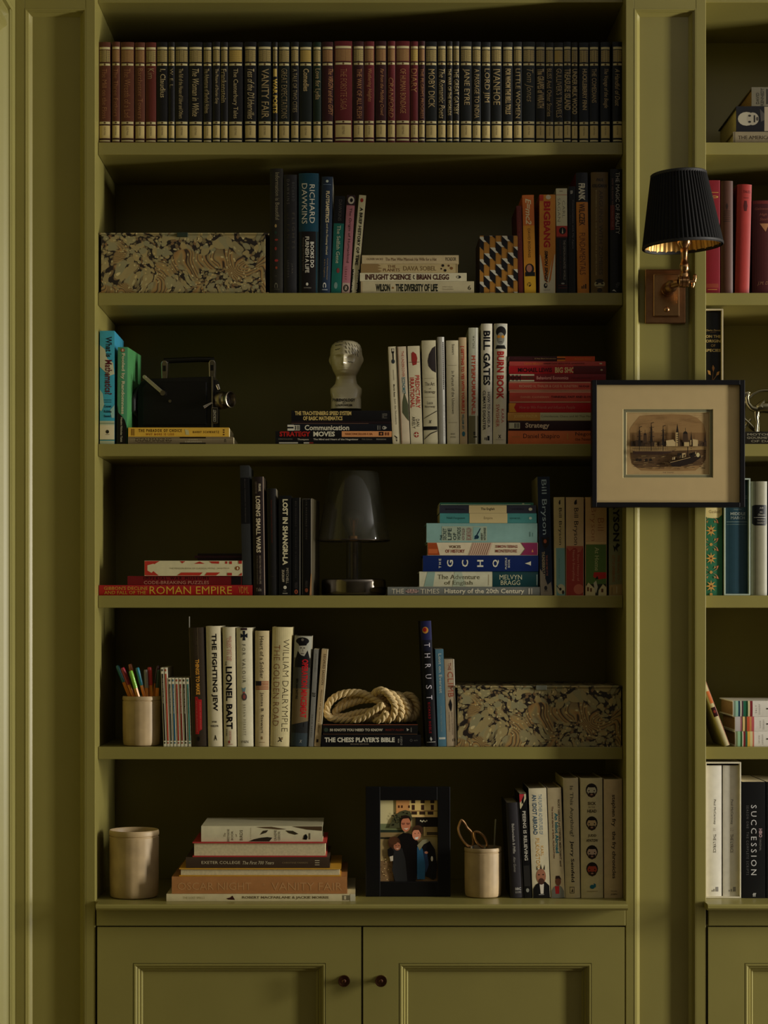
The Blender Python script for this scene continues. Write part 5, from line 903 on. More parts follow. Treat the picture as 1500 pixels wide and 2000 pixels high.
for q, (fy, fc) in enumerate([(1544, (206, 196, 164)), (1608, (206, 176, 130)), (1664, (206, 176, 150)), (1697, (186, 84, 60))]):
    faces += [E(.5, fy - 1, 11.5, 13, (50, 38, 32)), E(.5, fy + 1, 9.4, 10, fc), P([(.29, fy + 3), (.5, fy + 5), (.71, fy + 3), (.66, fy + 11), (.5, fy + 14), (.34, fy + 11)], (70, 52, 42)), E(.5, fy + 8, 2.6, 1.4, (186, 140, 116)), E(.38, fy + .5, 1.3, 1.3, (30, 24, 22)), E(.62, fy + .5, 1.3, 1.3, (30, 24, 22)), P([(.3, fy - 8), (.5, fy - 13), (.7, fy - 8), (.62, fy - 6), (.4, fy - 6)], (50, 38, 32))]
book(5, (1135.5, 1178.5, 1520, 1753), (216, 200, 150), faces + [T('SICK', .32, 1566, .7, 1572, (90, 78, 54), 'b', 'h'), T('IN THE', .36, 1575, .64, 1578, (110, 96, 70), '', 'h'), T('HEAD', .3, 1581, .72, 1587, (90, 78, 54), 'b', 'h'), T('JUDD', .32, 1629, .7, 1635, (90, 78, 54), 'b', 'h'), T('APATOW', .24, 1638, .78, 1644, (90, 78, 54), 'b', 'h'), E(.5, 1731, 5, 4, (40, 120, 140)), P([(.58, 1732), (.56, 1724), (.66, 1726), (.66, 1732)], (40, 120, 140)), R(.25, 1739, .75, 1740, (170, 150, 110))], lean=tilt(-1.8, 233), y=YB, depth=0.16, kind='hard', label='cream hardback with four small drawn bearded heads', name='hardback_book')
book(5, (1180.5, 1216.3, 1522, 1753), (212, 186, 146), [T('stephen fry', .38, 1552, .64, 1614, (84, 66, 46), 'b'), T('the fry chronicles', .38, 1623, .64, 1715, (84, 66, 46), 'b'), T('MICHAEL', .35, 1738, .7, 1741, (110, 90, 66), 's', 'h'), T('JOSEPH', .35, 1744, .7, 1748, (110, 90, 66), 'sb', 'h')], lean=tilt(-.9, 231), y=YB, depth=0.16, kind='hard', label='pinkish cream hardback in small spaced letters at the end of the bottom shelf', name='hardback_book')

# --- second bookcase
stack(0, [
 dict(box=(1432, 1640, 254, 277), col=(150, 138, 108), y=0.05, depth=0.24, kind='hard', bulge=0.001, art=[T('THE AMERICAN', 1442, .34, 1512, .64, (80, 62, 40), 's'), R(1434, .02, 1436, .98, (120, 110, 84))], label='wide grey-beige hardback at the bottom of the stack in the second bookcase'),
 dict(box=(1438, 1630, 204, 253.5), col=(34, 34, 38), y=0.05, depth=0.2, kind='hard', bulge=0.001, art=[R(1493, .02, 1560, .98, (170, 156, 128)), E(1458, .5, 17, 13.5, (176, 168, 144)), E(1470, .5, 12, 12.5, (166, 158, 136)), E(1464, .38, 3, 2, (60, 56, 50)), E(1464, .62, 3, 2, (60, 56, 50)), R(1472, .36, 1475, .64, (50, 46, 42)), E(1479, .5, 2.5, 4, (90, 84, 74)), P([(1484, .1), (1493, .3), (1493, .55), (1486, .62)], (90, 86, 78))], label='black hardback showing a smiling face turned sideways'),
 dict(box=(1468, 1610, 166.5, 203.5), col=(124, 118, 98), y=0.05, depth=0.17, kind='hard', bulge=0.001, pages='aged', art=[T('DAVID', 1477, .3, 1483, .9, (80, 76, 62), 'b', 'u'), T('KENNEDY', 1486, .05, 1492, .98, (80, 76, 62), 'b', 'u'), R(1497, .1, 1500, .9, (70, 66, 54))], label='grey-brown hardback on top of the stack in the second bookcase'),
])
book(1, (1379.5, 1406, 352, 571), (142, 34, 48), [R(.1, 375, .9, 376, (190, 150, 70)), T('P', .3, 382, .9, 390, (190, 150, 76), 's', 'h'), R(.0, 552, .9, 560, (150, 70, 50)), R(.1, 563, .8, 564, (190, 140, 70)), R(.94, 352, 1, 571, (186, 80, 92))], y=0.048, depth=0.15, kind='hard', bulge=0.001, label='crimson hardback peeping out beside the black lampshade', name='hardback_book')
book(1, (1408, 1432, 353, 571), (96, 62, 44), [P([(.4, 402), (.5, 396), (.6, 402), (.5, 410)], (60, 36, 24))] + [R(.2, 411 + i * 4, .8, 412 + i * 4, (50, 30, 22)) for i in range(6)], y=0.047, depth=0.15, kind='hard', bulge=0.004, label='old brown cloth hardback after the crimson one', name='hardback_book')
book(1, (1436, 1464, 360, 571), (172, 62, 54), [T('TALES', .4, 372, .9, 377, (90, 24, 22), 's', 'h'), R(.45, 386, .8, 387, (90, 24, 22)), P([(.5, 392), (.65, 392), (.72, 402), (.66, 412), (.5, 412), (.45, 402)], (96, 28, 26))], lean=tilt(5, 211), y=0.048, depth=0.15, kind='hard', bulge=0.004, label='worn brick red hardback leaning a little in the second bookcase', name='hardback_book')
book(1, (1470, 1516, 391, 571), (86, 28, 26), [R(.02, 392, .98, 398, (120, 46, 38)), T('Galsworthy', .1, 405, .9, 411, (150, 90, 70), 'i', 'h'), T('High Life', .3, 416, .9, 422, (150, 90, 70), 'i', 'h'), T('Stories', .3, 425, .8, 430, (150, 90, 70), 'i', 'h'), P([(.3, 436), (.7, 436), (.55, 452)], (170, 120, 80)), T('J.M. Dent', .2, 548, .9, 556, (150, 110, 80), 'i', 'h')], y=0.048, depth=0.15, kind='hard', bulge=0.004, label='broad dark red hardback cut by the edge of the picture', name='hardback_book')
for i, (xa, xb, c_) in enumerate([(1521, 1545, (60, 40, 34)), (1547, 1580, (120, 50, 40))]):
    book(1, (xa, xb, 370 + 8 * i, 571), c_, [], y=0.05, depth=0.14, kind='hard', label=['dark brown', 'russet'][i] + ' hardback just beyond the broad dark red one', name='hardback_book')
def slipcase(shelf, px0, px1, ytop, y, depth, col, label, under=0.0, th=0.003):
    x0, x1 = X(px0, y), X(px1, y)
    zb = SHELF_Z[shelf] + 0.0002
    zt = Z(ytop, y)
    t = thing('slipcase', label, 'slipcase', ((x0 + x1) / 2, y, zb))
    h = (x1 - x0) / 2; H = zt - zb
    b = MB()
    b.box(-h, -h + th, 0, depth, 0, H); b.box(h - th, h, 0, depth, 0, H)
    b.box(-h + th, h - th, 0, depth, 0, th); b.box(-h + th, h - th, 0, depth, H - th, H)
    b.box(-h + th, h - th, depth - th, depth, th, H - th)
    b.obj('shell', mat(col, 0.5), t, bevel=0.0004)
    return zb + th
zz = slipcase(2, 1371.6, 1412.5, 603, 0.046, 0.2, (190, 176, 140), 'pale slipcase holding the black and gold book above the picture')
book(2, (1375.2, 1408.5, 609, 863), (22, 24, 24), [T('Charles Darwin', .1, 643, .96, 646.5, (206, 176, 116), 'i', 'h'), R(.35, 648.5, .7, 649, (150, 120, 80)), T('ON THE', .1, 654, .98, 659.5, (206, 180, 120), 'sb', 'h'), T('ORIGIN', .1, 663, .98, 668.5, (206, 180, 120), 'sb', 'h'), T('OF', .4, 672, .66, 677, (180, 150, 100), 's', 'h'), T('SPECIES', .06, 681, .98, 686.5, (206, 180, 120), 'sb', 'h'), P([(.52, 712), (.62, 718), (.54, 726), (.46, 718)], (170, 120, 70)), P([(.2, 722), (.36, 724), (.4, 732), (.26, 730)], (206, 150, 80)), P([(.92, 724), (.76, 726), (.7, 733), (.86, 731)], (206, 150, 80)), P([(.52, 726), (.54, 726), (.5, 742), (.47, 742)], (150, 110, 66)), P([(.5, 742), (.72, 732), (.73, 733.5), (.5, 744)], (150, 110, 66))], y=0.053, depth=0.18, kind='hard', bulge=0.002, base=zz + 0.0002, label='black book with gold leaves titled On the Origin of Species', name='hardback_book')
GRN = (56, 122, 92)
def damask():
    a = []
    for cy in (1036, 1090, 1144):
        for q in range(8):
            an = q * PI / 4
            a.append(P([(.4, cy), (.4 + .10 * math.cos(an + .35), cy + 6 * math.sin(an + .35)), (.4 + .30 * math.cos(an), cy + 12 * math.sin(an)), (.4 + .10 * math.cos(an - .35), cy + 6 * math.sin(an - .35))], (206, 156, 84)))
        a.append(E(.4, cy, 2, 2, (120, 70, 30)))
        for sx in (-1, 1):
            for yy in (-1, 1):
                if cy + yy * 20 > 1158: continue
                a.append(P([(.4 + sx * .1, cy + yy * 26), (.4 + sx * .32, cy + yy * 21), (.4 + sx * .42, cy + yy * 14), (.4 + sx * .28, cy + yy * 15), (.4 + sx * .3, cy + yy * 20)], (190, 120, 84)))
                a.append(P([(.4 + sx * .14, cy + yy * 20), (.4 + sx * .26, cy + yy * 18), (.4 + sx * .2, cy + yy * 14)], (180, 140, 90)))
        a.append(E(.4, cy + 27 if cy < 1140 else 1160, 3, 3, (196, 150, 84)))
    return a
book(3, (1374, 1411, 965, 1162), GRN, [P([(.02, 966), (.98, 966), (.98, 1005), (.8, 1011), (.5, 1012), (.2, 1011), (.02, 1005)], (226, 206, 146)), T('Gaskell', .28, 996, .9, 1002, (120, 86, 40), 's', 'h')] + damask(), y=0.05, depth=0.14, kind='hard', bulge=0.001, label='green book patterned with golden flowers just below the picture', name='hardback_book')
zz = slipcase(3, 1414, 1465.5, 934, 0.046, 0.19, (176, 190, 172), 'pale green-grey slipcase holding the blue classic')
book(3, (1417.5, 1461.5, 939, 1158), (54, 88, 100), [T('George Eliot', .35, 993, .7, 996, (150, 160, 150), 'i', 'h'), T('MIDDLE', .2, 1000, .88, 1005.5, (170, 180, 170), 'sb', 'h'), T('MARCH', .22, 1008, .86, 1013.5, (170, 180, 170), 's', 'h'), R(.04, 968, .96, 969, (150, 170, 170)), R(.04, 972, .96, 973, (150, 170, 170)), R(.04, 1018, .96, 1019, (140, 160, 156)), R(.04, 1023, .96, 1024, (120, 140, 136))], y=0.052, depth=0.17, kind='hard', bulge=0.0035, base=zz + 0.0002, label='steel blue cloth book in its pale slipcase below the picture', name='hardback_book')
book(3, (1468, 1499, 940, 1162), (142, 138, 112), [P([(.04, 988), (.2, 986), (.94, 986), (.98, 990), (.98, 1022), (.9, 1026), (.2, 1026), (.04, 1022)], (18, 16, 16)), T('Jude', .5, 990, .76, 994, (170, 166, 150), 'i', 'h'), T('the', .52, 998, .68, 1001, (170, 166, 150), 'i', 'h'), T('Obscure', .4, 1003, .86, 1007, (170, 166, 150), 'i', 'h'), R(.15, 1010, .9, 1010.8, (190, 186, 170)), T('THOMAS', .35, 1014, .86, 1017, (150, 146, 130), 's', 'h'), T('HARDY', .35, 1019.5, .86, 1022.5, (150, 146, 130), 's', 'h')], y=0.048, depth=0.15, kind='hard', bulge=0.005, label='grey-beige rounded book with a black label at the picture edge', name='hardback_book')
for i, (xa, xb, c_, yt_) in enumerate([(1502, 1530, (110, 30, 30), 950), (1532, 1570, (40, 60, 50), 940)]):
    book(3, (xa, xb, yt_, 1162), c_, [], y=0.05, depth=0.14, kind='hard', label=['dark red', 'dark green'][i] + ' cloth book just beyond the grey-beige rounded one', name='hardback_book')
st1 = [[(1433, 1437, (130, 150, 130)), (1437, 1442, (150, 196, 172)), (1442, 1446, (40, 80, 100)), (1446, 1448.5, (214, 206, 180)), (1448.5, 1452, (96, 76, 84)), (1452, 1457, (50, 120, 90)), (1457, 1461, (30, 84, 40)), (1461, 1465, (214, 200, 150)), (1465, 1470, (140, 44, 50))],
       [(1436.5, 1449, (190, 180, 176)), (1446, 1449, (170, 110, 116)), (1449, 1450.5, (50, 20, 24)), (1450.5, 1455, (222, 190, 120)), (1455, 1459, (96, 84, 46)), (1459, 1464, (206, 96, 60)), (1464, 1468, (206, 144, 84)), (1468, 1473, (196, 96, 96))],
       [(1437, 1441, (130, 140, 100)), (1441, 1446, (150, 190, 150)), (1446, 1450, (60, 110, 60)), (1450, 1452, (222, 210, 180)), (1452, 1456, (140, 46, 50)), (1456, 1460, (60, 110, 80)), (1460, 1465, (226, 176, 70)), (1465, 1470, (216, 200, 140)), (1470, 1473, (206, 120, 100))]]
lab3 = ['top', 'middle', 'bottom']
stack(4, [dict(box=b_, col=(222, 214, 198), y=0.052, depth=0.15, kind='hard', bulge=0.0015, pages='aged',
               art=[R(p, .0, q, 1, c_) for p, q, c_ in st1[i]] + [T(n1, tx, .28, tx + 2.5, .78, (120, 110, 96), 'w', 'u'), T('COOKERY', tx + 6.5, .2, tx + 9, .86, (110, 100, 90), 'w', 'u'), E(1499, .5, 2, 1.5, (90, 80, 70))],
               label='white book with colourful cloth-like stripes, ' + lab3[i] + ' of its three-book stack')
          for i, b_, n1, tx in [(2, (1436, 1600, 1428.5, 1458), 'SPICE', 1482), (1, (1435.5, 1600, 1399.5, 1428), 'FLAVOUR', 1484), (0, (1431.5, 1600, 1368.5, 1399), 'SALT', 1476)]])
zz = slipcase(5, 1377, 1447.5, 1488.5, 0.038, 0.22, (216, 208, 180), 'cream slipcase with two tall white volumes in the second bookcase')
for i, (xa, xb, lb) in enumerate([(1380.5, 1409.5, 'first tall white volume in the cream slipcase, against the pilaster'), (1412.5, 1444, 'second tall white volume in the cream slipcase, beside the black scripts')]):
    book(5, (xa, xb, 1495, 1750), (232, 226, 208), [T('Paul McCartney', .44, 1561, .62, 1610, (70, 66, 60), 's'), T('A-K' if i == 0 else 'L-Z', .44, 1617, .62, 1623, (190, 180, 160), 's'), T('THE LYRICS', .44, 1629, .62, 1665, (80, 74, 66), 's'), R(.34, 1738, .42, 1741, (160, 156, 150)), R(.46, 1736, .54, 1741, (160, 156, 150)), R(.6, 1732, .78, 1741, (150, 146, 140))], y=0.044, depth=0.2, kind='hard', bulge=0.0015, base=zz + 0.0002, label=lb, name='hardback_book')
book(5, (1449.5, 1495, 1527, 1753), (24, 23, 23), [T('SUCCESSION', .38, 1572, .62, 1708, (206, 204, 200), 'w'), T('SEASON ONE  THE COMPLETE SCRIPTS', .18, 1573, .28, 1708, (120, 118, 116), 'w'), T('HBO', .72, 1618, .86, 1635, (180, 150, 150), 'B'), T('ORIGINAL', .74, 1637, .82, 1661, (130, 126, 120), ''), T('ff', .45, 1743, .6, 1750, (190, 188, 180), 'b', 'h')], y=0.038, depth=0.16, label='thick black book of scripts beside the cream slipcase', name='paperback_book')
book(5, (1497, 1542, 1527, 1753), (22, 22, 22), [R(.1, 1741, .3, 1750, (120, 120, 116))], y=0.038, depth=0.16, label='second black book of scripts, cut by the edge of the picture', name='paperback_book')
# the leaning cream book of the fifth shelf in the second bookcase
book(4, (1416, 1426, 1327, 1458), (206, 194, 146), [R(.3, 1345, .9, 1370, (214, 120, 66)), R(.02, 1378, .98, 1397, (70, 18, 22)), E(.5, 1387, 2.6, 3, (150, 60, 50)), R(.9, 1318, .99, 1458, (176, 110, 86))], lean=tilt(-46, 123), y=0.05, depth=0.14, kind='hard', bulge=0.001, label='cream book with a dark red band, tilted against the pilaster', name='hardback_book')

# ------------------------------------------------------------------ marbled boxes
def marble_paper():
    m = bpy.data.materials.new('marbled_paper')
    m.use_nodes = True
    nt = m.node_tree
    N = nt.nodes.new; L = nt.links.new
    b = nt.nodes['Principled BSDF']; b.inputs['Roughness'].default_value = 0.4
    tc = N('ShaderNodeTexCoord')
    mp = N('ShaderNodeMapping'); mp.inputs['Scale'].default_value = (1, 0.15, 1)
    L(tc.outputs['Object'], mp.inputs['Vector'])
    def warp(vec, scale, amt, det=2.0):
        n = N('ShaderNodeTexNoise'); n.inputs['Scale'].default_value = scale; n.inputs['Detail'].default_value = det
        L(vec, n.inputs['Vector'])
        s = N('ShaderNodeVectorMath'); s.operation = 'SUBTRACT'; s.inputs[1].default_value = (.5, .5, .5)
        L(n.outputs['Color'], s.inputs[0])
        k = N('ShaderNodeVectorMath'); k.operation = 'SCALE'; k.inputs['Scale'].default_value = amt
        L(s.outputs[0], k.inputs[0])
        a = N('ShaderNodeVectorMath'); a.operation = 'ADD'
        L(vec, a.inputs[0]); L(k.outputs[0], a.inputs[1])
        return a.outputs[0]
    w1 = warp(mp.outputs['Vector'], 9, 0.10)
    w2 = warp(w1, 40, 0.012)
    def ramp(fac, stops):
        r = N('ShaderNodeValToRGB'); r.color_ramp.interpolation = 'LINEAR'
        e = r.color_ramp.elements
        while len(e) < len(stops): e.new(0.5)
        for i, (p, c) in enumerate(stops):
            e[i].position = p; e[i].color = [srgb(x / 255) for x in c] + [1]
        L(fac, r.inputs['Fac']); return r.outputs['Color']
    def mix(f, a, b_):
        x = N('ShaderNodeMix'); x.data_type = 'RGBA'
        L(f, x.inputs[0]); L(a, x.inputs[6]); L(b_, x.inputs[7]); return x.outputs[2]
    def blobs(vec, scale, r0, r1, cols):
        v = N('ShaderNodeTexVoronoi'); v.inputs['Scale'].default_value = scale; v.inputs['Randomness'].default_value = 1.0
        L(vec, v.inputs['Vector'])
        return ramp(v.outputs['Distance'], [(0, (255, 255, 255)), (r0, (255, 255, 255)), (r1, (0, 0, 0)), (1, (0, 0, 0))]), ramp(v.outputs['Color'], cols)
    dark = N('ShaderNodeRGB'); dark.outputs[0].default_value = [srgb(x / 255) for x in (36, 28, 22)] + [1]
    big = [(0, (158, 146, 98)), (.4, (140, 134, 98)), (.7, (166, 146, 94)), (1, (132, 124, 88))]
    m3, c3_ = blobs(w1, 150, .46, .53, [(0, (150, 132, 84)), (.5, (110, 98, 66)), (1, (136, 96, 56))])
    m2, c2_ = blobs(w2, 86, .47, .51, big)
    m1, c1_ = blobs(w2, 46, .41, .43, big)
    base = mix(m1, mix(m2, mix(m3, dark.outputs[0], c3_), c2_), c1_)
    # combed flowing streaks
    wn = N('ShaderNodeTexNoise'); wn.inputs['Scale'].default_value = 7; wn.inputs['Detail'].default_value = 2.5; wn.inputs['Distortion'].default_value = 0.6
    L(w1, wn.inputs['Vector'])
    wm = N('ShaderNodeMath'); wm.operation = 'MULTIPLY'; wm.inputs[1].default_value = 42
    L(wn.outputs['Fac'], wm.inputs[0])
    wv = N('ShaderNodeMath'); wv.operation = 'FRACT'
    L(wm.outputs[0], wv.inputs[0])
    strk = ramp(wv.outputs[0], [(0, (52, 40, 28)), (.08, (66, 50, 34)), (.16, (150, 112, 64)), (.5, (162, 132, 78)), (.72, (140, 126, 84)), (.92, (130, 108, 68)), (.96, (64, 50, 36)), (1, (52, 40, 28))])
    nm = N('ShaderNodeTexNoise'); nm.inputs['Scale'].default_value = 14; nm.inputs['Detail'].default_value = 1.5
    mm = N('ShaderNodeMapping'); mm.inputs['Location'].default_value = (0.31, 0, 0.2)
    L(mp.outputs['Vector'], mm.inputs['Vector']); L(mm.outputs['Vector'], nm.inputs['Vector'])
    msk = ramp(nm.outputs['Fac'], [(0, (0, 0, 0)), (.55, (0, 0, 0)), (.575, (255, 255, 255)), (1, (255, 255, 255))])
    c2 = mix(msk, base, strk)
    # small pale droplets
    vs = N('ShaderNodeTexVoronoi'); vs.inputs['Scale'].default_value = 110
    L(w1, vs.inputs['Vector'])
    dots = ramp(vs.outputs['Distance'], [(0, (255, 255, 255)), (.2, (255, 255, 255)), (.25, (0, 0, 0)), (1, (0, 0, 0))])
    pal = ramp(vs.outputs['Color'], [(0, (206, 178, 108)), (.5, (176, 164, 116)), (1, (216, 196, 140))])
    c3 = mix(dots, c2, pal)
    L(c3, b.inputs['Base Color'])
    return m
MARB = marble_paper()

def marbled_box(shelf, x0, x1, bx0, bx1, yt, yb, tabx, label, tabc):
    y = 0.045
    z0 = SHELF_Z[shelf] + 0.0002; zt = Z(yt, y)
    xc = X((x0 + x1) / 2, y)
    t = thing('marbled_box', label, 'box', (xc, y, z0), group=None)
    W = (x1 - x0) * kpx(y) / 2
    H = zt - z0
    a, b_ = X(bx0, y) - xc, X(bx1, y) - xc
    m = MB().box(a, b_, 0.002, 0.24, 0.0022, H - 0.004); m.obj('body', MARB, t, bevel=0.0006)
    m = MB().box(-W, W, 0, 0.25, H - 0.0036, H); m.obj('lid', MARB, t, bevel=0.0006)
    m = MB().box(-W, W, 0, 0.25, 0, 0.002); m.obj('base', MARB, t, bevel=0.0004)
    tx = X(tabx, y) - xc
    m = MB().box(tx - 0.011, tx + 0.011, -0.0014, 0.004, H - 0.0085, H + 0.0008); m.obj('pull_tab', mat(tabc, 0.35, 0.0), t, bevel=0.0012)
marbled_box(1, 194, 525, 197, 518, 454.5, 571, 356, 'marbled paper box beside the second shelf science books, dark green tab', (40, 52, 38))
marbled_box(4, 889, 1215.6, 893.5, 1213.5, 1339.5, 1458, 1057, 'marbled paper box on the fifth shelf with a grey tab', (110, 112, 96))

# box of stepped blocks pattern
def patterned_box():
    y = 0.045
    x0, x1, yt, yb = 937, 1011, 460, 571
    k = kpx(y)
    z0 = SHELF_Z[1] + 0.0002
    t = thing('patterned_box', 'small box printed with a mustard, black and white stepped block pattern', 'box', (X((x0 + x1) / 2, y), y, z0))
    W = (x1 - x0) * k / 2; H = Z(yt, y) - z0
    MB().box(-W, W, 0, 0.14, 0, H).obj('body', mat((60, 40, 20), 0.5), t)
    pr = Print()
    cw = 2 * W / 6.4
    mus, blk, wh = ink((172, 122, 48)), ink((24, 18, 20)), ink((196, 190, 168))
    per = 0.0445
    sx, sz = -W, 0
    def clip(pts):
        def cut(ps, f, inter):
            out = []
            for i in range(len(ps)):
                p, q = ps[i - 1], ps[i]
                fp, fq = f(p), f(q)
                if (fp >= 0) != (fq >= 0):
                    u = fp / (fp - fq)
                    out.append((p[0] + (q[0] - p[0]) * u, p[1] + (q[1] - p[1]) * u))
                if fq >= 0: out.append(q)
            return out
        for f in (lambda p: p[0] + W, lambda p: W - p[0], lambda p: p[1] - 0.0005, lambda p: H - 0.0005 - p[1]):
            pts = cut(pts, f, None)
            if len(pts) < 3: return None
        return pts
    bars = MB()
    pr.rect(-W, 0.0003, W, H - 0.0003, mus)
    for c in range(-1, 8):
        xa = -W + c * cw - 0.3 * cw
        pts = [(xa + cw - 0.0003, 0), (xa + cw + 0.0003, 0), (xa + cw + 0.0003, H), (xa + cw - 0.0003, H)]
        p = clip(pts)
        if p: pr.poly(p, blk)
        for r in range(-3, 5):
            zb = H * 0.98 - r * per + c * 0.0115 + (0 if c % 2 == 0 else -0.0)
            # white lozenge top over two columns, black flank on the left
            w_ = [(xa, zb), (xa + 0.82 * cw, zb), (xa + 1.75 * cw, zb - 0.0105), (xa + 0.95 * cw, zb - 0.0105)]
            k_ = [(xa, zb), (xa + 0.95 * cw, zb - 0.0105), (xa + 0.95 * cw, zb - 0.0275), (xa, zb - 0.017)]
            for p, mm in ((k_, blk), (w_, wh)):
                q = clip(p)
                if q: pr.poly(q, mm)
    pr.obj('front_print', t)
patterned_box()

# ------------------------------------------------------------------ pots
CERM = mat((176, 152, 112), 0.5, 0, 0.16, 26, 0.0)
def pot(name, shelf, x0, x1, yt, ybase, y, label, flute=12):
    """ybase: pixel of the foot of the pot on the shelf"""
    k = kpx(y + (x1 - x0) * 0.0005)
    r = (x1 - x0) / 2 * k
    yc = y + r
    zb = SHELF_Z[shelf] + 0.0002
    H = Z(yt, yc) - zb
    t = thing(name, label, 'pot', (X((x0 + x1) / 2, yc), yc, zb))
    def fl(rr, a, z):
        if z > H * 0.90 or rr < r * 0.9: return rr
        return rr * (1 - 0.006 * (0.5 + 0.5 * math.cos(a * 22)) ** 3 )
    b = MB()
    prof = [(r * 0.86, 0), (r * 0.94, 0.002), (r * 0.975, 0.008), (r * 0.99, H * 0.3), (r * 0.992, H * 0.6), (r * 0.995, H * 0.895), (r * 0.965, H * 0.905), (r * 0.965, H * 0.915), (r * 1.0, H * 0.925), (r * 1.005, H * 0.955), (r * 0.995, H * 0.985), (r * 0.97, H), (r * 0.94, H * 0.985), (r * 0.93, H * 0.9), (r * 0.92, 0.008), (0.001, 0.006)]
    b.lathe(prof, 88, None, True, False, fl)
    b.obj('body', CERM, t, smooth=True)
    return t, r, H, yc, zb
pen_pot = pot('pen_pot', 4, 239.5, 314, 1359, 1457, 0.048, 'fluted beige ceramic pot full of coloured pens')
pot('pot', 5, 213.5, 310.5, 1620, 1756, 0.012, 'large empty fluted beige ceramic pot on the bottom shelf')
sci_pot = pot('scissors_pot', 5, 907, 980, 1654, 1753, 0.030, 'beige ceramic pot holding scissors, beside the framed family photo')

# pens
def pen(px0, py0, px1, py1, y0, y1, barrel, cap, label, r=0.0042, capl=0.036, flat=False):
    """from the rim (px0,py0) to the tip (px1,py1)"""
    a = Vector((X(px0, y0), y0, Z(py0, y0))); b = Vector((X(px1, y1), y1, Z(py1, y1)))
    d = (b - a).normalized()
    tail = a - d * 0.085
    L = (b - tail).length
    t = thing('pen', label, 'pen', tail)
    q = d.to_track_quat('Z', 'Y'); t.rotation_mode = 'QUATERNION'; t.rotation_quaternion = q
    MB().lathe([(0.001, 0), (r * 0.8, 0.004), (r * 0.85, 0.008), (r * 0.88, L - capl + 0.002)], 6).obj('barrel', mat(barrel, 0.35), t)
    MB().lathe([(r * 1.0, L - capl), (r * 1.02, L - 0.008), (r * 0.95, L - 0.002), (r * 0.7, L)], 12).obj('cap', mat(cap, 0.3, coat=0.5), t, smooth=True)
OR = (240, 150, 60)
yc0 = pen_pot[3]
pen(254, 1362, 229, 1300, yc0 + .004, yc0 + .012, OR, (30, 110, 122), 'orange pen with a teal cap tilting furthest out of the pot')
pen(262, 1364, 239, 1304, yc0 - .016, yc0 - .020, OR, (156, 34, 50), 'orange pen with a crimson cap, next to the teal one')
pen(271, 1364, 255, 1310, yc0 - .024, yc0 - .028, (240, 168, 66), (130, 190, 56), 'orange pen with a bright green cap')
pen(268, 1362, 254, 1297, yc0 + .006, yc0 + .006, OR, (176, 100, 56), 'pen with a brown cap standing behind the green-capped one', )
pen(283, 1364, 268, 1304, yc0 - .02, yc0 - .022, OR, (34, 120, 140), 'orange pen with a blue-green cap in the middle of the pot')
pen(287, 1364, 284.5, 1308, yc0 - .018, yc0 - .018, OR, (150, 146, 136), 'orange pen with a grey cap')
pen(295, 1364, 292, 1303, yc0 - .012, yc0 - .012, OR, (196, 40, 46), 'orange pen with a bright red cap', 0.0048)
pen(306, 1364, 310, 1308, yc0 - .008, yc0 - .008, OR, (26, 56, 50), 'orange pen with a dark green cap beside the slim booklets')
pen(301, 1362, 309, 1300, yc0 + .012, yc0 + .016, OR, (76, 24, 32), 'pen with a dark maroon cap at the back of the pot')

# scissors
def scissors():
    y = sci_pot[3]
    t = thing('scissors', 'scissors with bronze-rimmed dark handles standing in the ceramic pot', 'scissors', (X(940, y), y, Z(1654, y)))
    O = Vector(t.location)
    def loc(px, py, dy=0.0): return Vector((X(px, y), y + dy, Z(py, y))) - O
    rim = mat((206, 160, 110), 0.25, 0.9, 0.05)
    dk = mat((24, 18, 18), 0.35)
    def loop(pts, nm, dy):
        n = 40
        b = MB()
        cp = [loc(*p) for p in pts]
        path = []
        for i in range(n):
            u = i / n * len(cp)
            k = int(u); f = u - k
            p0, p1, p2, p3 = cp[k - 1], cp[k % len(cp)], cp[(k + 1) % len(cp)], cp[(k + 2) % len(cp)]
            path.append(0.5 * ((2 * p1) + (p2 - p0) * f + (2 * p0 - 5 * p1 + 4 * p2 - p3) * f * f + (3 * p1 - p0 - 3 * p2 + p3) * f ** 3) + Vector((0, dy, 0)))
        b.tube(path, 0.0028, 8, closed=True)
        o = b.obj(nm, rim, t, smooth=True)
        b2 = MB().tube([p + Vector((0, 0.0035, 0)) for p in path], 0.0026, 8, closed=True)
        b2.obj('handle_backing', dk, o, smooth=True)
    loop([(901, 1602), (907, 1607), (913, 1617), (921, 1626), (924, 1640), (922, 1652), (912, 1650), (900, 1635), (895, 1620), (897, 1610)], 'handle', 0.0)
    loop([(926, 1626), (934, 1625), (944, 1632), (950, 1642), (951, 1652), (944, 1655), (934, 1648), (928, 1638)], 'handle', -0.004)
    bl = mat((150, 150, 146), 0.3, 0.9)
    b = MB(); b.tube([loc(922, 1652), loc(932, 1745)], 0.003, 6, rads=[0.004, 0.0015]); b.obj('blade', bl, t)
    b = MB(); b.tube([loc(948, 1653, -.004), loc(930, 1746, -.002)], 0.003, 6, rads=[0.004, 0.0015]); b.obj('blade', bl, t)
    b = MB(); b.tube([loc(936, 1702, -.006), loc(936, 1702, .004)], 0.004, 12); b.obj('pivot', rim, t)
scissors()
y_ = sci_pot[3]
t = thing('rod', 'thin pale wooden rod standing in the scissors pot', 'stick', (X(963, y_ + .008), y_ + .008, Z(1744, y_)))
o = Vector(t.location)
MB().tube([Vector((X(961, y_ + .008), y_ + .008, Z(1742, y_))) - o, Vector((X(968, y_ + .008), y_ + .008, Z(1601, y_))) - o], 0.0017, 10).obj('shaft', mat((164, 158, 128), 0.5), t, smooth=True)
t['label'] = 'thin pale wooden stick standing in the scissors pot'; t.name = 'wooden_stick'

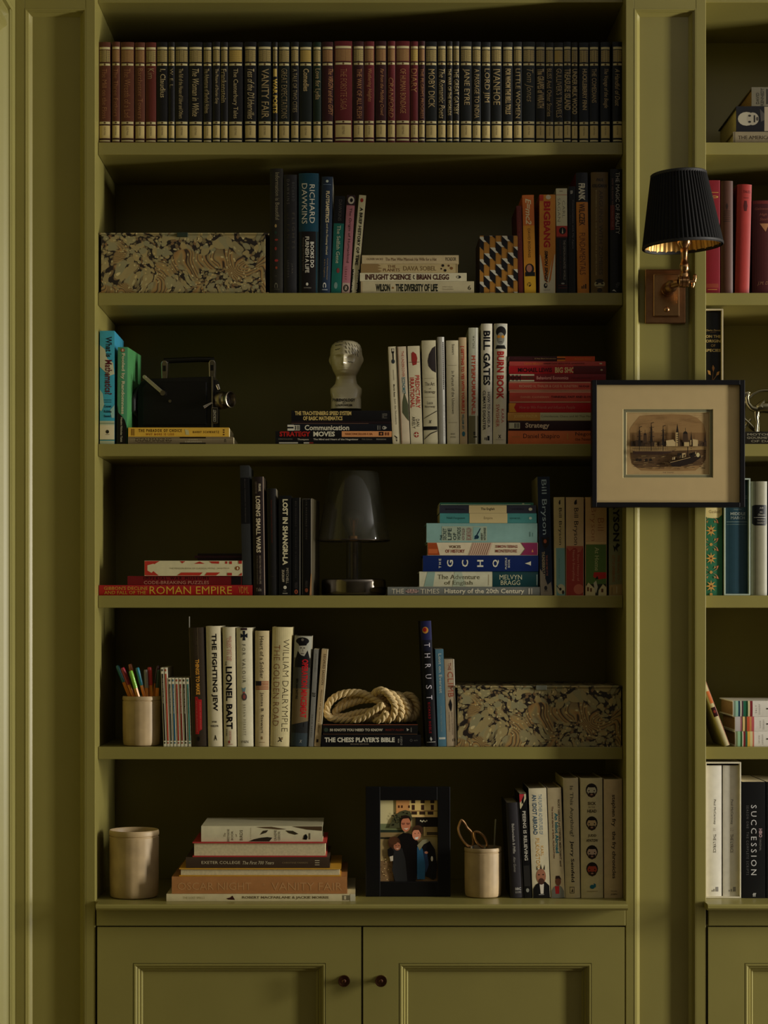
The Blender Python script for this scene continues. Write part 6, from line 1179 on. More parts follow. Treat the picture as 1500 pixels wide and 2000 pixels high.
# black bottle-dark cloth-like shapes behind the photo: a dark red felt case
# ------------------------------------------------------------------ framed family photo
def photo_frame():
    y = 0.058
    k = kpx(y)
    x0, x1, yt = 714, 880, 1537
    z0 = SHELF_Z[5] + 0.0002
    xc = X((x0 + x1) / 2, y)
    t = thing('photo_frame', 'black picture frame holding a family photo on the bottom shelf', 'photo frame', (xc, y, z0), (math.radians(-3.5), 0, 0))
    W = (x1 - x0) / 2 * k; H = Z(yt, y) - z0
    a0, a1 = X(743, y) - xc, X(855, y) - xc
    b1, b0 = Z(1564, y) - z0, Z(1722, y) - z0
    bk = mat((9, 8, 8), 0.4, spec=0.3)
    b = MB()
    b.box(-W, a0, 0, 0.018, 0, H); b.box(a1, W, 0, 0.018, 0, H); b.box(a0, a1, 0, 0.018, 0, b0); b.box(a0, a1, 0, 0.018, b1, H)
    b.obj('frame', bk, t, bevel=0.0012)
    MB().box(a0 - .002, a1 + .002, 0.010, 0.0172, b0 - .002, b1 + .002).obj('backing', bk, t)
    st = MB(); st.add([(-0.02, 0.018, 0.14), (0.02, 0.018, 0.14), (0.03, 0.075, 0.0065), (-0.03, 0.075, 0.0065), (-0.02, 0.020, 0.14), (0.02, 0.020, 0.14), (0.03, 0.077, 0.0065), (-0.03, 0.077, 0.0065)], [(0, 1, 2, 3), (7, 6, 5, 4), (0, 4, 5, 1), (3, 2, 6, 7), (0, 3, 7, 4), (1, 5, 6, 2)])
    st.obj('easel_leg', bk, t)
    pr = Print(lambda x, z: 0.0098)
    def lx(px): return min(max(X(px, y) - xc, a0), a1)
    def lz(py): return min(max(Z(py, y) - z0, b0), b1)
    def Rr(p0, q0, p1, q1, c): pr.rect(lx(p0), lz(q0), lx(p1), lz(q1), ink(up(c), 0.3))
    def up(c): return tuple(min(255, x * 1.22 + 4) for x in c)
    def Pp(pts, c): pr.poly([(lx(p), lz(q)) for p, q in pts], ink(up(c), 0.3))
    def Ee(cx, cy, ra, rb, c, n=18): Pp([(cx + ra * math.cos(2 * PI * i / n), cy + rb * math.sin(2 * PI * i / n)) for i in range(n)], c)
    Rr(743, 1564, 855, 1722, (150, 134, 90))
    Rr(743, 1564, 776, 1612, (190, 176, 124))
    Rr(743, 1610, 790, 1625, (110, 116, 80)); Rr(743, 1622, 790, 1627, (50, 60, 46))
    Rr(743, 1627, 800, 1640, (130, 110, 74)); Rr(743, 1636, 780, 1640, (60, 56, 40))
    Rr(743, 1640, 790, 1682, (150, 128, 84))
    rr = random.Random(3)
    Rr(743, 1682, 855, 1722, (120, 96, 66))
    for i in range(70):
        a, b2 = rr.uniform(744, 800), rr.uniform(1676, 1720)
        Ee(a, b2, rr.uniform(.8, 1.8), rr.uniform(.6, 1.3), rr.choice([(160, 130, 84), (84, 62, 44), (186, 156, 104), (100, 80, 50)]), 7)
    Rr(774, 1564, 800, 1590, (186, 130, 78)); Rr(800, 1564, 855, 1596, (206, 166, 100))
    for wx in (803.5, 822, 841): Rr(wx, 1564, wx + 8, 1570, (60, 44, 36)); Rr(wx + 1, 1573, wx + 7, 1583, (70, 46, 36))
    for wx in (778, 784, 798): Rr(wx, 1574, wx + 3, 1579, (80, 50, 34))
    Rr(800, 1584, 855, 1586, (150, 116, 74))
    for wx in (804, 820, 836): Rr(wx, 1586, wx + 11, 1592, (64, 46, 34))
    Rr(790, 1594, 855, 1597, (196, 160, 104)); Rr(812, 1597, 855, 1616, (34, 28, 24))
    for i in range(5): Ee(822 + i * 3, 1604 + (i % 2) * 1.5, 1.4, 1.6, (186, 180, 150), 8)
    Rr(828, 1616, 855, 1634, (140, 120, 76)); Rr(834, 1626, 855, 1632, (70, 60, 40))
    Pp([(760, 1618), (766, 1602), (774, 1592), (782, 1586), (792, 1583), (802, 1586), (806, 1600), (796, 1614), (780, 1618)], (78, 78, 54))
    for i in range(40): Ee(rr.uniform(765, 800), rr.uniform(1588, 1614), 1.6, 1.2, rr.choice([(60, 60, 40), (30, 30, 22), (80, 76, 50)]), 6)
    # grown-up in black
    Pp([(767, 1650), (778, 1634), (788, 1627), (800, 1629), (812, 1634), (818, 1650), (818, 1690), (812, 1722), (770, 1722), (767, 1690)], (24, 20, 20))
    Ee(792.5, 1603, 10.6, 10, (44, 30, 24)); Ee(793, 1611, 9.6, 14.5, (176, 108, 80)); Pp([(783, 1604), (785, 1596), (800, 1595), (803, 1603), (798, 1599), (788, 1600)], (44, 30, 24))
    Rr(784.5, 1608, 791, 1609, (40, 28, 24)); Rr(794, 1608, 801, 1609, (40, 28, 24)); Ee(788, 1610, 3.2, 2.2, (130, 80, 62), 10); Ee(797.5, 1610, 3.2, 2.2, (130, 80, 62), 10)
    Pp([(788, 1619), (799, 1618), (794, 1622)], (206, 170, 150))
    # child in front, striped dark jacket
    Pp([(758, 1672), (762, 1658), (775, 1654), (786, 1658), (792, 1680), (796, 1722), (772, 1722), (766, 1700), (768, 1684)], (46, 46, 46))
    Ee(770, 1647, 12, 12.5, (70, 46, 30)); Ee(776, 1654, 7, 8, (150, 96, 72)); Ee(768, 1643, 9, 8, (80, 54, 36)); Rr(772, 1652, 775, 1653, (50, 34, 30)); Rr(778, 1652, 781, 1653, (50, 34, 30)); Pp([(773, 1658), (780, 1657), (777, 1660)], (206, 160, 140))
    Pp([(758, 1672), (757, 1660), (764, 1655), (770, 1664), (766, 1680)], (26, 24, 24)); Pp([(761, 1674), (768, 1672), (768, 1682), (763, 1683)], (170, 160, 140))
    # child in a blue jacket
    Pp([(815, 1652), (826, 1642), (840, 1644), (850, 1660), (854, 1690), (852, 1716), (846, 1719), (832, 1712), (815, 1716)], (26, 24, 28))
    Pp([(815, 1656), (820, 1650), (826, 1660), (831, 1690), (830, 1718), (815, 1718)], (44, 88, 120))
    Pp([(828, 1664), (834, 1662), (838, 1690), (832, 1706)], (44, 60, 90)); Pp([(815, 1652), (826, 1641), (836, 1640), (838, 1645), (828, 1650), (820, 1662)], (120, 116, 90))
    Ee(816, 1623, 10.8, 10.5, (74, 52, 36)); Ee(814, 1631, 8.6, 11, (190, 120, 92)); Pp([(805, 1626), (809, 1617), (822, 1619), (823, 1630), (818, 1622), (810, 1622)], (66, 44, 30))
    Ee(811, 1629, 1.1, .9, (40, 26, 22), 8); Ee(818, 1628, 1.1, .9, (40, 26, 22), 8); Pp([(810, 1637), (818, 1635), (816, 1640), (812, 1640)], (226, 200, 180))
    Ee(844, 1678, 2.2, 5, (186, 180, 160)); Ee(833, 1666, 3.4, 2.4, (176, 116, 90))
    pr.obj('photograph', t)
photo_frame()

# ------------------------------------------------------------------ cine camera
def cine_camera():
    y = 0.085
    z0 = z_cam
    xc = X(335, y)
    t = thing('cine_camera', 'old black cine camera with a top handle and a knurled lens', 'camera', (xc + 0.002, y, z0), (0, 0, math.radians(-6)))
    BL = mat((8, 7, 7), 0.5, 0, 0.25, 300, 0.35, 0.3)
    CH = mat((176, 168, 150), 0.22, 1.0, 0.08)
    GB = mat((7, 6, 6), 0.3)
    def lx(px): return X(px, y) - xc
    def lz(py): return Z(py, y) - z0
    xa, xb = lx(266), lx(414); H = lz(737)
    pts = [(xa, 0.004), (xa + .004, 0), (xb, 0), (xb, H), (xb - .004, H + .001), (xa + .02, H - .002), (xa + .006, H - .008), (xa, H - .02)]
    MB().prism(pts, 0, 0.062).obj('body', BL, t, bevel=0.002)
    MB().box(xb - .0015, xb + .0012, -.001, .063, 0.0, H + .001).obj('front_edge', CH, t, bevel=0.0005)
    MB().prism([(xa + .01, .008), (xb - .012, .008), (xb - .012, H - .01), (xa + .018, H - .01), (xa + .01, H - .02)], -0.002, 0.0).obj('side_plate', mat((7, 6, 6), 0.45, 0, .2, 200, 0, .3), t, bevel=0.001)
    # handle
    h = MB(); h.tube([(lx(312), .03, lz(701)), (lx(340), .03, lz(700)), (lx(385), .03, lz(699)), (lx(412), .03, lz(700))], 0.0055, 12)
    h.obj('handle', GB, t, smooth=True)
    for px in (314, 409):
        b = MB()
        xx = lx(px)
        b.prism([(xx - .006, lz(738)), (xx + .006, lz(738)), (xx + .007, lz(706)), (xx + .004, lz(701)), (xx - .004, lz(701)), (xx - .007, lz(706))], .0235, .0365)
        br_ = b.obj('handle_bracket', CH, t, bevel=0.0015)
        MB().prism([(xx - .0028, lz(722)), (xx + .0028, lz(722)), (xx + .0028, lz(711)), (xx - .0028, lz(711))], .0226, .0236).obj('slot', GB, br_)
    # crank on the side
    ca, cb = Vector((lx(282), -.012, lz(737))), Vector((lx(319), -.012, lz(769)))
    d = (cb - ca).normalized(); nrm = Vector((-d.z, 0, d.x))
    b = MB()
    w = 0.0035
    vs = []
    for yy in (-.0135, -.0115):
        for p in (ca - nrm * w, cb - nrm * w, cb + nrm * w, ca + nrm * w): vs.append((p.x, yy, p.z))
    b.add(vs, [(0, 1, 2, 3), (7, 6, 5, 4), (0, 4, 5, 1), (1, 5, 6, 2), (2, 6, 7, 3), (3, 7, 4, 0)])
    b.tube([ca + Vector((0, -.002, 0)), ca + Vector((0, .002, 0))], .0038, 16)
    cr = b.obj('crank', mat((220, 216, 196), 0.3, 1.0), t, bevel=0.0006)
    MB().tube([cb + Vector((0, -.006, 0)), cb + Vector((0, .012, 0))], .0052, 18).obj('crank_hub', CH, cr, smooth=True)
    MB().tube([Vector((lx(331), -.006, lz(784))), Vector((lx(331), .0, lz(784)))], .003, 14).obj('screw', CH, t, smooth=True)
    # lens points past the front edge, slightly towards the viewer
    c = Vector((xb, .024, lz(782)))
    ax = Vector((0.86, -0.48, 0.02)).normalized()
    q = ax.to_track_quat('Z', 'Y').to_matrix().to_4x4()
    M = Matrix.Translation(c) @ q
    MB().box(xb + .001, xb + .006, .006, .05, lz(842), lz(742)).obj('lens_plate', GB, t, bevel=0.001)
    def kn(r, a, z): return r * (1 + (0.02 * math.cos(a * 30) if .012 < z < .024 else 0))
    MB().lathe([(.0165, 0), (.0165, .010), (.0175, .012), (.0178, .024), (.0165, .026), (.0145, .028), (.0145, .033), (.0162, .035), (.0165, .042), (.0150, .0425), (.0135, .040), (.0120, .030)], 60, M, True, False, kn).obj('lens', mat((130, 120, 98), 0.28, 1.0, .1), t, smooth=True)
    MB().lathe([(.0125, .030), (.008, .0325), (.0002, .0335)], 32, M, False, False).obj('lens_glass', mat((20, 18, 24), 0.05, 0, 0, coat=1), t, smooth=True)
    # viewfinder lug, release lever, maker's plate
    MB().tube([Vector((lx(422), .01, lz(752))), Vector((lx(426), .008, lz(762)))], .0045, 12, rads=[.0045, .003]).obj('viewfinder', CH, t, smooth=True)
    MB().tube([Vector((lx(413), -.004, lz(788))), Vector((lx(398), -.008, lz(797)))], .003, 12, rads=[.002, .0042]).obj('lever', CH, t, smooth=True)
    pl = MB().box(lx(413), lx(425), -.0035, -.001, lz(828), lz(797)).obj('name_plate', CH, t, bevel=0.0005)
    pr = Print(lambda x, z: -.0036)
    pr.rect(lx(414.5), lz(826.5), lx(423.5), lz(799), ink((30, 28, 26)))
    pr.text('CORONET', lx(416), lz(825), lx(422), lz(801), ink((176, 170, 150)), 'b', 'u')
    pr.obj('plate_lettering', pl)
    # wrist strap of the camera against the green book
    s = MB()
    sp = [(lx(268), .03, lz(748)), (lx(262), .015, lz(762)), (lx(255), .006, lz(780)), (lx(256), .006, lz(800)), (lx(263), .012, lz(812))]
    s.tube(sp, .006, 10, rads=[.004, .007, .009, .008, .004])
    s.obj('strap', mat((18, 14, 14), 0.5), t, smooth=True)
cine_camera()

# ------------------------------------------------------------------ phrenology head
def head():
    y = 0.10
    k = kpx(y)
    z0 = z_head
    xc = X(676, y)
    t = thing('phrenology_head', 'white glazed phrenology head lettered on its scalp and plinth', 'bust', (xc, y, z0), (0, 0, 0))
    GLZ = mat((208, 198, 164), 0.25, 0, 0.05, 20, coat=0.5)
    SEG, NZ = 72, 90
    H = Z(665, y) - z0
    def zz(py): return Z(py, y) - z0
    # half width, front depth, back depth by height (py)
    rows = [(800, 30, 26, 26), (780, 29.5, 25.5, 26), (778, 29, 25, 26), (768, 31, 22, 26), (760, 31, 19, 26), (756, 28, 17, 25), (750, 22, 15, 24), (742, 20, 14, 23), (735, 20, 15, 23), (731, 22, 22, 25), (725, 25.5, 27, 28), (718, 28, 29, 31), (710, 29.5, 29.5, 33), (700, 30.5, 30, 36), (690, 31, 31, 37), (682, 30.5, 31, 36), (675, 28, 28, 33), (670, 23, 23, 27), (667, 17, 16, 20), (665.3, 8, 8, 10), (665, 1, 1, 1)]
    def interp(py):
        for i in range(len(rows) - 1):
            a, b = rows[i], rows[i + 1]
            if a[0] >= py >= b[0]:
                u = (a[0] - py) / (a[0] - b[0] + 1e-9)
                u2 = u
                return [a[j] + (b[j] - a[j]) * u2 for j in (1, 2, 3)]
        return [1, 1, 1]
    turn = math.radians(-8)
    def surf(an, py, off=0.0):
        """an = 0 faces the viewer"""
        w, fd, bd = interp(py)
        base = py > 757
        s, c = math.sin(an), math.cos(an)
        if base:
            e = 4.0 if py > 779 else 2.6
            den = (abs(s / w) ** e + abs(c / (fd if c > 0 else bd)) ** e) ** (1 / e)
            r = 1 / den
        else:
            den = math.sqrt((s / w) ** 2 + (c / (fd if c > 0 else bd)) ** 2)
            r = 1 / den
            def g(a0, p0, sa, sp): return math.exp(-((an - a0) / sa) ** 2 - ((py - p0) / sp) ** 2)
            r += 5.5 * g(0, 712, .12, 4) + 3.2 * g(0, 705, .09, 6) + 1.2 * g(0, 698, .12, 4)
            r += 1.5 * g(.0, 713.5, .22, 2.4)
            for sd in (-1, 1):
                r -= 4.2 * g(.36 * sd, 702, .20, 4.5)
                r += 1.2 * g(.38 * sd, 702.5, .11, 2.2)
                r += 2.0 * g(.36 * sd, 695, .28, 2.5)
                r += 1.2 * g(.6 * sd, 712, .22, 6)
                r += 4.5 * g(1.62 * sd, 704, .13, 9) 
            r += 1.7 * g(0, 719.6, .2, 1.3) + 1.7 * g(0, 723, .17, 1.5) - 1.0 * g(0, 721.3, .22, .7) - 1.2 * g(0, 726.3, .2, 1.6)
            r += 2.6 * g(0, 730, .28, 3.0)
        an2 = an + (turn if not base else 0)
        r = (r + off)
        return Vector((r * math.sin(an2) * k, -r * math.cos(an2) * k, zz(py)))
    pys = []
    p = 800.0
    while p > 665.01:
        pys.append(p)
        p -= 1.0 if p < 735 else 1.5
    pys += [665.6, 665.2, 665.0]
    b = MB()
    vs, fs = [], []
    for py in pys:
        for i in range(SEG): vs.append(surf((i / SEG) * 2 * PI - PI, py))
    for q in range(len(pys) - 1):
        for i in range(SEG):
            j = (i + 1) % SEG
            fs.append((q * SEG + i, q * SEG + j, (q + 1) * SEG + j, (q + 1) * SEG + i))
    fs.append(tuple(range(SEG))); fs.append(tuple((len(pys) - 1) * SEG + i for i in range(SEG)))
    b.add(vs, fs)
    b.obj('head_body', GLZ, t, smooth=True)
    # scalp lettering as short strokes following the glaze
    rr = random.Random(8)
    ink_ = ink((22, 18, 16))
    lt = MB()
    def word(an0, py0, an1, py1, n):
        pts = []
        for i in range(n * 3 + 1):
            u = i / (n * 3)
            pts.append(surf(an0 + (an1 - an0) * u, py0 + (py1 - py0) * u + rr.uniform(-1.0, 1.0), 0.25))
        lt.tube(pts, 0.0005, 4, cap=False)
    for row, (py, a0, a1) in enumerate([(671, -.75, -.15), (677.5, -.65, -.1), (686, -.6, -.25)]): word(a0, py, a1, py - 1, 7)
    for q in range(5):
        for r_ in range(3): word(.12 + q * .2, 672 + r_ * 8 + q * 1.2, .2 + q * .2, 678 + r_ * 8 + q * 1.2, 2)
    word(.25, 710, .6, 711, 4)
    lt.obj('scalp_lettering', ink_, t)
    pr = Print(lambda x, z: -26.1 * k)
    def lx(px): return X(px, y) - xc
    pr.text('PHRENOLOGY', lx(650), zz(787), lx(694), zz(781), ink_, 'B')
    pr.text('BY', lx(670), zz(790.6), lx(676), zz(788.4), ink_, 'B')
    pr.text('L.N.FOWLER', lx(656), zz(796), lx(689), zz(792), ink_, 'B')
    pr.obj('plinth_lettering', t)
head()

# ------------------------------------------------------------------ smoked glass lamp
def smoked(name, tint, painted_sheen=0.0):
    m = bpy.data.materials.new(name)
    m.use_nodes = True
    nt = m.node_tree
    for n in list(nt.nodes):
        if n.type != 'OUTPUT_MATERIAL': nt.nodes.remove(n)
    out = nt.nodes['Material Output']
    tr = nt.nodes.new('ShaderNodeBsdfTransparent'); tr.inputs[0].default_value = tint + (1,)
    gl = nt.nodes.new('ShaderNodeBsdfGlossy'); gl.inputs['Roughness'].default_value = 0.04
    fr = nt.nodes.new('ShaderNodeFresnel'); fr.inputs['IOR'].default_value = 1.5
    mx = nt.nodes.new('ShaderNodeMixShader')
    gm = nt.nodes.new('ShaderNodeNewGeometry')      # a thin sheet: the same reflectance from both faces
    mr = nt.nodes.new('ShaderNodeMapRange')
    mr.inputs['To Min'].default_value = 1.5; mr.inputs['To Max'].default_value = 1 / 1.5
    nt.links.new(gm.outputs['Backfacing'], mr.inputs['Value']); nt.links.new(mr.outputs['Result'], fr.inputs['IOR'])
    nt.links.new(fr.outputs[0], mx.inputs[0]); nt.links.new(tr.outputs[0], mx.inputs[1]); nt.links.new(gl.outputs[0], mx.inputs[2])
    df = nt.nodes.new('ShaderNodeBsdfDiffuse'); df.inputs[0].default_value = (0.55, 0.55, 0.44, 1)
    m2 = nt.nodes.new('ShaderNodeMixShader'); m2.inputs[0].default_value = painted_sheen      # pale diffuse colour mixed in, standing for bright reflections on the glass
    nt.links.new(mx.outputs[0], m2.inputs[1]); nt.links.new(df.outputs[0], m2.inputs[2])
    nt.links.new(m2.outputs[0], out.inputs[0])
    return m
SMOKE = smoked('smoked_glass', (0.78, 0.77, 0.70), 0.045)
CLEAR = smoked('clear_glass', (0.93, 0.93, 0.90))
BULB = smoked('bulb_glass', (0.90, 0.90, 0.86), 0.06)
def table_lamp():
    y = 0.125
    xc = X(691, y)
    zb = SHELF_Z[3] + 0.0002
    k = kpx(y)
    t = thing('table_lamp', 'table lamp with a smoked glass shade and a round glass foot', 'lamp', (xc, y, zb))
    def zz(py): return Z(py, y) - zb
    CH = mat((120, 114, 104), 0.15, 1.0, 0.02)
    H1 = zz(1131)
    MB().lathe([(.060, 0), (.064, .002), (.065, .006), (.065, H1 - .006), (.064, H1 - .002), (.060, H1)], 64).obj('base', mat((120, 112, 100), 0.14, 0.95, 0.02), t, smooth=True)
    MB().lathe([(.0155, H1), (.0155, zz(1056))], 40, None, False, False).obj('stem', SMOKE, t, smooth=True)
    MB().lathe([(.009, H1), (.009, zz(1086)), (.0085, zz(1084)), (.0095, zz(1082)), (.0085, zz(1080)), (.0095, zz(1077)), (.0085, zz(1074)), (.0095, zz(1071)), (.0085, zz(1068)), (.0095, zz(1065)), (.009, zz(1058))], 28).obj('lamp_holder', mat((96, 84, 70), 0.25, 0.9), t, smooth=True)
    zs0, zs1 = zz(1056), zz(921)
    r0, r1 = .0725, .0475
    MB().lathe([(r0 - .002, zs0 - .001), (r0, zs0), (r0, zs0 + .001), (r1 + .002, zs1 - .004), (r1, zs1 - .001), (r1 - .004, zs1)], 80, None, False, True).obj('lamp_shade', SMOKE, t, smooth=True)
    ring = [(r0 * math.cos(2 * PI * i / 64), r0 * math.sin(2 * PI * i / 64), zs0) for i in range(64)]
    MB().tube(ring, .0013, 8, closed=True).obj('shade_rim', mat((90, 80, 70), 0.12, 0.8), t, smooth=True)
    bz = zz(1016)
    prof = [(.010, zz(1050)), (.012, zz(1042)), (.017, zz(1034)), (.0225, bz - .006), (.0235, bz), (.0225, bz + .008), (.018, bz + .015), (.010, bz + .0205), (.001, bz + .0225)]
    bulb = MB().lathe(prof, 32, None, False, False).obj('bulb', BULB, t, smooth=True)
    MB().lathe([(.0115, zz(1057)), (.0115, zz(1048)), (.010, zz(1046))], 24).obj('bulb_cap', mat((150, 110, 70), .3, 1.0), t, smooth=True)
    f = MB()
    for i in range(6):
        a = i * PI / 3
        f.tube([(.003 * math.cos(a), .003 * math.sin(a), zz(1040)), (.009 * math.cos(a), .009 * math.sin(a), bz + .004)], .0004, 5)
    f.tube([(0, 0, zz(1048)), (0, 0, bz)], .0022, 8)
    f.obj('filament', mat((200, 140, 80), .35, .7), bulb)
table_lamp()

# ------------------------------------------------------------------ rope knot
def rope():
    z0 = z_rope
    y0 = 0.075
    t = thing('rope_knot', 'thick cream twisted rope tied in a looped knot, lying on two black books', 'rope', (X(725, y0), y0, z0))
    O = Vector(t.location)
    RM = mat((206, 180, 126), 0.8, 0, 0.15, 260, 0.3)
    R_ = 0.0074
    def path(cp, closed=False, step=0.0016):
        pts = [Vector((X(px, y0), y0 + d, Z(py, y0))) - O for px, py, d in cp]
        for p in pts: p.z = max(p.z, R_ * 0.98)
        out = []
        n = len(pts)
        segs = n if closed else n - 1
        for i in range(segs):
            if closed: p0, p1, p2, p3 = pts[i - 1], pts[i], pts[(i + 1) % n], pts[(i + 2) % n]
            else: p0, p1, p2, p3 = pts[max(i - 1, 0)], pts[i], pts[i + 1], pts[min(i + 2, n - 1)]
            m = max(2, int((p2 - p1).length / step))
            for j in range(m):
                f = j / m
                out.append(0.5 * ((2 * p1) + (p2 - p0) * f + (2 * p0 - 5 * p1 + 4 * p2 - p3) * f * f + (3 * p1 - p0 - 3 * p2 + p3) * f ** 3))
        if not closed: out.append(pts[-1])
        return out
    def lay(b, pts, closed=False):
        n = len(pts)
        up = None
        fr = []
        s = 0; ss = []
        for i, p in enumerate(pts):
            tt = (pts[min(i + 1, n - 1)] - pts[max(i - 1, 0)]).normalized()
            if up is None:
                up = tt.cross(Vector((0.1, 1, 0.2))).normalized()
            up = (up - tt * up.dot(tt)).normalized()
            fr.append((up.copy(), tt.cross(up)))
            ss.append(s)
            if i < n - 1: s += (pts[i + 1] - p).length
        pitch = 0.030
        for st in range(3):
            q = []
            for i, p in enumerate(pts):
                a = -ss[i] / pitch * 2 * PI + st * 2 * PI / 3
                q.append(p + (fr[i][0] * math.cos(a) + fr[i][1] * math.sin(a)) * R_ * 0.50)
            b.tube(q, R_ * 0.56, 8)
    runs = [
        # outer bight, inner bight (doubled rope)
        [(770, 1392, .0), (745, 1400, -.004), (705, 1406, -.002), (665, 1406, 0), (643, 1400, 0), (638, 1386, 0), (648, 1367, 0), (670, 1355, 0), (700, 1353, 0), (722, 1360, -.002), (745, 1374, -.006), (760, 1388, -.004)],
        [(762, 1370, .006), (735, 1366, .004), (705, 1368, .006), (680, 1376, .006), (658, 1387, .008), (655, 1398, .008), (672, 1400, .006), (700, 1393, .006), (735, 1388, .004), (762, 1384, .004)],
        [(658, 1384, .014), (680, 1368, .014), (706, 1360, .012), (740, 1362, .010), (765, 1372, .010)],
        # two front ends that catch the light
        [(692, 1406, -.012), (712, 1400, -.016), (732, 1386, -.020), (748, 1374, -.021)],
        [(732, 1409, -.014), (744, 1404, -.021), (755, 1390, -.024)],
        # wrapping turns
        [(729, 1358, .0), (738, 1349, -.010), (750, 1349, -.016), (762, 1360, -.018), (771, 1378, -.018), (768, 1396, -.016), (757, 1407, -.010), (750, 1408, .004)],
        [(752, 1352, .004), (766, 1356, -.010), (778, 1370, -.014), (784, 1388, -.014), (780, 1402, -.010), (770, 1408, .004)],
        [(768, 1357, .006), (780, 1360, -.006), (792, 1374, -.009), (797, 1392, -.009), (790, 1404, -.006), (782, 1408, .006)],
        [(738, 1352, .022), (760, 1356, .020), (785, 1360, .018), (800, 1372, .014), (800, 1394, .012), (785, 1406, .014)],
        # end loop
        [(786, 1366, .014), (797, 1358, .010), (808, 1364, .006), (815, 1378, .004), (814, 1394, .006), (806, 1404, .008), (796, 1406, .012)],
        [(790, 1378, .02), (800, 1370, .018), (808, 1378, .016), (808, 1394, .018), (798, 1404, .02)],
    ]
    b = MB()
    for r in runs: lay(b, path(r))
    b.obj('rope', RM, t, smooth=True)
rope()

# ------------------------------------------------------------------ brass wall lamp
def wall_lamp():
    BR = mat((152, 112, 76), 0.3, 1.0, 0.12, 60)
    BR2 = mat((182, 140, 94), 0.22, 1.0, 0.08, 80)
    yp = 0.0138
    t = thing('wall_lamp', 'antique brass wall lamp with a pleated black shade lined in gold', 'wall lamp', (X(1300, yp), yp, Z(578, yp)))
    O = Vector(t.location)
    def v(px, py, y): return Vector((X(px, y), y, Z(py, y))) - O
    def plate(nm, px0, py0, px1, py1, ya, yb, m, ch):
        a, b_ = v(px0, py1, ya), v(px1, py0, ya)
        b = MB().box(a.x, b_.x, ya - O.y, yb - O.y, a.z, b_.z)
        return b.obj(nm, m, t, bevel=ch, seg=3)
    plate('back_plate', 1260, 525.5, 1340, 632, 0.006, 0.0138, BR, 0.0025)
    plate('inner_plate', 1276.5, 535, 1327.5, 618, 0.000, 0.006, BR2, 0.0022)
    sc = v(1302, 604.5, 0.001)
    q = Matrix.Translation(sc) @ Matrix.Rotation(PI / 2, 4, 'X')
    MB().lathe([(.0056, -.002), (.0056, .001), (.0048, .003), (.003, .0046), (.0002, .005)], 24, q).obj('screw', BR2, t, smooth=True)
    # boss and arm towards the room
    j = v(1304, 566, 0.002)
    q = Matrix.Translation(j) @ Matrix.Rotation(PI / 2, 4, 'X')
    MB().lathe([(.0135, 0), (.0135, .003), (.011, .006), (.0125, .010), (.0125, .016), (.009, .022), (.0085, .028), (.0115, .032), (.012, .040), (.009, .046), (.007, .052)], 32, q).obj('boss', BR, t, smooth=True)
    e = v(1335, 550, -0.09)
    a = MB()
    a.tube([j + Vector((0, -.045, 0)), e + Vector((-.004, .012, 0))], .0062, 16)
    a.obj('arm', BR, t, smooth=True)
    # knuckle: three discs side by side with a wing screw
    K = Matrix.Translation(e) @ Matrix.Rotation(PI / 2, 4, 'Y')
    MB().lathe([(.0005, -.010), (.0095, -.010), (.0112, -.0085), (.0112, -.004), (.0100, -.0034), (.0118, -.0028), (.0118, .0028), (.0100, .0034), (.0112, .004), (.0112, .0085), (.0095, .010), (.0005, .010)], 36, K).obj('knuckle', BR2, t, smooth=True)
    w = MB().tube([e + Vector((.010, 0, 0)), e + Vector((.022, 0, 0))], .0036, 12)
    w.tube([e + Vector((.019, 0, -.004)), e + Vector((.021, 0, .0)), e + Vector((.022, .0, .010)), e + Vector((.023, 0, .014))], .003, 10, rads=[.002, .0032, .0042, .002])
    w.tube([e + Vector((.019, 0, .004)), e + Vector((.018, 0, -.006)), e + Vector((.017, 0, -.012))], .003, 10, rads=[.002, .004, .002])
    w.obj('wing_screw', BR2, t, smooth=True)
    w = MB().tube([e + Vector((-.010, 0, 0)), e + Vector((-.016, .006, 0))], .0045, 12); w.obj('pin', BR, t, smooth=True)
    # stem, collar, lamp holder
    s = v(1336.5, 541, -0.09)
    zt = lambda py: (v(1336, py, -0.09).z - s.z)
    M = Matrix.Translation(s)
    MB().lathe([(.0075, -.004), (.0085, zt(536)), (.0062, zt(531)), (.0088, zt(527)), (.0088, zt(516)), (.0066, zt(513)), (.0062, zt(505)), (.0068, zt(495)), (.0076, zt(487)), (.0068, zt(484.5)), (.0092, zt(481)), (.0128, zt(475)), (.0132, zt(468)), (.0130, zt(462)), (.0122, zt(456)), (.0122, zt(448)), (.010, zt(446))], 36, M).obj('stem', BR2, t, smooth=True)
    MB().lathe([(.0085, zt(446)), (.0085, zt(438)), (.012, zt(430)), (.0165, zt(415)), (.0175, zt(405)), (.014, zt(392)), (.006, zt(385)), (.0005, zt(384))], 28, M).obj('bulb', mat((206, 200, 186), 0.2, 0, 0), t, smooth=True)
    # shade
    yc = -0.092
    c = Vector((X(1333.5, yc), yc, Z(480, yc))) - O
    H = (480 - 342) * kpx(yc)
    rb, rt = 77 * kpx(yc), 52.5 * kpx(yc)
    TM = Matrix.Translation(c) @ Matrix.Rotation(math.radians(-3.4), 4, 'Y')
    NP = 60
    def pl(r, a, z): return r + 0.0022 * abs(math.sin(a * NP / 2))
    sh = MB().lathe([(rb + (rt - rb) * i / 6, H * i / 6) for i in range(7)], NP * 10, TM, False, False, pl)
    cl = bpy.data.materials.new('black_pleated_silk'); cl.use_nodes = True
    pb = cl.node_tree.nodes['Principled BSDF']
    pb.inputs['Base Color'].default_value = (0.006, 0.0055, 0.005, 1); pb.inputs['Roughness'].default_value = 0.7; pb.inputs['Specular IOR Level'].default_value = 0.15
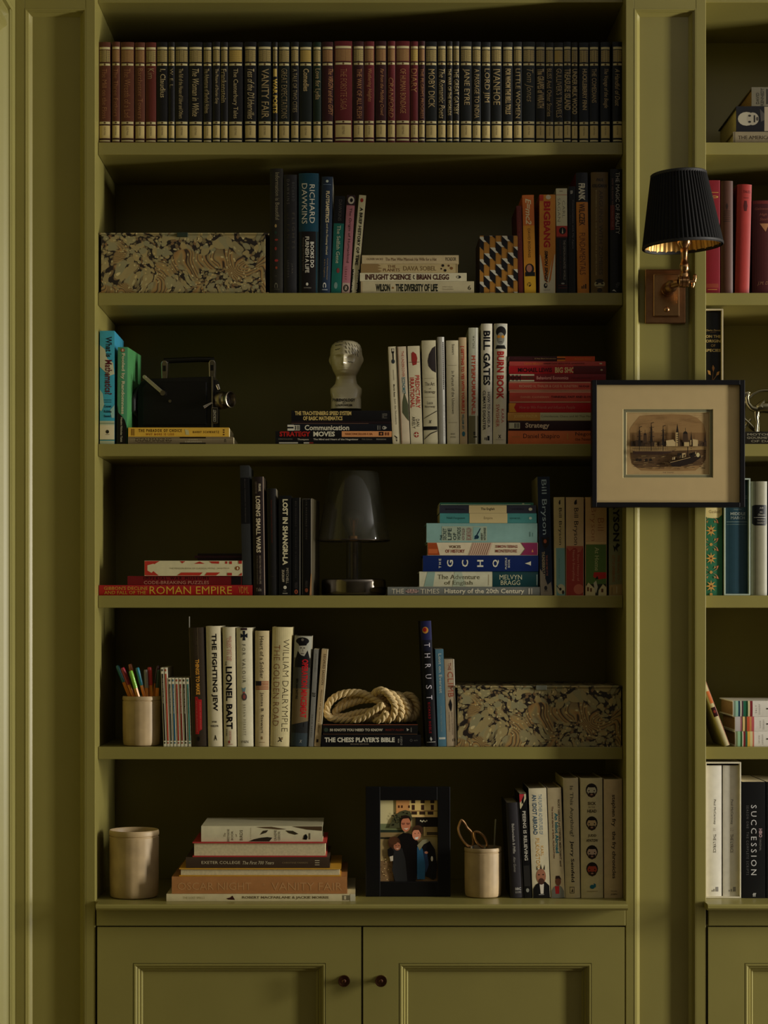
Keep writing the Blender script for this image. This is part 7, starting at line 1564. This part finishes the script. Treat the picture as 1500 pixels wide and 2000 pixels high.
    pb.inputs['Sheen Weight'].default_value = 0.08; pb.inputs['Sheen Roughness'].default_value = 0.4
    so = sh.obj('shade', cl, t, smooth=True)
    def gather(r, a, z): return r + 0.0005 * math.sin(a * 46) + 0.0004 * math.sin(a * 23 + z * 60)
    MB().lathe([(rb - .0018 + (rt - rb) * i / 5, H * i / 5 + .0006) for i in range(6)], 280, TM, False, False, gather).obj('lining', mat((206, 160, 84), 0.38, 0.55, 0.10, 50), so, smooth=True)
    for r_, z_ in ((rb + .0006, 0.0), (rt + .0008, H)):
        b = MB()
        hw = .0035 if z_ else .003
        b.lathe([(r_ + .0004, z_ - hw), (r_ + .0016, z_ - hw * .6), (r_ + .0015, z_ + hw * .6), (r_ - .0002, z_ + hw), (r_ - .003, z_ + hw * .8), (r_ - .003, z_ - hw)], 96, TM, False, False)
        b.obj('trim_band', mat((26, 23, 20), 0.6), so, smooth=True)
    MB().lathe([(.0155, zt(394)), (.0155, zt(391))], 24, M).obj('shade_carrier', BR, t)
    b = MB()
    for i in range(3):
        an = i * 2 * PI / 3 + .5
        p0 = TM @ Vector((.015 * math.cos(an), .015 * math.sin(an), H * .62)); p1 = TM @ Vector(((rt + .001) * math.cos(an), (rt + .001) * math.sin(an), H * .93))
        b.tube([p0, p1], .0009, 6)
    b.obj('carrier_wire', BR, t)
wall_lamp()

# ------------------------------------------------------------------ framed engraving
def framed_engraving():
    yf = -0.027
    k = kpx(yf)
    x0, x1, z1, z0 = X(1156.5, yf), X(1455, yf), Z(742, yf), Z(990.5, yf)
    xc, zc = (x0 + x1) / 2, z0
    t = thing('framed_engraving', 'black-framed antique engraving of ships and a harbour town hanging on the pilaster', 'picture', (xc, 0, zc))
    W, H = (x1 - x0) / 2, z1 - z0
    FR = mat((9, 8, 11), 0.4, 0, 0.05, spec=0.3)
    fw = 0.0093
    yb = -0.0005
    b = MB()
    b.box(-W, -W + fw, yf, yb, 0, H); b.box(W - fw, W, yf, yb, 0, H)
    b.box(-W + fw, W - fw, yf, yb, 0, fw); b.box(-W + fw, W - fw, yf, yb, H - fw, H)
    b.obj('frame', FR, t, bevel=0.0008)
    MB().box(-W + fw, W - fw, -0.006, yb - .001, fw, H - fw).obj('backing_board', FR, t)
    ym = yf + 0.007
    def lx(px, y=ym): return X(px, y) - xc
    def lz(py, y=ym): return Z(py, y) - zc
    MT = mat((228, 200, 146), 0.85, 0, 0.03, 40)
    def mount(nm, ax0, az0, ax1, az1, bx0, bz0, bx1, bz1, ya, yb_, m):
        """board with a window b inside a, with a bevelled cream edge"""
        b = MB()
        b.box(ax0, bx0, ya, yb_, az0, az1); b.box(bx1, ax1, ya, yb_, az0, az1)
        b.box(bx0, bx1, ya, yb_, az0, bz0); b.box(bx0, bx1, ya, yb_, bz1, az1)
        o = b.obj(nm, m, t)
        e = 0.0011
        vs = [(bx0, ya - .00005, bz0), (bx1, ya - .00005, bz0), (bx1, ya - .00005, bz1), (bx0, ya - .00005, bz1), (bx0 + e, ya + .0008, bz0 + e), (bx1 - e, ya + .0008, bz0 + e), (bx1 - e, ya + .0008, bz1 - e), (bx0 + e, ya + .0008, bz1 - e)]
        build('bevel_edge', vs, [(i, (i + 1) % 4, 4 + (i + 1) % 4, 4 + i) for i in range(4)], mat((232, 214, 160), 0.8, 0, 0), o, recalc=False)
        return o
    i0, i1, j0, j1 = lx(1216.5), lx(1393), lz(933.5), lz(798.5)
    mount('outer_mount', -W + fw, fw, W - fw, H - fw, i0, j0, i1, j1, ym, ym + .0016, MT)
    y2 = ym + .0036
    p0, p1, q0, q1 = X(1223, y2) - xc, X(1386.5, y2) - xc, Z(927.5, y2) - zc, Z(805, y2) - zc
    mount('inner_mount', i0 - .004, j0 - .004, i1 + .004, j1 + .004, p0, q0, p1, q1, y2, y2 + .0012, mat((150, 146, 112), 0.85, 0, 0.03, 40))
    y3 = y2 + .0020
    paper = MB().box(p0 - .004, p1 + .004, y3, y3 + .0008, q0 - .004, q1 + .004).obj('paper', mat((212, 178, 124), 0.9, 0, 0.05, 60), t)
    pr = Print(lambda x, z: y3)
    def ex(px): return X(px, y3) - xc
    def ez(py): return Z(py, y3) - zc
    def Pp(pts, c): pr.poly([(ex(p), ez(q)) for p, q in pts], ink(tuple(min(255, x * 1.25) for x in c), 0.9))
    def Ln(p, q, p2, q2, w, c):
        dx, dz = p2 - p, q2 - q
        L = math.hypot(dx, dz) or 1
        nx, nz = -dz / L * w / 2, dx / L * w / 2
        Pp([(p + nx, q + nz), (p2 + nx, q2 + nz), (p2 - nx, q2 - nz), (p - nx, q - nz)], c)
    rr = random.Random(12)
    D, Dm, Ml = (44, 32, 24), (78, 58, 42), (122, 96, 64)
    # toned vignette
    Pp([(1230, 838), (1238, 826), (1250, 812), (1275, 810), (1310, 809), (1345, 810), (1362, 816), (1374, 828), (1379, 845), (1379, 895), (1372, 908), (1358, 919), (1330, 920), (1290, 920), (1252, 919), (1238, 908), (1231, 895)], (148, 116, 76))
    Pp([(1231, 845), (1379, 845), (1379, 872), (1230, 872)], (128, 98, 64))
    Pp([(1231, 872), (1379, 872), (1379, 882), (1231, 884)], (160, 130, 86))
    Pp([(1231, 884), (1379, 878), (1378, 898), (1370, 909), (1245, 914), (1234, 905)], (104, 80, 54))
    for i in range(110):
        a = rr.uniform(1233, 1374); b_ = rr.uniform(889, 916); L = rr.uniform(3, 12)
        Ln(a, b_, min(a + L, 1377), b_ + rr.uniform(-1.2, 1.2), rr.uniform(.4, .9), rr.choice([D, Dm, (176, 146, 100), Dm]))
    for i in range(60):
        a = rr.uniform(1240, 1366); b_ = rr.uniform(812, 835); L = rr.uniform(6, 20)
        Ln(a, b_, min(a + L, 1372), b_ - rr.uniform(0, 2), .35, (130, 100, 66))
    # far town
    xx = 1232
    while xx < 1378:
        w_ = rr.uniform(3, 8); h_ = rr.uniform(4, 12)
        Pp([(xx, 872), (xx, 872 - h_), (xx + w_, 872 - h_), (xx + w_, 872)], rr.choice([Dm, (96, 74, 52), (150, 122, 82), (70, 54, 40)]))
        for j in range(2): Ln(xx + rr.uniform(1, w_), 871, xx + rr.uniform(1, w_), 868 - h_ * .3, .5, D)
        xx += w_ * .8
    for cx, hw, top, base, c in [(1322, 3.4, 827, 872, (170, 144, 100)), (1349, 2.2, 842, 870, (170, 144, 100)), (1376, 2, 846, 870, Dm)]:
        Pp([(cx - hw, base), (cx - hw, top + 18), (cx + hw, top + 18), (cx + hw, base)], c)
        Pp([(cx - hw * .8, top + 18), (cx, top), (cx + hw * .8, top + 18)], D)
        for j in range(5): Ln(cx - hw * .5, top + 22 + j * 4, cx + hw * .5, top + 22 + j * 4, 1.0, D)
        Ln(cx + hw * .7, top + 18, cx + hw * .7, base, 1.4, Dm)
    for cx, r_, cy in [(1337.5, 4.5, 848), (1259, 3, 850)]:
        Pp([(cx + r_ * math.cos(i * PI / 8), cy - r_ * 1.15 * math.sin(i * PI / 8)) for i in range(9)], D)
        Pp([(cx - r_, cy), (cx + r_, cy), (cx + r_ * 1.3, cy + 16), (cx - r_ * 1.3, cy + 16)], Dm)
        Ln(cx, cy - r_, cx, cy - r_ - 7, .8, D)
    Pp([(1300, 872), (1300, 861), (1314, 859), (1318, 864), (1318, 872)], (186, 160, 116)); Pp([(1352, 872), (1352, 858), (1362, 860), (1362, 872)], (186, 160, 116)); Pp([(1335, 872), (1335, 864), (1345, 864), (1345, 872)], (180, 154, 108))
    # masts with furled sails and rigging
    for cx, top in ((1248, 834), (1271, 826), (1294, 832)):
        Ln(cx, top, cx, 884, 1.2, D)
        Pp([(cx - .8, top + 6), (cx + 1.2, top + 6), (cx + 3, top + 38), (cx - 2.6, top + 38)], D)
        for j in range(4): Ln(cx - 4 - j * .5, top + 10 + j * 9, cx + 5 + j * .6, top + 9 + j * 9, .8, D)
        for sx in (-1, 1):
            Ln(cx, top + 4, cx + sx * 10, 882, .35, Dm); Ln(cx, top + 14, cx + sx * 6, 882, .35, Dm)
        Ln(cx, top + 1, cx + 5, top - .5, 1.2, D)
    Pp([(1234, 880), (1240, 882), (1300, 881), (1318, 880), (1308, 885), (1290, 889), (1236, 888)], (70, 48, 36))
    Ln(1234, 876, 1320, 878, .7, D); Ln(1234, 881, 1312, 882, .5, (170, 140, 96))
    # paddle steamer
    Pp([(1306, 903), (1340, 894), (1366, 886), (1368, 894), (1352, 905), (1326, 912), (1312, 912)], (50, 34, 26))
    Ln(1308, 904, 1366, 889, .9, (176, 146, 100))
    Pp([(1321, 893), (1322, 886), (1330, 885), (1331, 893)], D); Pp([(1331, 886), (1338, 885), (1338, 893), (1331, 895)], (186, 156, 110))
    Pp([(1344, 887), (1356, 883), (1360, 890), (1348, 895)], D)
    Pp([(1362 + 3.4 * math.cos(i * PI / 6), 889 + 4.4 * math.sin(i * PI / 6)) for i in range(12)], (206, 176, 126))
    Ln(1342, 893, 1342, 873, 1.6, D)
    for i in range(22):
        a = rr.uniform(1312, 1358); Ln(a, 899 - (a - 1312) * .25, a + .5, 894 - (a - 1312) * .25, 1.2, rr.choice([D, (196, 166, 120), Dm]))
    for a in (1240, 1246, 1258, 1266): Pp([(a, 897), (a + 5, 896), (a + 7, 900), (a + 1, 902)], D)
    pr.text('THE THAMES', ex(1293), ez(924.5), ex(1315), ez(922.3), ink((90, 66, 44), .9), 's')
    pr.obj('engraving_print', paper)
    build('glass', [(-W + fw, yf + .004, fw), (W - fw, yf + .004, fw), (W - fw, yf + .004, H - fw), (-W + fw, yf + .004, H - fw)], [(0, 1, 2, 3)], CLEAR, t, recalc=False)
framed_engraving()

# ------------------------------------------------------------------ silver camel trophy
def trophy():
    y = 0.10
    zb = SHELF_Z[2] + 0.0002
    xc = X(1499, y)
    t = thing('camel_trophy', 'silver camel inside a ring on a lettered plinth, half hidden by the engraving', 'trophy', (xc, y, zb))
    SV = mat((150, 144, 116), 0.25, 1.0, 0.08, 90)
    def v(px, py, d=0.0): return Vector((X(px, y) - xc, d, Z(py, y) - zb))
    b = MB().box(v(1452, 840).x, v(1548, 840).x, -.014, .03, 0, v(0, 844).z)
    pl = b.obj('plinth', mat((60, 56, 46), 0.4, .8, .1), t, bevel=.001)
    pr = Print(lambda x, z: -.0141)
    for i, (s_, a0, a1) in enumerate([('MOTORING', 1456, 1524), ('GOURMET AT EASE', 1456, 1540), ('OF DALLAS', 1464, 1530)]):
        pr.text(s_, v(a0, 0).x, v(0, 852 + i * 6.5).z, v(a1, 0).x, v(0, 847.5 + i * 6.5).z, ink((186, 178, 150), .3, .5), 'sb')
    pr.obj('plinth_lettering', pl)
    c = v(1497, 803)
    r = 42 * kpx(y)
    ring = [c + Vector((r * math.cos(2 * PI * i / 72), .012, r * math.sin(2 * PI * i / 72))) for i in range(72)]
    MB().tube(ring, .003, 10, closed=True).obj('ring', SV, t, smooth=True)
    b = MB()
    # body with hump, swept as one tube of changing girth; neck and head; four legs
    body = [v(1474, 802), v(1480, 799), v(1490, 796), v(1500, 796), v(1512, 798), v(1520, 803)]
    b.tube(body, .01, 14, rads=[.004, .009, .0115, .012, .0105, .004])
    b.tube([v(1486, 796), v(1490, 788), v(1493, 781)], .008, 12, rads=[.0115, .008, .002])
    b.tube([v(1478, 800), v(1468, 797), v(1461, 788), v(1459, 777), v(1461, 770)], .005, 12, rads=[.008, .006, .0045, .004, .0035])
    b.tube([v(1464, 766), v(1459, 768), v(1452, 772), v(1449, 774)], .004, 12, rads=[.003, .005, .0042, .0025])
    for (a, c2, e) in ((1478, 1477, 0), (1482, 1482, .010), (1512, 1514, 0), (1518, 1519, .010)):
        b.tube([v(a, 803, e), v(a - 1, 815, e), v(a + 1, 824, e), v(c2, 843, e)], .003, 10, rads=[.007, .0042, .003, .0028])
    b.tube([v(1520, 802), v(1525, 812), v(1525, 822)], .0012, 8)
    b.obj('camel', SV, t, smooth=True)
    b = MB(); b.tube([v(1450, 815), v(1462, 825, .002), v(1474, 837, .004)], .003, 10); b.tube([v(1452, 838, .006), v(1468, 818, .008)], .0025, 10)
    b.obj('reed_ornament', SV, t, smooth=True)
trophy()

# bookmark strip standing out of the dark annual
t = thing('bookmark', 'thin pale strip standing up out of the worn dark annual', 'bookmark', (X(369.5, .09), .09, Z(1240, .09)))
MB().box(-.0006, .0006, 0, .01, 0, (1240 - 1204) * kpx(.09)).obj('strip', mat((190, 186, 170), .5), t)
